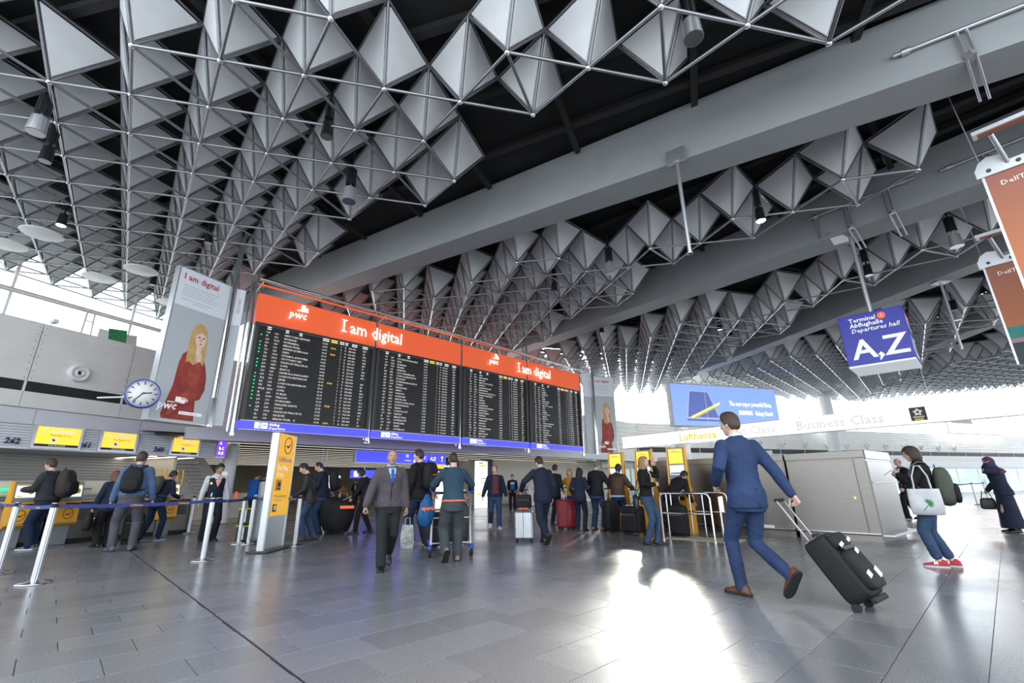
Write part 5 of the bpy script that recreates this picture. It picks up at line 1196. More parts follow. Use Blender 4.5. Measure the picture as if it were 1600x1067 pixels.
    if coat:                                       # long garment to the ankles
        b = MB(); rg = [];
        ac = (legs[0][2]+legs[1][2])/2; ac.z = 0
        for z in (.10, .3, .5, .7, .86): 
            t = (z-.1)/.76; c = ac.lerp(hip, t); rx = .25-.05*t; rg.append([Vector((c.x+rx*math.sin(2*PI*j/24), c.y+(.22-.07*t)*math.cos(2*PI*j/24), z)) for j in range(24)])
        for z in (.94, 1.04, 1.14): rg.append(tring(z, .03))
        b.rings(rg); PEND.append((b.obj('long_coat', coat, T), vox*1.2, 6, None))
    # --- shoes
    if shoes:
        up, so = shoes if isinstance(shoes, tuple) else (shoes, 'rubber')
        for hj, kn, an, yaw, fp in legs:
            q = Matrix.Rotation(-R(yaw), 3, 'Z') @ Matrix.Rotation(-R(fp), 3, 'X')
            prof = [(-.095, .022, .045), (-.085, .034, .085), (-.05, .040, .108), (.0, .042, .115), (.035, .042, .092), (.085, .048, .070), (.135, .050, .055), (.175, .040, .045), (.197, .018, .03)]
            b = MB(); rg = []
            for y, w, h in prof:
                ring = []
                for (cx, cz) in ((-1, 0), (-1.02, .25), (-.9, .6), (-.6, .9), (0, 1), (.6, .9), (.9, .6), (1.02, .25), (1, 0)): ring.append(an+q @ Vector((cx*w, y, -.08+.018+cz*(h-.018))))
                rg.append(ring)
            b.rings(rg); sho = b.obj('shoe', up, T)
            b = MB(); rg = []
            for y, w, h in prof:
                rg.append([an+q @ Vector((cx*(w+.004), y*1.02, cz)) for cx, cz in ((-1, -.080), (-1, -.058), (1, -.058), (1, -.080))])
            b.rings(rg, 0, False); b.obj('sole', so, sho)
    # --- hair
    if hair: hair_mesh(T, hc, hr, hair[0], hair[1], det, s)
    return s
def hand(e, wr, d, th, sx, grip, tc, sc):
    hint = Vector(th) if th else (tc @ Vector((0, 1, 0)) if abs(d.z) > .6 else Vector((0, 0, 1)))
    t = (hint-d*hint.dot(d)).normalized(); n = d.cross(t)*(1 if sx > 0 else -1)      # t: thumb side, n: back of the hand
    n = -n if False else n
    P = lambda a, b_, c: wr+(d*a+t*b_+n*c)*sc
    rg = []
    for a, w, h, cz in ((-.015, .025, .021, 0), (.01, .027, .020, 0), (.045, .037, .017, 0), (.08, .041, .014, 0), (.095, .038, .010, 0)):
        rg.append([P(a, w*math.cos(2*PI*j/12), h*math.sin(2*PI*j/12)+cz) for j in range(12)])
    e.rings(rg, 0)
    for j, (off, L) in enumerate(((.030, .070), (.010, .078), (-.010, .073), (-.029, .058))):
        p = P(.085, off, 0); dirv = (d+t*off*2.2).normalized(); pts = [p]; ang = 0; lens = (L*.45, L*.32, L*.26)
        for q in range(3):
            ang += grip*(1.15 if q else .95)*(.9+.08*j); dv = dirv*math.cos(ang)-n*math.sin(ang)*1.0; p = p+dv*lens[q]*sc; pts.append(p)
        e.path(pts+[pts[-1]+(pts[-1]-pts[-2]).normalized()*.004], [.0088*sc, .0084*sc, .0077*sc, .0068*sc, .003*sc], 7, 0)
    b0 = P(.022, .024, -.004); d1 = (d*.72+t*.66-n*(.25+.35*grip)).normalized(); d2 = (d*.93+t*.05*(1-grip)-n*(.25+.6*grip)).normalized()
    p1 = b0+d1*.042*sc; p2 = p1+d2*.03*sc; p3 = p2+d2*.024*sc
    e.path([b0, p1, p2, p3, p3+d2*.004], [.0125*sc, .0105*sc, .0095*sc, .0078*sc, .003*sc], 7, 0)
def hair_mesh(T, hc, hr, style, m, det, s):
    nu, nv = (56, 40) if det >= 1 else (34, 24); gr = head_grid(nu, nv); b = MB(); vs = []
    for row in gr:
        for la, lo in row:
            p = head_pt(la, lo, 0); al = abs(lo); nz = noise.noise(Vector((p.x*45, p.y*45, p.z*30)))
            e0 = Vector((.076*math.cos(la)*math.sin(lo), .097*math.cos(la)*math.cos(lo), .119*math.sin(la)))
            if style in ('short', 'thin', 'swept'):
                f = .070 if style != 'thin' else .098
                zl = f-(f-.030)*smooth01(R(38), R(66), al); zl -= (.030+.012)*smooth01(R(66), R(84), al); zl -= .045*smooth01(R(98), R(125), al)
                mk = smooth01(-.007, .012, e0.z-zl); th = (.010+.010*smooth01(.0, .1, e0.z)+.003*nz) if style != 'thin' else .007+.004*nz
                if style == 'swept': th += .012*smooth01(.05, .11, e0.z)*smooth01(-.02, .07, e0.y)
                n_ = e0.normalized(); q = p*1.0+n_*(-.005+(th+.005)*mk)
            elif style == 'bald':
                zl = .105-.05*smooth01(R(40), R(75), al)-.075*smooth01(R(75), R(95), al)-.03*smooth01(R(100), R(125), al)
                up = .045; mk = smooth01(-.007, .010, e0.z-zl)*(1-smooth01(up-.02, up+.02, e0.z)); q = p+e0.normalized()*(-.005+.010*mk)
            else:
                low = {'bob': -.145, 'long': -.30, 'back': -.10}[style]
                zz = e0.z if e0.z > 0 else e0.z/.119*(-low); t = max(0, -e0.z/.119); c = math.cos(la) if e0.z > 0 else (1-t**3*.55)
                op = R(48)+R(16)*smooth01(.02, -.02, e0.z) if style != 'back' else R(62)
                fringe = .047 if style == 'bob' else .062
                inside = (al < op and e0.z < fringe)
                rx, ry = .076+.022+.006*nz, .097+.020+.006*nz
                if style == 'long' and e0.z < 0: ry += .02*t
                q = Vector((rx*c*math.sin(lo), ry*c*math.cos(lo)-.006, zz+(.010 if e0.z > .05 else 0)))
                if style == 'bob' and e0.z < 0: q.x *= 1+.10*math.sin(t*PI); q.y -= .012*t
                if style == 'long' and e0.z < 0: q.y -= .03*t+.0; q.x *= 1-.05*t
                if inside: q = p*.72
            vs.append(hc+hr @ q)
    b.v = [tuple(v) for v in vs]
    for i in range(nv):
        for j in range(nu): j2 = (j+1) % nu; b.f.append((i*nu+j, i*nu+j2, (i+1)*nu+j2, (i+1)*nu+j)); b.m.append(0); b.sm.append(True)
    b.obj('hair', m, T)
def patch(s, name, m, pts, infl, thick=.006, parent=None):
    """strip lying on the torso: list of (z, angle0, angle1) in degrees, 0 is the breastbone"""
    b = MB(); rg = []
    for z, a0, a1 in pts:
        n = 6
        o = [s.tring(z, R(a0+(a1-a0)*i/n), infl+thick) for i in range(n+1)]; q = [s.tring(z, R(a1-(a1-a0)*i/n), infl-.012) for i in range(n+1)]
        rg.append(o+q)
    b.rings(rg, 0, False); return b.obj(name, m, parent or s.T)
def collar(s, name, m, r=.066, h=.035, z=1.468, lean=0, thick=.007):
    b = MB(); rg = []
    for zz, rr in ((z, r+.012), (z+h, r), (z+h, r-thick), (z, r)):
        rg.append([s.TR((rr*math.sin(2*PI*j/20), rr*1.02*math.cos(2*PI*j/20)-.008+(zz-z)*.25, zz+.014*(-math.cos(2*PI*j/20)))) for j in range(20)])
    b.rings(rg+[rg[0]], 0, True, False); return b.obj(name, m, s.T)
def fuse_all():
    for o, v, it, e in PEND:
        r = o.modifiers.new('fuse', 'REMESH'); r.mode = 'VOXEL'; r.voxel_size = v; r.use_smooth_shade = True
        q = o.modifiers.new('relax', 'SMOOTH'); q.factor = .5; q.iterations = it
    dg = bpy.context.evaluated_depsgraph_get(); dg.update()
    for o, v, it, e in PEND:
        me = bpy.data.meshes.new_from_object(o.evaluated_get(dg)); o.modifiers.clear(); old = o.data
        if e is not None:
            n = len(me.vertices); vv = np.empty(n*3, np.float32); me.vertices.foreach_get('co', vv)
            fs = [tuple(p.vertices) for p in me.polygons]
            m2 = bpy.data.meshes.new('body'); m2.from_pydata([tuple(x) for x in vv.reshape(-1, 3)]+e.v, [], fs+[tuple(i+n for i in f) for f in e.f])
            for m in old.materials: m2.materials.append(m)
            m2.polygons.foreach_set('material_index', [0]*len(fs)+e.m); m2.polygons.foreach_set('use_smooth', [True]*len(m2.polygons)); m2.update(); me = m2
        else:
            n = len(me.vertices); vv = np.empty(n*3, np.float32); me.vertices.foreach_get('co', vv); vv = vv.reshape(-1, 3)
            nn = np.empty(n*3, np.float32); me.vertices.foreach_get('normal', nn); nn = nn.reshape(-1, 3)
            x, y, z = vv[:, 0], vv[:, 1], vv[:, 2]
            w = np.sin(z*58+np.sin(x*23+y*17)*2.2+x*30)*np.sin(y*31+z*19+1.3)+.6*np.sin(z*97+x*41-y*37)
            vv = vv+nn*(w*.0013)[:, None]; me.vertices.foreach_set('co', vv.ravel().astype(np.float32))
            me.polygons.foreach_set('use_smooth', [True]*len(me.polygons))
            me.materials.clear()
            for m in old.materials: me.materials.append(m)
            me.update()
        me.name = o.name; o.data = me; bpy.data.meshes.remove(old)
    PEND.clear()
# ---------------------------------------------------------------- bags
def soft_box(b, c, d, n=12, p=3.0, mi=0, rot=None, taper=1.0, levels=8):
    """superellipsoid: a padded box"""
    c = Vector(c); rg = []
    f = lambda v: math.copysign(abs(v)**(2/p), v)
    for i in range(levels+1):
        a = -PI/2+PI*i/levels; a = max(-PI/2+.05, min(PI/2-.05, a)); ring = []
        for j in range(n*2):
            t = PI*j/n; q = Vector((d[0]/2*f(math.cos(a))*f(math.cos(t)), d[1]/2*f(math.cos(a))*f(math.sin(t)), d[2]/2*f(math.sin(a))))
            tp = 1+(taper-1)*(q.z/d[2]+.5); q.x *= tp; q.y *= tp; ring.append((rot @ q if rot else q)+c)
        rg.append(ring)
    b.rings(rg, mi); return b
def backpack(s, label, m, m2, w=.30, h=.46, d=.17, straps='rubber', zc=1.22, yb=-.145, accent=None):
    T = thing('backpack', label, 'backpack'); T.matrix_world = s.W
    q0, q1 = s.TR((0, yb, zc)), s.TR((0, yb, zc+.1)); up = (q1-q0).normalized(); rt = (s.TR((.1, yb, zc))-q0).normalized(); bk = rt.cross(up)*-1
    L = lambda x, y, z: q0+rt*x-bk*y*-1*-1+up*z if False else q0+rt*x+up*z+(-(up.cross(rt)))*y*-1
    out = up.cross(rt)                                   # points to the front; the pack lies behind
    if out.dot(s.TR((0, .1, zc))-s.TR((0, 0, zc))) < 0: out = -out
    rm = Matrix((rt, out, up)).transposed()
    b = MB(); soft_box(b, q0-out*d*.5, (w, d, h), rot=rm, taper=.9); b.obj('main_bag', m, T)
    b = MB(); soft_box(b, q0-out*(d*.98)-up*h*.17, (w*.78, d*.42, h*.5), rot=rm); pk = b.obj('front_pocket', m2, T)
    b = MB(); b.path([q0-out*(d*1.16)+rt*w*.28+up*h*.02, q0-out*(d*1.22)+up*h*.055, q0-out*(d*1.16)-rt*w*.28+up*h*.02], .005, 5); b.obj('zip', accent or straps, pk)
    b = MB(); b.path([q0-out*d*.3-rt*.05+up*h*.47, q0-out*d*.3+up*h*.56, q0-out*d*.3+rt*.05+up*h*.47], .01, 6); b.obj('handle', straps, T)
    for sx in (-1, 1):
        x = sx*.095; pts = [s.TR((x*.8, yb-.01, 1.40)), s.TR((x*1.05, -.07, 1.475)), s.TR((x*1.15, .0, 1.485)), s.TR((x*1.2, .095, 1.42)), s.TR((x*1.25, .135, 1.30)), s.TR((x*1.5, .11, 1.16)), s.TR((x*1.75, .02, 1.06)), s.TR((x*1.45, yb, 1.03))]
        b = MB(); rg = []
        for i, p in enumerate(pts):
            dv = (pts[min(i+1, 7)]-pts[max(i-1, 0)]).normalized(); wv = (rt-dv*rt.dot(dv)).normalized(); nv = dv.cross(wv)
            rg.append([p+wv*.024+nv*.006, p+wv*.024-nv*.006, p-wv*.024-nv*.006, p-wv*.024+nv*.006])
        b.rings(rg, 0, False); b.obj('strap', straps, T)
    return T
def hard_case(label, p, rz, w, d, h, m, ribs=True, handle=.38, vert=False):
    T = thing('suitcase', label, 'suitcase', (p[0], p[1], 0), rz); z0 = .06
    b = MB(); b.box((0, 0, z0+h/2), (w, d, h), bev=.035); b.obj('shell', m, T)
    if ribs:
        for i in range(7):
            if vert: b = MB(); x = -w/2+.05+(w-.1)*i/6; b.box((x, -d/2, z0+h/2), (.022, .012, h-.09), bev=.004); b.obj('rib', m, T); b = MB(); b.box((x, d/2, z0+h/2), (.022, .012, h-.09), bev=.004); b.obj('rib', m, T)
            else: b = MB(); z = z0+.06+(h-.12)*i/6; b.box((0, 0, z), (w+.010, d+.010, .028), bev=.006); b.obj('rib', m, T)
    b = MB(); b.box((0, 0, z0+h/2), (.012, d+.008, h+.004) if not ribs else (w*.02, d+.014, h+.004)); b.obj('zip_band', 'rubber', T)
    for x in (-w/2+.05, w/2-.05):
        for y in (-d/2+.05, d/2-.05): b = MB(); b.tube((x-.012, y, .028), (x+.012, y, .028), .028, n=12); b.box((x, y, .055), (.035, .035, .03)); b.obj('wheel', 'rubber', T)
    if handle:
        b = MB(); 
        for x in (-.07, .07): b.tube((x, d/2-.04, z0+h), (x, d/2-.04, z0+h+handle), .008, n=6)
        b.obj('pull_tube', 'alu', T); b = MB(); b.box((0, d/2-.04, z0+h+handle), (.17, .03, .03), bev=.01); b.obj('pull_grip', 'rubber', T)
    b = MB(); b.path([(-.08, 0, z0+h), (-.07, 0, z0+h+.03), (.07, 0, z0+h+.03), (.08, 0, z0+h)], .01, 6); b.obj('carry_handle', 'rubber', T)
    return T
def soft_case(label, p, rz, w, d, h, m='case_black', handle=.0, tilt=0.0, patches=(), pocket=True):
    T = thing('suitcase', label, 'suitcase', (p[0], p[1], 0), 0); T.rotation_euler = (tilt, 0, rz) if not tilt else (0, 0, 0)
    if tilt: T.rotation_mode = 'QUATERNION'; T.rotation_quaternion = (Matrix.Rotation(rz, 3, 'Z') @ Matrix.Rotation(tilt, 3, 'X')).to_quaternion(); T.location.z = .0
    z0 = .05
    b = MB(); soft_box(b, (0, 0, z0+h/2), (w, d, h), p=7, n=14, levels=10); b.obj('shell', m, T)
    if pocket:
        b = MB(); soft_box(b, (0, -d/2-.02, z0+h*.36), (w*.86, .09, h*.6), p=6); b.obj('front_pocket', m, T)
        b = MB(); soft_box(b, (0, -d/2-.015, z0+h*.82), (w*.84, .07, h*.24), p=5); b.obj('upper_pocket', m, T)
        b = MB(); b.box((0, -d/2-.055, z0+h*.69), (w*.8, .012, .014)); b.box((0, -d/2-.06, z0+h*.66), (w*.7, .012, .010)); b.obj('zip', 'zipgrey', T)
    for x in (-w/2+.05, w/2-.05): b = MB(); b.tube((x-.02, d/2-.04, .035), (x+.02, d/2-.04, .035), .04, n=14); b.obj('wheel', 'rubber', T)
    b = MB(); b.box((0, -d/2+.04, .025), (w*.8, .04, .05), bev=.01); b.obj('foot', 'rubber', T)
    if handle:
        for x in (-.085, .085): b = MB(); b.tube((x, d/2-.06, z0+h-.05), (x, d/2-.06, z0+h+handle), .010, n=8); b.obj('pull_tube', 'pulltube', T)
        b = MB(); b.box((0, d/2-.06, z0+h+handle), (.21, .035, .035), bev=.012); b.obj('pull_grip', 'rubber', T)
    b = MB(); b.path([(-.09, 0, z0+h-.01), (-.07, 0, z0+h+.03), (.07, 0, z0+h+.03), (.09, 0, z0+h-.01)], .012, 6); b.obj('carry_handle', 'rubber', T)
    for x, z, sw, shh in patches: b = MB(); b.prism([(x, z), (x+sw, z+.02), (x+sw, z+shh), (x, z+shh-.02)], (0, -d/2-.068 if z < h*.62 else -d/2-.05, z0), XU, ZU, .006); b.obj('reflective_patch', 'textwhite', T)
    return T
for n_, c_ in (('case_black', (.018, .018, .020)), ('zipgrey', (.12, .12, .13)), ('pack_black', (.014, .014, .016)), ('pack_brown', (.040, .030, .028)), ('pack_olive', (.075, .08, .062)), ('pack_olivelight', (.16, .17, .15))): cloth(n_, c_, .7, .25, 30)
M['pulltube'] = mat('greyish_pull_tube', (.42, .38, .40), .4, .3, .05, 6)
M['shoe_black'] = mat('black_leather', (.012, .012, .012), .35, 0, .2, 10); M['shoe_brown'] = mat('brown_leather', (.10, .045, .025), .38, 0, .25, 10); M['shoe_tan'] = mat('tan_suede', (.30, .19, .11), .8, 0, .2, 12); M['shoe_red'] = mat('red_suede', (.42, .035, .045), .75, 0, .15, 14); M['shoe_white'] = mat('white_trainer', (.62, .62, .62), .6, 0, .1, 12); M['shoe_grey'] = mat('grey_blue_suede', (.10, .12, .15), .8, 0, .15, 12); M['leather_bag'] = mat('black_bag_leather', (.016, .016, .017), .4, 0, .2, 8, .2, 20)

# ---------------------------------------------------------------- the people, front to back
for n_, c_, r_ in (('suit_blue', (.024, .044, .108), .8), ('suit_navy', (.016, .020, .040), .8), ('suit_dark', (.013, .014, .019), .8), ('cloth_black', (.012, .012, .013), .85), ('cloth_charcoal', (.030, .033, .036), .85), ('jacket_grey', (.082, .070, .080), .85), ('trouser_black', (.016, .019, .021), .8), ('denim', (.042, .072, .135), .9), ('denim_dark', (.014, .024, .055), .9), ('denim_mid', (.03, .06, .12), .9), ('jacket_blue', (.085, .14, .26), .85), ('jacket_bright', (.02, .11, .42), .75), ('grey_trouser', (.085, .085, .10), .85), ('navy_knit', (.018, .024, .045), .9), ('teal_knit', (.028, .060, .090), .9), ('track_grey', (.055, .065, .072), .8), ('mustard', (.42, .20, .025), .8), ('leather_brown', (.055, .032, .024), .5), ('leather_black', (.022, .021, .021), .45), ('pink_coat', (.50, .30, .29), .9), ('shirt_white', (.62, .64, .68), .8), ('shirt_blue', (.36, .48, .68), .8), ('coat_navy', (.022, .028, .055), .85), ('plastic_blue', (.015, .12, .30), .35), ('tie_blue', (.02, .09, .34), .6), ('tote_white', (.56, .56, .57), .85), ('fur_beige', (.36, .28, .19), .95), ('brown_bag', (.19, .075, .03), .6)): cloth(n_, c_, r_)
def scarf_mat():
    m = bpy.data.materials.new('red_blue_scarf'); m.use_nodes = True; n = m.node_tree.nodes; l = m.node_tree.links; bs = n['Principled BSDF']; bs.inputs['Roughness'].default_value = .8
    tc = n.new('ShaderNodeTexCoord'); nz = n.new('ShaderNodeTexNoise'); nz.inputs['Scale'].default_value = 7; r = n.new('ShaderNodeValToRGB'); l.new(tc.outputs['Object'], nz.inputs[0]); l.new(nz.outputs['Fac'], r.inputs[0]); l.new(r.outputs[0], bs.inputs[0])
    r.color_ramp.elements[0].color = (.22, .018, .03, 1); r.color_ramp.elements[1].color = (.03, .05, .14, 1); r.color_ramp.elements[0].position = .42; r.color_ramp.elements[1].position = .55
    return m
M['scarf'] = scarf_mat()
def stripes(name, c1, c2, sc, w=.5):
    m = bpy.data.materials.new(name); m.use_nodes = True; n = m.node_tree.nodes; l = m.node_tree.links; bs = n['Principled BSDF']; bs.inputs['Roughness'].default_value = .9
    tc = n.new('ShaderNodeTexCoord'); wv = n.new('ShaderNodeTexWave'); wv.bands_direction = 'Z'; wv.inputs['Scale'].default_value = sc; r = n.new('ShaderNodeValToRGB'); r.color_ramp.interpolation = 'CONSTANT'
    r.color_ramp.elements[0].color = (*c1, 1); r.color_ramp.elements[1].color = (*c2, 1); r.color_ramp.elements[1].position = w
    l.new(tc.outputs['Object'], wv.inputs[0]); l.new(wv.outputs['Fac'], r.inputs[0]); l.new(r.outputs[0], bs.inputs[0]); return m
M['stripe_knit'] = stripes('striped_knit', (.02, .018, .02), (.30, .05, .06), 5.0, .62)
STR = [('short', 'hair_brown'), ('short', 'hair_black'), ('short', 'hair_dkbrown'), ('thin', 'hair_grey')]
walk = lambda st=.30, lf=True: ((-.08, st*.55, .08, -5, 0), (.09, -st*1.1, .17, 5, 42)) if lf else ((-.09, -st*1.1, .17, -5, 42), (.08, st*.55, .08, 5, 0))

# man in the blue suit, pulling a case
s = person('tall man in a blue suit striding away, pulling a black suitcase', (2.51, 5.22), -17, 1.93, 'suit_blue', 'suit_blue', 'skinp', ('swept', 'hair_brown'), 'shoe_brown', lean=2, twist=-6, feet=((-.06, .17, .08, -6, 0), (.06, -.30, .25, 4, 52)), hands=((-.235, .12, 1.02), (.33, -.25, .885)), head=(22, 2, 0), vox=.011, hem=.80, legend=.06, grip=(.5, 1.15), loose=.018, leg=.010, pole=((-.9, -1, -.2), (.4, -1, -.3)), hipoff=(0, 0, -.01))
collar(s, 'shirt_collar', 'shirt_white', .062, .03, 1.475); collar(s, 'jacket_collar', 'suit_blue', .074, .026, 1.455, thick=.010)
patch(s, 'back_vent', 'suit_dark', [(.805, 179, 181), (.98, 179, 181)], .026, .003)
for wr, el in ((s.arms[0][2], s.arms[0][1]), (s.arms[1][2], s.arms[1][1])): b = MB(); d = (wr-el).normalized(); b.tube(wr-d*.045, wr-d*.008, .039, .037, n=16); b.obj('shirt_cuff', 'shirt_white', s.T)
T = soft_case('black soft suitcase with pale patches, tilted on its wheels behind the blue-suited man', (0, 0), R(38), .42, .25, .60, 'case_black', .46, -R(33), ((-.15, .12, .09, .07), (.08, .10, .08, .10), (.02, .33, .07, .06), (-.16, .42, .10, .05), (.10, .45, .08, .05)))
wt = Vector((3.22, 4.74, 0)); T.location = wt-T.rotation_quaternion @ Vector((0, .085, -.005))

# woman with phone, tote and rucksack
s = person('young woman in a black sweater and cuffed jeans looking at her phone', (5.86, 6.86), -52, 1.63, 'cloth_black', 'denim', 'skinp', ('bob', 'hair_dkbrown'), ('shoe_red', 'tote_white'), lean=0, feet=((-.08, .05, .08, -6, 0), (.08, -.10, .08, 10, 0)), hands=((-.05, .26, 1.30), (.08, .28, 1.28)), head=(0, 10, 0), fem=1, vox=.011, hem=.92, legend=.13, grip=(.7, .6), loose=.02, leg=.020, pole=((-.8, -.6, -.8), (.8, -.6, -.8)), thumb=((.3, .2, 1), (-.3, .2, 1)))
for hj, kn, an, _, _ in s.legs: b = MB(); e = an+(kn-an).normalized()*.065; d = (kn-an).normalized(); b.tube(e, e+d*.05, .064, .064, n=18); b.obj('jeans_cuff', mat('pale_denim_cuff', (.16, .24, .36), .9) if 'cuff' not in M else M['cuff'], s.T)
collar(s, 'polo_neck', 'cloth_black', .060, .045, 1.475)
for i, (hj, kn, an, yaw, fp) in enumerate(s.legs):
    q = Matrix.Rotation(-R(yaw), 3, 'Z')
    for sd in (-1, 1): text('shoe_letter', 'N', .055, 'textwhite', s.T, tuple(an+q @ Vector((sd*.0475, .03 if sd > 0 else .075, -.035))), tuple(q @ Vector((0, sd, 0))), tuple(q @ Vector((-sd*.25, 0, 1))), bold=.004)
PH = thing('mobile_phone', 'beige-cased phone held up by the woman with the white tote', 'phone'); PH.matrix_world = s.W @ Matrix.Translation((.01, .385, 1.335)) @ Matrix.Rotation(R(-35), 4, 'X')
b = MB(); b.box((0, 0, 0), (.075, .15, .010), bev=.004); b.obj('case', mat('beige_phone_case', (.55, .42, .32), .5), PH); b = MB(); b.box((0, 0, .006), (.066, .14, .002)); b.obj('screen', 'gloss_black', PH)
backpack(s, 'olive-grey rucksack on the back of the woman with the white tote', 'pack_olive', 'pack_black', .36, .56, .24, 'pack_olivelight', 1.12, -.115)
TB = thing('tote_bag', 'white cotton tote with a green leaf print, hanging from a shoulder', 'bag'); TB.matrix_world = s.W @ Matrix.Translation((-.245, .03, .72)) @ Matrix.Rotation(R(90+8), 4, 'Z')
b = MB(); rg = []
for z, w, d in ((0, .13, .02), (.01, .185, .045), (.12, .20, .055), (.28, .195, .035), (.37, .19, .012)): rg.append([Vector((w*math.cos(t)*(abs(math.cos(t))**-.5 if abs(math.cos(t)) > .05 else 1), d*math.sin(t), z)) for t in [2*PI*j/20+.08 for j in range(20)]])
b.rings(rg); b.obj('cloth_bag', 'tote_white', TB)
for y in (-.012, .012):
    b = MB(); b.path([(-.10, y, .36), (-.09, y, .55), (-.03, y*.3, .70), (.03, y*.3, .70), (.09, y, .55), (.10, y, .36)], .011, 6); b.obj('handle', 'tote_white', TB)
b = MB()
for sd in (-1, 1):
    for j in range(8):
        a = R(100-j*24+8); L = .085-.003*abs(j-3); c = (.01, .14)
        b.prism([(c[0], c[1]), (c[0]+L*.5*math.cos(a)-.010*math.sin(a), c[1]+L*.5*math.sin(a)+.010*math.cos(a)), (c[0]+L*math.cos(a), c[1]+L*math.sin(a)), (c[0]+L*.5*math.cos(a)+.010*math.sin(a), c[1]+L*.5*math.sin(a)-.010*math.cos(a))], (0, sd*.052, .02), (sd*-1, 0, 0), ZU, .004)
    b.prism([(.012, .13), (-.06, .05), (-.05, .045), (.018, .125)], (0, sd*.053, .02), (sd*-1, 0, 0), ZU, .003)
b.obj('leaf_print', mat('leaf_green', (.02, .22, .08), .7), TB)

# man in the grey zip jacket walking towards the lens
s = person('man in a grey zip jacket and blue tie walking towards us', (-1.93, 7.42), 158, 1.72, 'jacket_grey', 'trouser_black', 'skin2', ('thin', 'hair_grey'), 'shoe_black', lean=3, twist=4, feet=((-.08, -.28, .20, 0, 45), (.09, .24, .08, 8, 0)), hands=((-.27, .06, .84), (.37, .10, .84)), head=(-8, 3, 0), vox=.011, hem=.86, fat=1.1, grip=(.55, .95), loose=.03, leg=.024, legend=.05, pole=((-.6, -1, 0), (1, -.8, .1)))
patch(s, 'shirt_front', 'shirt_blue', [(1.235, -2, 2), (1.30, -7, 7), (1.36, -12, 12), (1.41, -17, 17), (1.45, -26, 26)], .032, .004)
patch(s, 'tie', 'tie_blue', [(1.235, -4, 4), (1.30, -6, 6), (1.36, -6, 6), (1.42, -6, 6), (1.435, -9, 9)], .040, .004)
collar(s, 'shirt_collar', 'shirt_blue', .064, .034, 1.468); collar(s, 'jacket_collar', 'jacket_grey', .084, .03, 1.438, thick=.012)
patch(s, 'zip', 'cloth_black', [(.87, -1.2, 1.2), (.95, -1.2, 1.2), (1.05, -1.4, 1.4), (1.15, -1.4, 1.4), (1.24, -1.4, 1.4)], .033, .005)
patch(s, 'chest_logo', 'zipgrey', [(.955, 30, 40), (.985, 30, 40)], .034, .004)
b = MB(); wr, el = s.arms[0][2], s.arms[0][1]; b.tube(wr-(wr-el).normalized()*.01, wr+(wr-el).normalized()*.012, .031, n=14); b.obj('wrist_watch', 'gloss_black', s.T)

# tall young man with a rucksack
s = person('tall young man in a black jacket with a black rucksack, beside the trolley', (-1.98, 10.05), -58, 1.92, 'cloth_black', 'denim_dark', 'skinp', ('short', 'hair_dkbrown'), ('shoe_white', 'shoe_white'), lean=2, feet=((-.10, .06, .08, -8, 0), (.12, -.08, .08, 12, 0)), hands=((-.26, .08, .88), (.26, .10, .90)), head=(18, 2, 0), vox=.012, hem=.82, loose=.034, leg=.02, legend=.06)
collar(s, 'hood', 'cloth_black', .095, .05, 1.43, thick=.02)
for i, (hj, kn, an, yaw, fp) in enumerate(s.legs):
    for j in range(3): b = MB(); q = Matrix.Rotation(-R(yaw), 3, 'Z'); b.box(an+q @ Vector((-.043 if i == 0 else .043, .04+j*.025, -.03)), (.006, .010, .045), q @ Matrix.Rotation(.4, 3, 'X')); b.obj('trainer_stripe', 'textdark', s.T)
backpack(s, 'black rucksack with a thin red mark on the tall young man', 'pack_black', 'pack_black', .34, .52, .22, 'rubber', 1.22, -.16, 'red')
T = thing('carrier_bag', 'pale printed carrier bag standing by white trainers', 'bag', (-2.12, 9.7, 0), R(20)); b = MB(); rg = [[Vector((x*w, y*d, z)) for x, y in ((-1, -1), (1, -1), (1, 1), (-1, 1))] for z, w, d in ((0, .11, .05), (.2, .13, .06), (.42, .10, .025))]; b.rings(rg, 0, False); b.obj('bag', mat('printed_plastic', (.42, .44, .42), .45, 0, .45, 14), T); b = MB(); b.path([(-.05, 0, .41), (-.04, 0, .55), (.04, 0, .55), (.05, 0, .41)], .008, 5); b.obj('handle', 'tote_white', T)
T = thing('holdall', 'black soft holdall with a dark cover on the floor between two men', 'bag', (-1.62, 9.75, 0), R(-30)); b = MB(); soft_box(b, (0, 0, .24), (.34, .3, .48), p=4); b.obj('bag', 'case_black', T); b = MB(); b.path([(-.08, 0, .46), (0, 0, .58), (.08, 0, .46)], .014, 6); b.obj('handle', 'rubber', T)

# man in the teal sweater pushing the luggage trolley
s = person('man in a teal sweater and grey track trousers pushing a luggage trolley', (-1.00, 7.90), -14, 1.71, 'teal_knit', 'track_grey', 'skinp', ('thin', 'hair_dkbrown'), 'shoe_tan', lean=5, feet=((-.12, -.14, .17, -10, 50), (.10, .10, .08, 6, 0)), hands=((-.30, .34, 1.04), (.30, .34, 1.04)), head=(0, 4, 0), vox=.011, hem=.93, sleeve=.74, loose=.018, leg=.032, legend=.05, fat=1.02, grip=(1.1, 1.1), pole=((-1, -.6, -.3), (1, -.6, -.3)), thumb=((1, 0, .2), (-1, 0, .2)))
patch(s, 'red_waistband', 'red', [(.925, 95, 265), (.945, 95, 265)], .026, .004)
for hj, kn, an, _, _ in s.legs: b = MB(); sd = -1 if an.x < 0 else 1; o_ = Vector((sd*.01, -.072, 0)); b.path([kn.lerp(an, .45)+o_, kn.lerp(an, .7)+o_*1.02, an+o_*.98+Vector((0, 0, .02))], .006, 5); b.obj('reflective_stripe', 'textwhite', s.T)
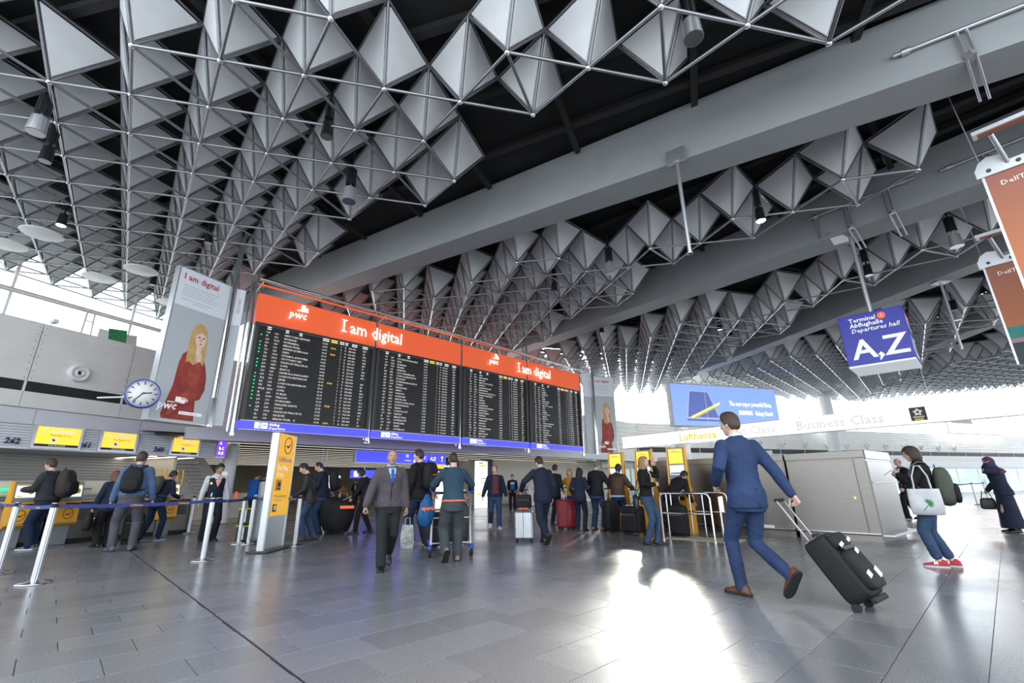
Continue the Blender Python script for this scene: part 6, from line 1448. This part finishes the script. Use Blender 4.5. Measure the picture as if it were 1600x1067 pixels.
CT = thing('luggage_trolley', 'airport luggage trolley with blue handle ends, pushed by the man in teal', 'trolley', (-1.09, 8.42, 0), R(14))
b = MB()
for x in (-.34, .34): b.path([(x, 0, .09), (x*.97, .02, .5), (x*.94, -.05, .9), (x*.9, -.13, 1.03)], .020, 8); b.path([(x, 0, .14), (x*.85, .5, .16), (x*.6, .86, .13)], .016, 8)
b.tube((-.34, 0, .22), (.34, 0, .22), .014, n=8); b.tube((-.33, .01, .62), (.33, .01, .62), .012, n=8); b.tube((-.25, .7, .155), (.25, .7, .155), .014, n=8)
for x in (-.2, -.07, .07, .2): b.tube((x, 0, .17), (x*.8, .84, .15), .010, n=6)
b.obj('frame', 'alu', CT)
b = MB(); b.tube((-.34, -.13, 1.03), (.34, -.13, 1.03), .020, n=10); b.obj('push_bar', 'gloss_black', CT)
for x in (-.33, .33): b = MB(); b.path([(x*.7, -.14, 1.03), (x*1.05, -.13, 1.035), (x*1.12, -.02, 1.10)], .025, 8); b.obj('handle_grip', 'clockblue', CT)
for x in (-.35, .35): b = MB(); b.lathe([(.02, -.022), (.075, -.022), (.082, 0), (.075, .022), (.02, .022)], (x, -.02, .082), 20, 0, axis=(1, 0, 0)); b.obj('wheel', 'rubber', CT); b = MB(); b.box((x, -.02, .16), (.07, .14, .09), bev=.02); b.obj('wheel_cover', 'clockblue', CT)
for x in (-.3, .3): b = MB(); b.lathe([(.02, -.02), (.06, -.02), (.065, 0), (.06, .02), (.02, .02)], (x, .9, .065), 16, 0, axis=(1, 0, 0)); b.obj('front_wheel', 'rubber', CT); b = MB(); b.box((x, .92, .15), (.06, .10, .10), bev=.02); b.obj('bumper_end', 'clockblue', CT)
CM = CT.matrix_basis if False else Matrix.Translation((-1.09, 8.42, 0)) @ Matrix.Rotation(R(14), 4, 'Z')
def oncart(label, c, d, m='leather_bag', p=6):
    T = thing('suitcase', label, 'suitcase'); T.matrix_world = CM @ Matrix.Translation(c); b = MB(); soft_box(b, (0, 0, d[2]/2), d, p=p, n=14, levels=10); b.obj('shell', m, T); b = MB(); b.path([(-.08, 0, d[2]), (-.06, 0, d[2]+.04), (.06, 0, d[2]+.04), (.08, 0, d[2])], .011, 6); b.obj('carry_handle', 'rubber', T); b = MB(); b.box((0, -d[1]/2-.002, d[2]*.55), (d[0]*.8, .012, .012)); b.obj('zip', 'zipgrey', T); return T
T = oncart('glossy black suitcase standing on the luggage trolley', (.13, .25, .18), (.40, .28, .68)); b = MB(); b.box((.06, -.145, .05), (.14, .01, .03)); b.obj('blue_label', 'clockblue', T)
oncart('dark case on the trolley, mostly hidden by its owner', (-.2, .3, .18), (.26, .28, .52), 'case_black')
T = thing('holdall', 'silver-grey patterned bag on top of the trolley load', 'bag'); T.matrix_world = CM @ Matrix.Translation((.15, .26, .86)); b = MB(); soft_box(b, (0, 0, .12), (.34, .26, .24), p=3.5); b.obj('bag', mat('grey_pattern_cloth', (.33, .36, .38), .6, 0, .7, 22), T); b = MB(); b.path([(-.08, 0, .22), (0, 0, .32), (.08, 0, .22)], .01, 6); b.obj('handle', 'rubber', T)
T = thing('plastic_bag', 'crumpled blue plastic bag with red lettering hung on the trolley handle', 'bag'); T.matrix_world = CM @ Matrix.Translation((-.45, -.03, .50)); b = MB(); rg = []
for z, w, d in ((0, .05, .04), (.03, .10, .08), (.14, .14, .10), (.27, .13, .09), (.38, .10, .06), (.46, .05, .03), (.52, .02, .015)): rg.append([Vector(((w+.014*math.sin(5*t+z*30))*math.cos(t)+z*.05, (d+.01*math.sin(4*t+z*22))*math.sin(t), z)) for t in [2*PI*j/24 for j in range(24)]])
b.rings(rg); b.obj('bag', 'plastic_blue', T); text('bag_lettering', 'sports', .085, 'red', T, (-.07, -.118, .26), (1, .12, 0), (0, .1, 1), bold=.003)

# man with the silver case
s = person('man in a navy suit walking away with a silver suitcase', (.60, 10.15), -22, 1.76, 'suit_navy', 'suit_navy', 'skinp', ('short', 'hair_dkbrown'), 'shoe_brown', lean=5, feet=((-.08, -.34, .17, -4, 48), (.09, .17, .08, 6, 0)), hands=((-.36, .30, 1.03), (.26, .06, .88)), head=(10, 16, 0), vox=.012, hem=.80, loose=.024, leg=.022, legend=.05, grip=(1.0, .5), pole=((-1, -.7, .1), None))
collar(s, 'shirt_collar', 'shirt_white', .062, .028, 1.472); collar(s, 'jacket_collar', 'suit_navy', .075, .026, 1.455, thick=.01)
T = hard_case('silver ribbed metal suitcase with a black bag on top', (.20, 10.42), R(-8), .40, .26, .56, mat('silver_shell', (.55, .57, .60), .3, .85, .06, 6), True, .42, True)
T2 = thing('laptop_bag', 'black briefcase strapped on top of the silver suitcase', 'bag', (.20, 10.42, .655), R(-8)); b = MB(); soft_box(b, (0, .02, .15), (.34, .16, .29), p=7); b.obj('bag', 'case_black', T2); b = MB(); b.path([(-.07, 0, .28), (-.05, 0, .345), (.05, 0, .345), (.07, 0, .28)], .012, 6); b.obj('handle', 'rubber', T2); b = MB(); b.box((0, -.065, .18), (.26, .01, .01)); b.obj('zip', 'zipgrey', T2); b = MB(); b.box((.0, -.02, .01), (.2, .15, .02)); b.obj('red_strap', 'red', T2)

# others near the middle
s = person('heavy man in a navy jacket over a red-striped sweater, walking towards us', (-.55, 13.75), 172, 1.72, 'navy_knit', 'denim_mid', 'skinp', ('thin', 'hair_red'), ('shoe_white', 'shoe_white'), lean=2, feet=((-.10, .20, .08, -6, 0), (.11, -.26, .17, 6, 42)), hands=((-.33, .08, .86), (.36, .02, .86)), head=(-30, 0, 0), fat=1.15, vox=.014, hem=.86, loose=.03, leg=.024)
patch(s, 'sweater_front', 'stripe_knit', [(.93, -24, 24), (1.05, -24, 24), (1.2, -24, 24), (1.35, -20, 20), (1.44, -30, 30)], .032, .004); collar(s, 'jacket_collar', 'navy_knit', .085, .03, 1.44, thick=.012)
s = person('small distant man with a white-striped blue sweater under a black jacket', (-.08, 23.4), 178, 1.68, 'cloth_black', 'cloth_black', 'skinp', ('short', 'hair_dkbrown'), 'shoe_black', vox=.02, det=0, hands=((-.16, .16, .95), (.16, .16, .95)), loose=.028)
patch(s, 'blue_sweater', 'jacket_bright', [(.98, -32, 32), (1.15, -32, 32), (1.25, -30, 30)], .03, .004); patch(s, 'white_chest_band', 'shirt_white', [(1.25, -30, 30), (1.36, -28, 28)], .03, .004)
s = person('slim man in a black suit seen from behind, past the navy-suited man', (1.27, 14.75), 40, 1.76, 'suit_dark', 'suit_dark', 'skin', ('short', 'hair_black'), 'shoe_black', vox=.014, hem=.80, hands=(None, (.20, .12, .95)), feet=((-.10, -.06, .08, -8, 0), (.10, .08, .08, 10, 0))); collar(s, 'shirt_collar', 'shirt_white', .062, .03, 1.47)
s = person('short-haired blonde woman in a mustard jacket with a hand on her hip', (1.72, 14.6), -150, 1.63, 'mustard', 'denim_dark', 'skinp', ('bob', 'hair_blond'), 'shoe_black', fem=1, vox=.014, hem=.88, hands=((-.20, .10, 1.0), (.19, .08, .98)), pole=((-1, -.2, 0), (1, -.2, 0)), head=(20, 12, 0))
T = hard_case('dark red ribbed suitcase with a raised handle', (1.38, 13.05), R(12), .46, .28, .70, mat('dark_red_shell', (.24, .012, .022), .35, 0, .08, 6), True, .30)
s = person('dark-haired woman in a navy trouser suit beside the red suitcase', (1.72, 12.65), 28, 1.60, 'navy_knit', 'suit_navy', 'skinp', ('long', 'hair_black'), 'shoe_black', fem=1, vox=.013, hem=.82, hands=((-.22, .12, .95), (.2, .2, 1.05)), head=(-10, 14, 0), lean=4)
s = person('grey-haired man in a dark blazer and jeans with his back to us at the kiosks', (2.18, 12.72), 46, 1.78, 'suit_dark', 'denim_mid', 'skinp', ('short', 'hair_grey'), 'shoe_tan', vox=.012, hem=.84, loose=.03, leg=.022, lean=6, feet=((-.14, 0, .08, -12, 0), (.14, .02, .08, 12, 0)), hands=((-.22, .34, 1.1), (.26, .36, 1.12)), head=(0, 14, 0), fat=1.08)
s = person('man in a brown leather jacket and jeans bending to the middle kiosk', (2.66, 12.38), 40, 1.68, 'leather_brown', 'denim_dark', 'skind', ('short', 'hair_black'), 'shoe_brown', vox=.012, hem=.90, loose=.032, leg=.024, lean=10, fat=1.12, hands=((-.24, .34, 1.05), (.28, .38, 1.08)), head=(0, 16, 0)); collar(s, 'shirt_collar', 'shirt_blue', .068, .026, 1.468)
patch(s, 'shirt_tail', 'shirt_blue', [(.86, 100, 260), (.90, 100, 260)], .030, .004)
soft_case('tall black suitcase between the blazer and the brown leather jacket', (2.42, 12.2), R(30), .40, .26, .70, 'case_black', .28, pocket=False)
T = soft_case('wide black suitcase with a green tag on its raised handle', (2.80, 11.5), R(-50), .52, .30, .60, 'case_black', .35); b = MB(); b.box((.085, .10, .9), (.07, .02, .10)); b.obj('green_tag', mat('green_tag', (.05, .65, .25), .5, emit=(.05, .7, .3), estr=.3), T)
soft_case('black suitcase standing against the nearest yellow kiosk', (3.66, 10.86), R(-40), .38, .26, .62, 'case_black', 0)
s = person('blond woman on the phone in a black jacket, white top and jeans', (2.66, 9.62), 118, 1.69, 'cloth_black', 'denim', 'skinp', ('long', 'hair_blond'), 'shoe_black', fem=1, vox=.011, hem=.93, loose=.022, leg=.010, lean=-3, feet=((-.06, .10, .08, -4, 0), (.08, -.06, .08, 14, 0)), hands=((-.12, .17, 1.52), (.15, .20, 1.16)), head=(-8, -4, 0), pole=((-1, .3, -1), (1, -.5, -.6)), grip=(.9, .5))
patch(s, 'white_top', 'shirt_white', [(.93, -40, 22), (1.05, -36, 18), (1.2, -30, 14), (1.35, -20, 12), (1.43, -26, 26)], .024, .004)
PH = thing('mobile_phone', 'black phone held to the ear of the blond woman', 'phone'); PH.matrix_world = s.W @ Matrix.Translation((-.098, .10, 1.585)) @ Matrix.Rotation(R(20), 4, 'X'); b = MB(); b.box((0, 0, 0), (.012, .07, .145), bev=.004); b.obj('case', 'gloss_black', PH); b = MB(); b.box((-.0075, .0, .0), (.002, .055, .11)); b.obj('back_plate', 'zipgrey', PH)
T = thing('handbag', 'black slouchy shoulder bag at the hip of the woman on the phone', 'bag'); T.matrix_world = s.W @ Matrix.Translation((.02, -.24, .80)) @ Matrix.Rotation(R(20), 4, 'Z'); b = MB(); soft_box(b, (0, 0, 0), (.36, .13, .34), p=3.2, taper=.8); b.obj('bag', 'leather_bag', T); b = MB(); b.path([(-.12, 0, .14), (-.10, .06, .42), (.02, .2, .64), (.12, .12, .4), (.12, 0, .14)], .010, 6); b.obj('strap', 'leather_bag', T)
s = person('person bent over behind the steel barrier, in a black jacket and pale shoes', (3.62, 11.15), 60, 1.70, 'cloth_black', 'cloth_black', 'skin', ('short', 'hair_black'), 'shoe_tan', lean=52, vox=.014, hands=((-.2, .45, .7), (.2, .5, .75)), head=(0, 20, 0))

# far right
s = person('bald man in a dark suit and pale blue shirt with a black briefcase', (12.28, 15.05), -62, 1.82, 'suit_dark', 'suit_dark', 'skinp', ('bald', 'hair_grey'), 'shoe_black', vox=.013, hem=.78, loose=.03, leg=.024, feet=((-.10, .14, .08, -6, 0), (.12, -.2, .10, 8, 14)), hands=((-.24, .1, .86), (.28, -.02, .86)), head=(0, 4, 0), fat=1.06, grip=(.5, 1.1), twist=25)
patch(s, 'shirt_front', 'shirt_blue', [(1.0, -22, 6), (1.2, -26, 10), (1.36, -26, 20), (1.44, -44, 44)], .032, .004); collar(s, 'shirt_collar', 'shirt_blue', .064, .034, 1.468)
T = thing('briefcase', 'bulging black briefcase in the hand of the bald man', 'bag'); T.matrix_world = s.W @ Matrix.Translation((.31, -.02, .45)) @ Matrix.Rotation(R(80), 4, 'Z'); b = MB(); soft_box(b, (0, 0, .13), (.40, .16, .28), p=4); b.obj('bag', 'leather_bag', T); b = MB(); b.path([(-.08, 0, .26), (-.06, 0, .33), (.06, 0, .33), (.08, 0, .26)], .012, 6); b.obj('handle', 'leather_bag', T); b = MB(); b.box((0, -.085, .14), (.18, .01, .09)); b.obj('buckle_plate', 'zipgrey', T)
s = person('woman in a long navy coat and red-blue headscarf holding a phone to her ear', (11.02, 10.85), -58, 1.64, 'coat_navy', None, 'skinp', None, 'shoe_black', fem=1, vox=.012, hem=.84, loose=.036, coat='coat_navy', hands=((-.11, .17, 1.545), (.35, .18, .95)), head=(5, 6, 0), pole=((-1, .4, -1), None), lean=5, fat=1.05, grip=(.9, 1.0))
b = MB(); vs = []; nu, nv = 48, 36; gr = head_grid(nu, nv)
for row in gr:
    for la, lo in row:
        z = .119*math.sin(la); t = max(0, -z/.119); zz = z if z > 0 else z*1.35; c = math.cos(la) if z > 0 else 1-.25*t
        q = Vector((.098*c*math.sin(lo), .120*c*math.cos(lo)-.008, zz+.012*(z > 0)))
        if abs(lo) < R(46) and -.085 < z < .055: q = head_pt(la, lo, 1)*.72
        vs.append(s.hc+s.hr @ q)
b.v = [tuple(v) for v in vs]
for i in range(nv):
    for j in range(nu): j2 = (j+1) % nu; b.f.append((i*nu+j, i*nu+j2, (i+1)*nu+j2, (i+1)*nu+j)); b.m.append(0); b.sm.append(True)
b.rings([[s.TR((r*math.sin(2*PI*j/24), r*.85*math.cos(2*PI*j/24)-.01, z)) for j in range(24)] for z, r in ((1.60, .07), (1.54, .085), (1.48, .115), (1.42, .20), (1.36, .235), (1.33, .2))]); b.obj('headscarf', 'scarf', s.T)
T = thing('handbag', 'black handbag hanging beside the long navy coat', 'bag'); T.matrix_world = s.W @ Matrix.Translation((.36, .24, .50)) @ Matrix.Rotation(R(80), 4, 'Z'); b = MB(); soft_box(b, (0, 0, .13), (.34, .13, .27), p=4.5, taper=.8); b.obj('bag', 'leather_bag', T); b = MB(); b.path([(-.1, 0, .24), (-.05, 0, .44), (.05, 0, .44), (.1, 0, .24)], .010, 6); b.obj('handle', 'leather_bag', T)
s = person('dark-clothed traveller with a rucksack at the very edge, behind the veiled woman', (13.6, 12.4), -48, 1.66, 'navy_knit', 'denim_dark', 'skin', ('short', 'hair_black'), 'shoe_black', vox=.014)
backpack(s, 'black rucksack worn by the traveller at the frame edge', 'pack_black', 'pack_black', .34, .50, .24)

# at the bag-drop machines on the left
s = person('man in glasses and a charcoal jacket typing at an orange machine', (-10.05, 10.32), -98, 1.86, 'cloth_charcoal', 'denim_dark', 'skinp', ('short', 'hair_brown'), ('shoe_grey', 'shoe_white'), vox=.013, hem=.90, loose=.034, leg=.024, fat=1.15, lean=6, feet=((-.1, .02, .08, -6, 0), (.1, .10, .08, 8, 0)), hands=((-.14, .36, 1.12), (.14, .38, 1.14)), head=(0, 8, 0), grip=(.4, .5))
b = MB()
for sx in (-1, 1): c = s.hc+s.hr @ Vector((sx*.032, .102, .012)); b.path([c+s.hr @ Vector((.02*math.cos(t), 0, .015*math.sin(t))) for t in [2*PI*j/10 for j in range(11)]], .0022, 4); b.path([c+s.hr @ Vector((sx*.02, 0, .004)), s.hc+s.hr @ Vector((sx*.079, .05, .014)), s.hc+s.hr @ Vector((sx*.08, -.01, .012))], .0022, 4)
b.path([s.hc+s.hr @ Vector((-.012, .104, .014)), s.hc+s.hr @ Vector((.012, .104, .014))], .0022, 4); b.obj('glasses', 'gloss_black', s.T)
backpack(s, 'brown-black hiking rucksack on the man in glasses', 'pack_brown', 'pack_black', .36, .56, .26, 'pack_brown', 1.20, -.17)
s = person('red-haired woman in a black coat carrying a black bag', (-8.88, 10.60), -62, 1.60, 'navy_knit', 'cloth_black', 'skinp', ('long', 'hair_red'), 'shoe_black', fem=1, vox=.013, hem=.80, loose=.03, leg=.035, hands=((-.30, .10, .84), (.22, .10, .9)), head=(0, 6, 0), lean=4, grip=(1.0, .5))
T = thing('shoulder_bag', 'large black shopper bag carried by the red-haired woman', 'bag'); T.matrix_world = s.W @ Matrix.Translation((-.34, .05, .38)) @ Matrix.Rotation(R(62), 4, 'Z'); b = MB(); soft_box(b, (0, 0, .2), (.52, .18, .40), p=4, taper=.7); b.obj('bag', 'case_black', T); b = MB(); b.path([(-.12, 0, .38), (-.06, 0, .54), (.06, 0, .54), (.12, 0, .38)], .012, 6); b.obj('handle', 'rubber', T); b = MB(); b.box((.05, -.085, .26), (.10, .01, .025)); b.obj('white_tag', 'textwhite', T)
s = person('tall man in a blue jacket with a black rucksack, back turned at the belt', (-7.80, 9.78), -24, 1.94, 'jacket_blue', 'grey_trouser', 'skinp', ('short', 'hair_brown'), 'shoe_grey', vox=.012, hem=.94, loose=.032, leg=.018, lean=3, feet=((-.15, .05, .08, -38, 0), (.13, .10, .08, 4, 0)), hands=((-.30, .06, .86), (.30, .08, .88)), head=(-8, 0, 0), grip=(.6, .6))
collar(s, 'hood', 'jacket_blue', .095, .05, 1.43, thick=.02); patch(s, 'brown_hem', 'pack_olive', [(.90, 90, 270), (.965, 90, 270)], .030, .004)
backpack(s, 'black daypack with a light blue tab on the man in the blue jacket', 'pack_black', 'pack_black', .34, .46, .16, 'rubber', 1.20, -.155)
s = person('person in jeans bending at the orange machine behind the blue jacket', (-8.70, 11.72), 12, 1.68, 'navy_knit', 'denim_dark', 'skin', ('short', 'hair_dkbrown'), ('shoe_grey', 'shoe_white'), vox=.013, lean=22, hands=((-.2, .36, .98), (.2, .4, 1.0)), head=(0, 14, 0), feet=((-.2, -.1, .08, -8, 0), (.16, .06, .08, 8, 0)))
backpack(s, 'olive and brown rucksack bending over the orange machine', 'pack_olive', 'brown_bag', .32, .5, .22, 'pack_olivelight', 1.22, -.16)
soft_case('black suitcase beside the bending person in jeans', (-8.78, 11.25), R(40), .40, .26, .58, 'case_black', .4)
s = person('uniformed man with a dark waistcoat, white shirt and yellow badge', (-7.15, 11.42), 132, 1.76, 'shirt_white', 'suit_dark', 'skin2', ('short', 'hair_black'), 'shoe_black', vox=.012, hem=.92, loose=.018, leg=.022, hands=((-.30, .08, .86), (.30, .06, .84)), head=(14, 18, 0), feet=((-.12, 0, .08, -10, 0), (.12, .02, .08, 10, 0)))
b = MB(); b.rings([[s.tring(z, 2*PI*j/28, .024) for j in range(28)] for z in (.90, .98, 1.08, 1.2, 1.3, 1.36, 1.40)]); b.obj('waistcoat', 'suit_navy', s.T)
patch(s, 'shirt_front', 'shirt_white', [(1.2, -2, 2), (1.3, -12, 12), (1.40, -24, 24)], .026, .004); patch(s, 'red_tie', 'red', [(1.2, -2, 2), (1.3, -4, 4), (1.41, -4, 4), (1.43, -7, 7)], .033, .004); patch(s, 'yellow_badge', 'yellow', [(1.25, 36, 48), (1.30, 36, 48)], .027, .005); patch(s, 'white_pen', 'textwhite', [(.98, 26, 32), (1.06, 26, 32)], .027, .005); collar(s, 'shirt_collar', 'shirt_white', .066, .034, 1.466)

# behind the totem
s = person('person in a bright blue jacket behind the dark kiosk', (-9.85, 18.05), 15, 1.78, 'jacket_bright', 'denim_dark', 'skin', ('short', 'hair_brown'), 'shoe_black', vox=.016, det=0, hands=((-.2, .3, 1.05), (.22, .3, 1.08)), head=(0, 16, 0), lean=6)
s = person('stooping man in a black leather jacket and jeans beside the totem', (-4.78, 11.25), -112, 1.76, 'leather_black', 'denim', 'skinp', ('short', 'hair_black'), 'shoe_brown', vox=.012, hem=.80, loose=.032, leg=.022, lean=13, hands=((-.12, .34, .95), (.16, .36, .96)), head=(0, 22, 0), feet=((-.10, .05, .08, -8, 0), (.12, -.16, .08, 10, 0)))
s = person('man in a navy jacket and jeans with a black rucksack behind the leather jacket', (-5.10, 12.75), -104, 1.86, 'navy_knit', 'denim_mid', 'skinp', ('thin', 'hair_dkbrown'), 'shoe_black', vox=.013, hem=.86, loose=.034, leg=.024, lean=8, hands=((-.14, .32, .98), (.18, .34, 1.0)), head=(0, 24, 0), fat=1.12)
backpack(s, 'black rucksack with red tabs on the man in the navy jacket', 'pack_black', 'pack_black', .34, .54, .24, 'rubber', 1.22, -.17, 'red')
soft_case('dark grey suitcase behind the jeans of the man with red-tabbed rucksack', (-5.0, 13.4), R(-15), .40, .26, .66, 'pack_brown', .3, pocket=False)
s = person('small person in a pale pink coat with a fur hood', (-6.95, 19.0), -30, 1.38, 'pink_coat', 'denim', 'skinp', ('bob', 'hair_black'), 'shoe_black', fem=1, vox=.016, det=0, hem=.82, loose=.036); collar(s, 'fur_hood', 'fur_beige', .13, .09, 1.42, thick=.05)
backpack(s, 'pink and black patterned rucksack on the pale pink coat', mat('pink_patterned_cloth', (.30, .08, .12), .8, 0, .85, 16), 'pack_black', .3, .42, .18)
T = thing('luggage_heap_cover', 'big black covered trolley load with a red strap', 'luggage', (-4.68, 12.8, 0), R(15)); b = MB(); rg = []
for z, w, d in ((.06, .24, .2), (.1, .32, .26), (.35, .42, .3), (.6, .45, .3), (.78, .42, .28), (.86, .30, .2), (.88, .1, .08)): rg.append([Vector(((w+.02*math.sin(5*t+z*9))*math.cos(t), (d+.02*math.sin(4*t+z*8))*math.sin(t), z+.04*math.sin(t*2+1)*(z > .7))) for t in [2*PI*j/28 for j in range(28)]])
b.rings(rg); b.obj('black_cover', 'case_black', T); b = MB(); b.box((.26, -.30, .66), (.34, .05, .07)); b.obj('red_strap', 'red', T); b = MB(); b.lathe([(.02, -.02), (.06, -.02), (.06, .02), (.02, .02)], (-.2, -.15, .06), 14, 0, axis=(1, 0, 0)); b.lathe([(.02, -.02), (.06, -.02), (.06, .02), (.02, .02)], (.2, -.15, .06), 14, 0, axis=(1, 0, 0)); b.obj('wheels', 'rubber', T); b = MB(); b.path([(-.16, .1, .8), (-.16, .1, 1.18), (.02, .1, 1.18), (.02, .1, .8)], .012, 6); b.obj('handle', 'alu', T)
T = thing('holdall', 'brown leather holdall on the heap behind the black cover', 'bag', (-5.05, 13.9, .78), R(10)); b = MB(); soft_box(b, (0, 0, .2), (.42, .3, .42), p=3); b.obj('bag', 'brown_bag', T); b = MB(); b.path([(-.08, 0, .4), (0, 0, .5), (.08, 0, .4)], .014, 6); b.obj('handle', 'brown_bag', T)
T = thing('luggage_trolley', 'trolley under the brown holdall, hidden behind travellers', 'trolley', (-5.05, 13.9, 0), R(10)); b = MB(); soft_box(b, (0, 0, .47), (.5, .36, .62), p=6); b.obj('dark_load', 'case_black', T); b = MB(); b.box((0, 0, .12), (.56, .7, .03)); b.path([(-.26, -.3, .1), (-.26, -.36, 1.0), (.26, -.36, 1.0), (.26, -.3, .1)], .018, 8); b.obj('frame', 'alu', T)
for x in (-.24, .24): b = MB(); b.lathe([(.02, -.02), (.06, -.02), (.06, .02), (.02, .02)], (x, -.25, .06), 14, 0, axis=(1, 0, 0)); b.obj('wheel', 'rubber', T); b = MB(); b.lathe([(.02, -.02), (.06, -.02), (.06, .02), (.02, .02)], (x, .28, .06), 14, 0, axis=(1, 0, 0)); b.obj('wheel', 'rubber', T)
s = person('dark-haired woman in a black suit bowing her head over papers', (-3.95, 12.8), -100, 1.68, 'suit_dark', 'cloth_black', 'skin', ('back', 'hair_black'), 'shoe_black', fem=1, vox=.012, hem=.80, loose=.026, leg=.014, lean=10, hands=((-.12, .34, .92), (.12, .34, .94)), head=(0, 34, 0), feet=((-.10, .20, .08, -6, 0), (.10, -.16, .08, 10, 0))); collar(s, 'white_collar', 'shirt_white', .07, .03, 1.462)
T = thing('papers', 'white sheet of paper held by the bowing woman', 'paper'); T.matrix_world = s.W @ Matrix.Translation((0, .46, .93)) @ Matrix.Rotation(R(-25), 4, 'X'); b = MB(); b.box((0, 0, 0), (.21, .29, .003)); b.obj('sheet', 'textwhite', T)
for j, (x, y, a, l) in enumerate(((-9.95, 30.0, 175, 'first of two dark-suited people talking far under the gallery, on the left'), (-9.25, 29.6, -160, 'second of two dark-suited people talking far under the gallery, white shirt showing'))):
    s = person(l, (x, y), a, 1.62, 'suit_dark', 'suit_dark', 'skin', ('short', 'hair_black'), 'shoe_black', vox=.022, det=0, hands=((-.2, .2, 1.0), (.2, .2, 1.0))); patch(s, 'shirt_front', 'shirt_white', [(1.1, -8, 8), (1.25, -14, 14), (1.40, -22, 22)], .024, .004)
fuse_all()
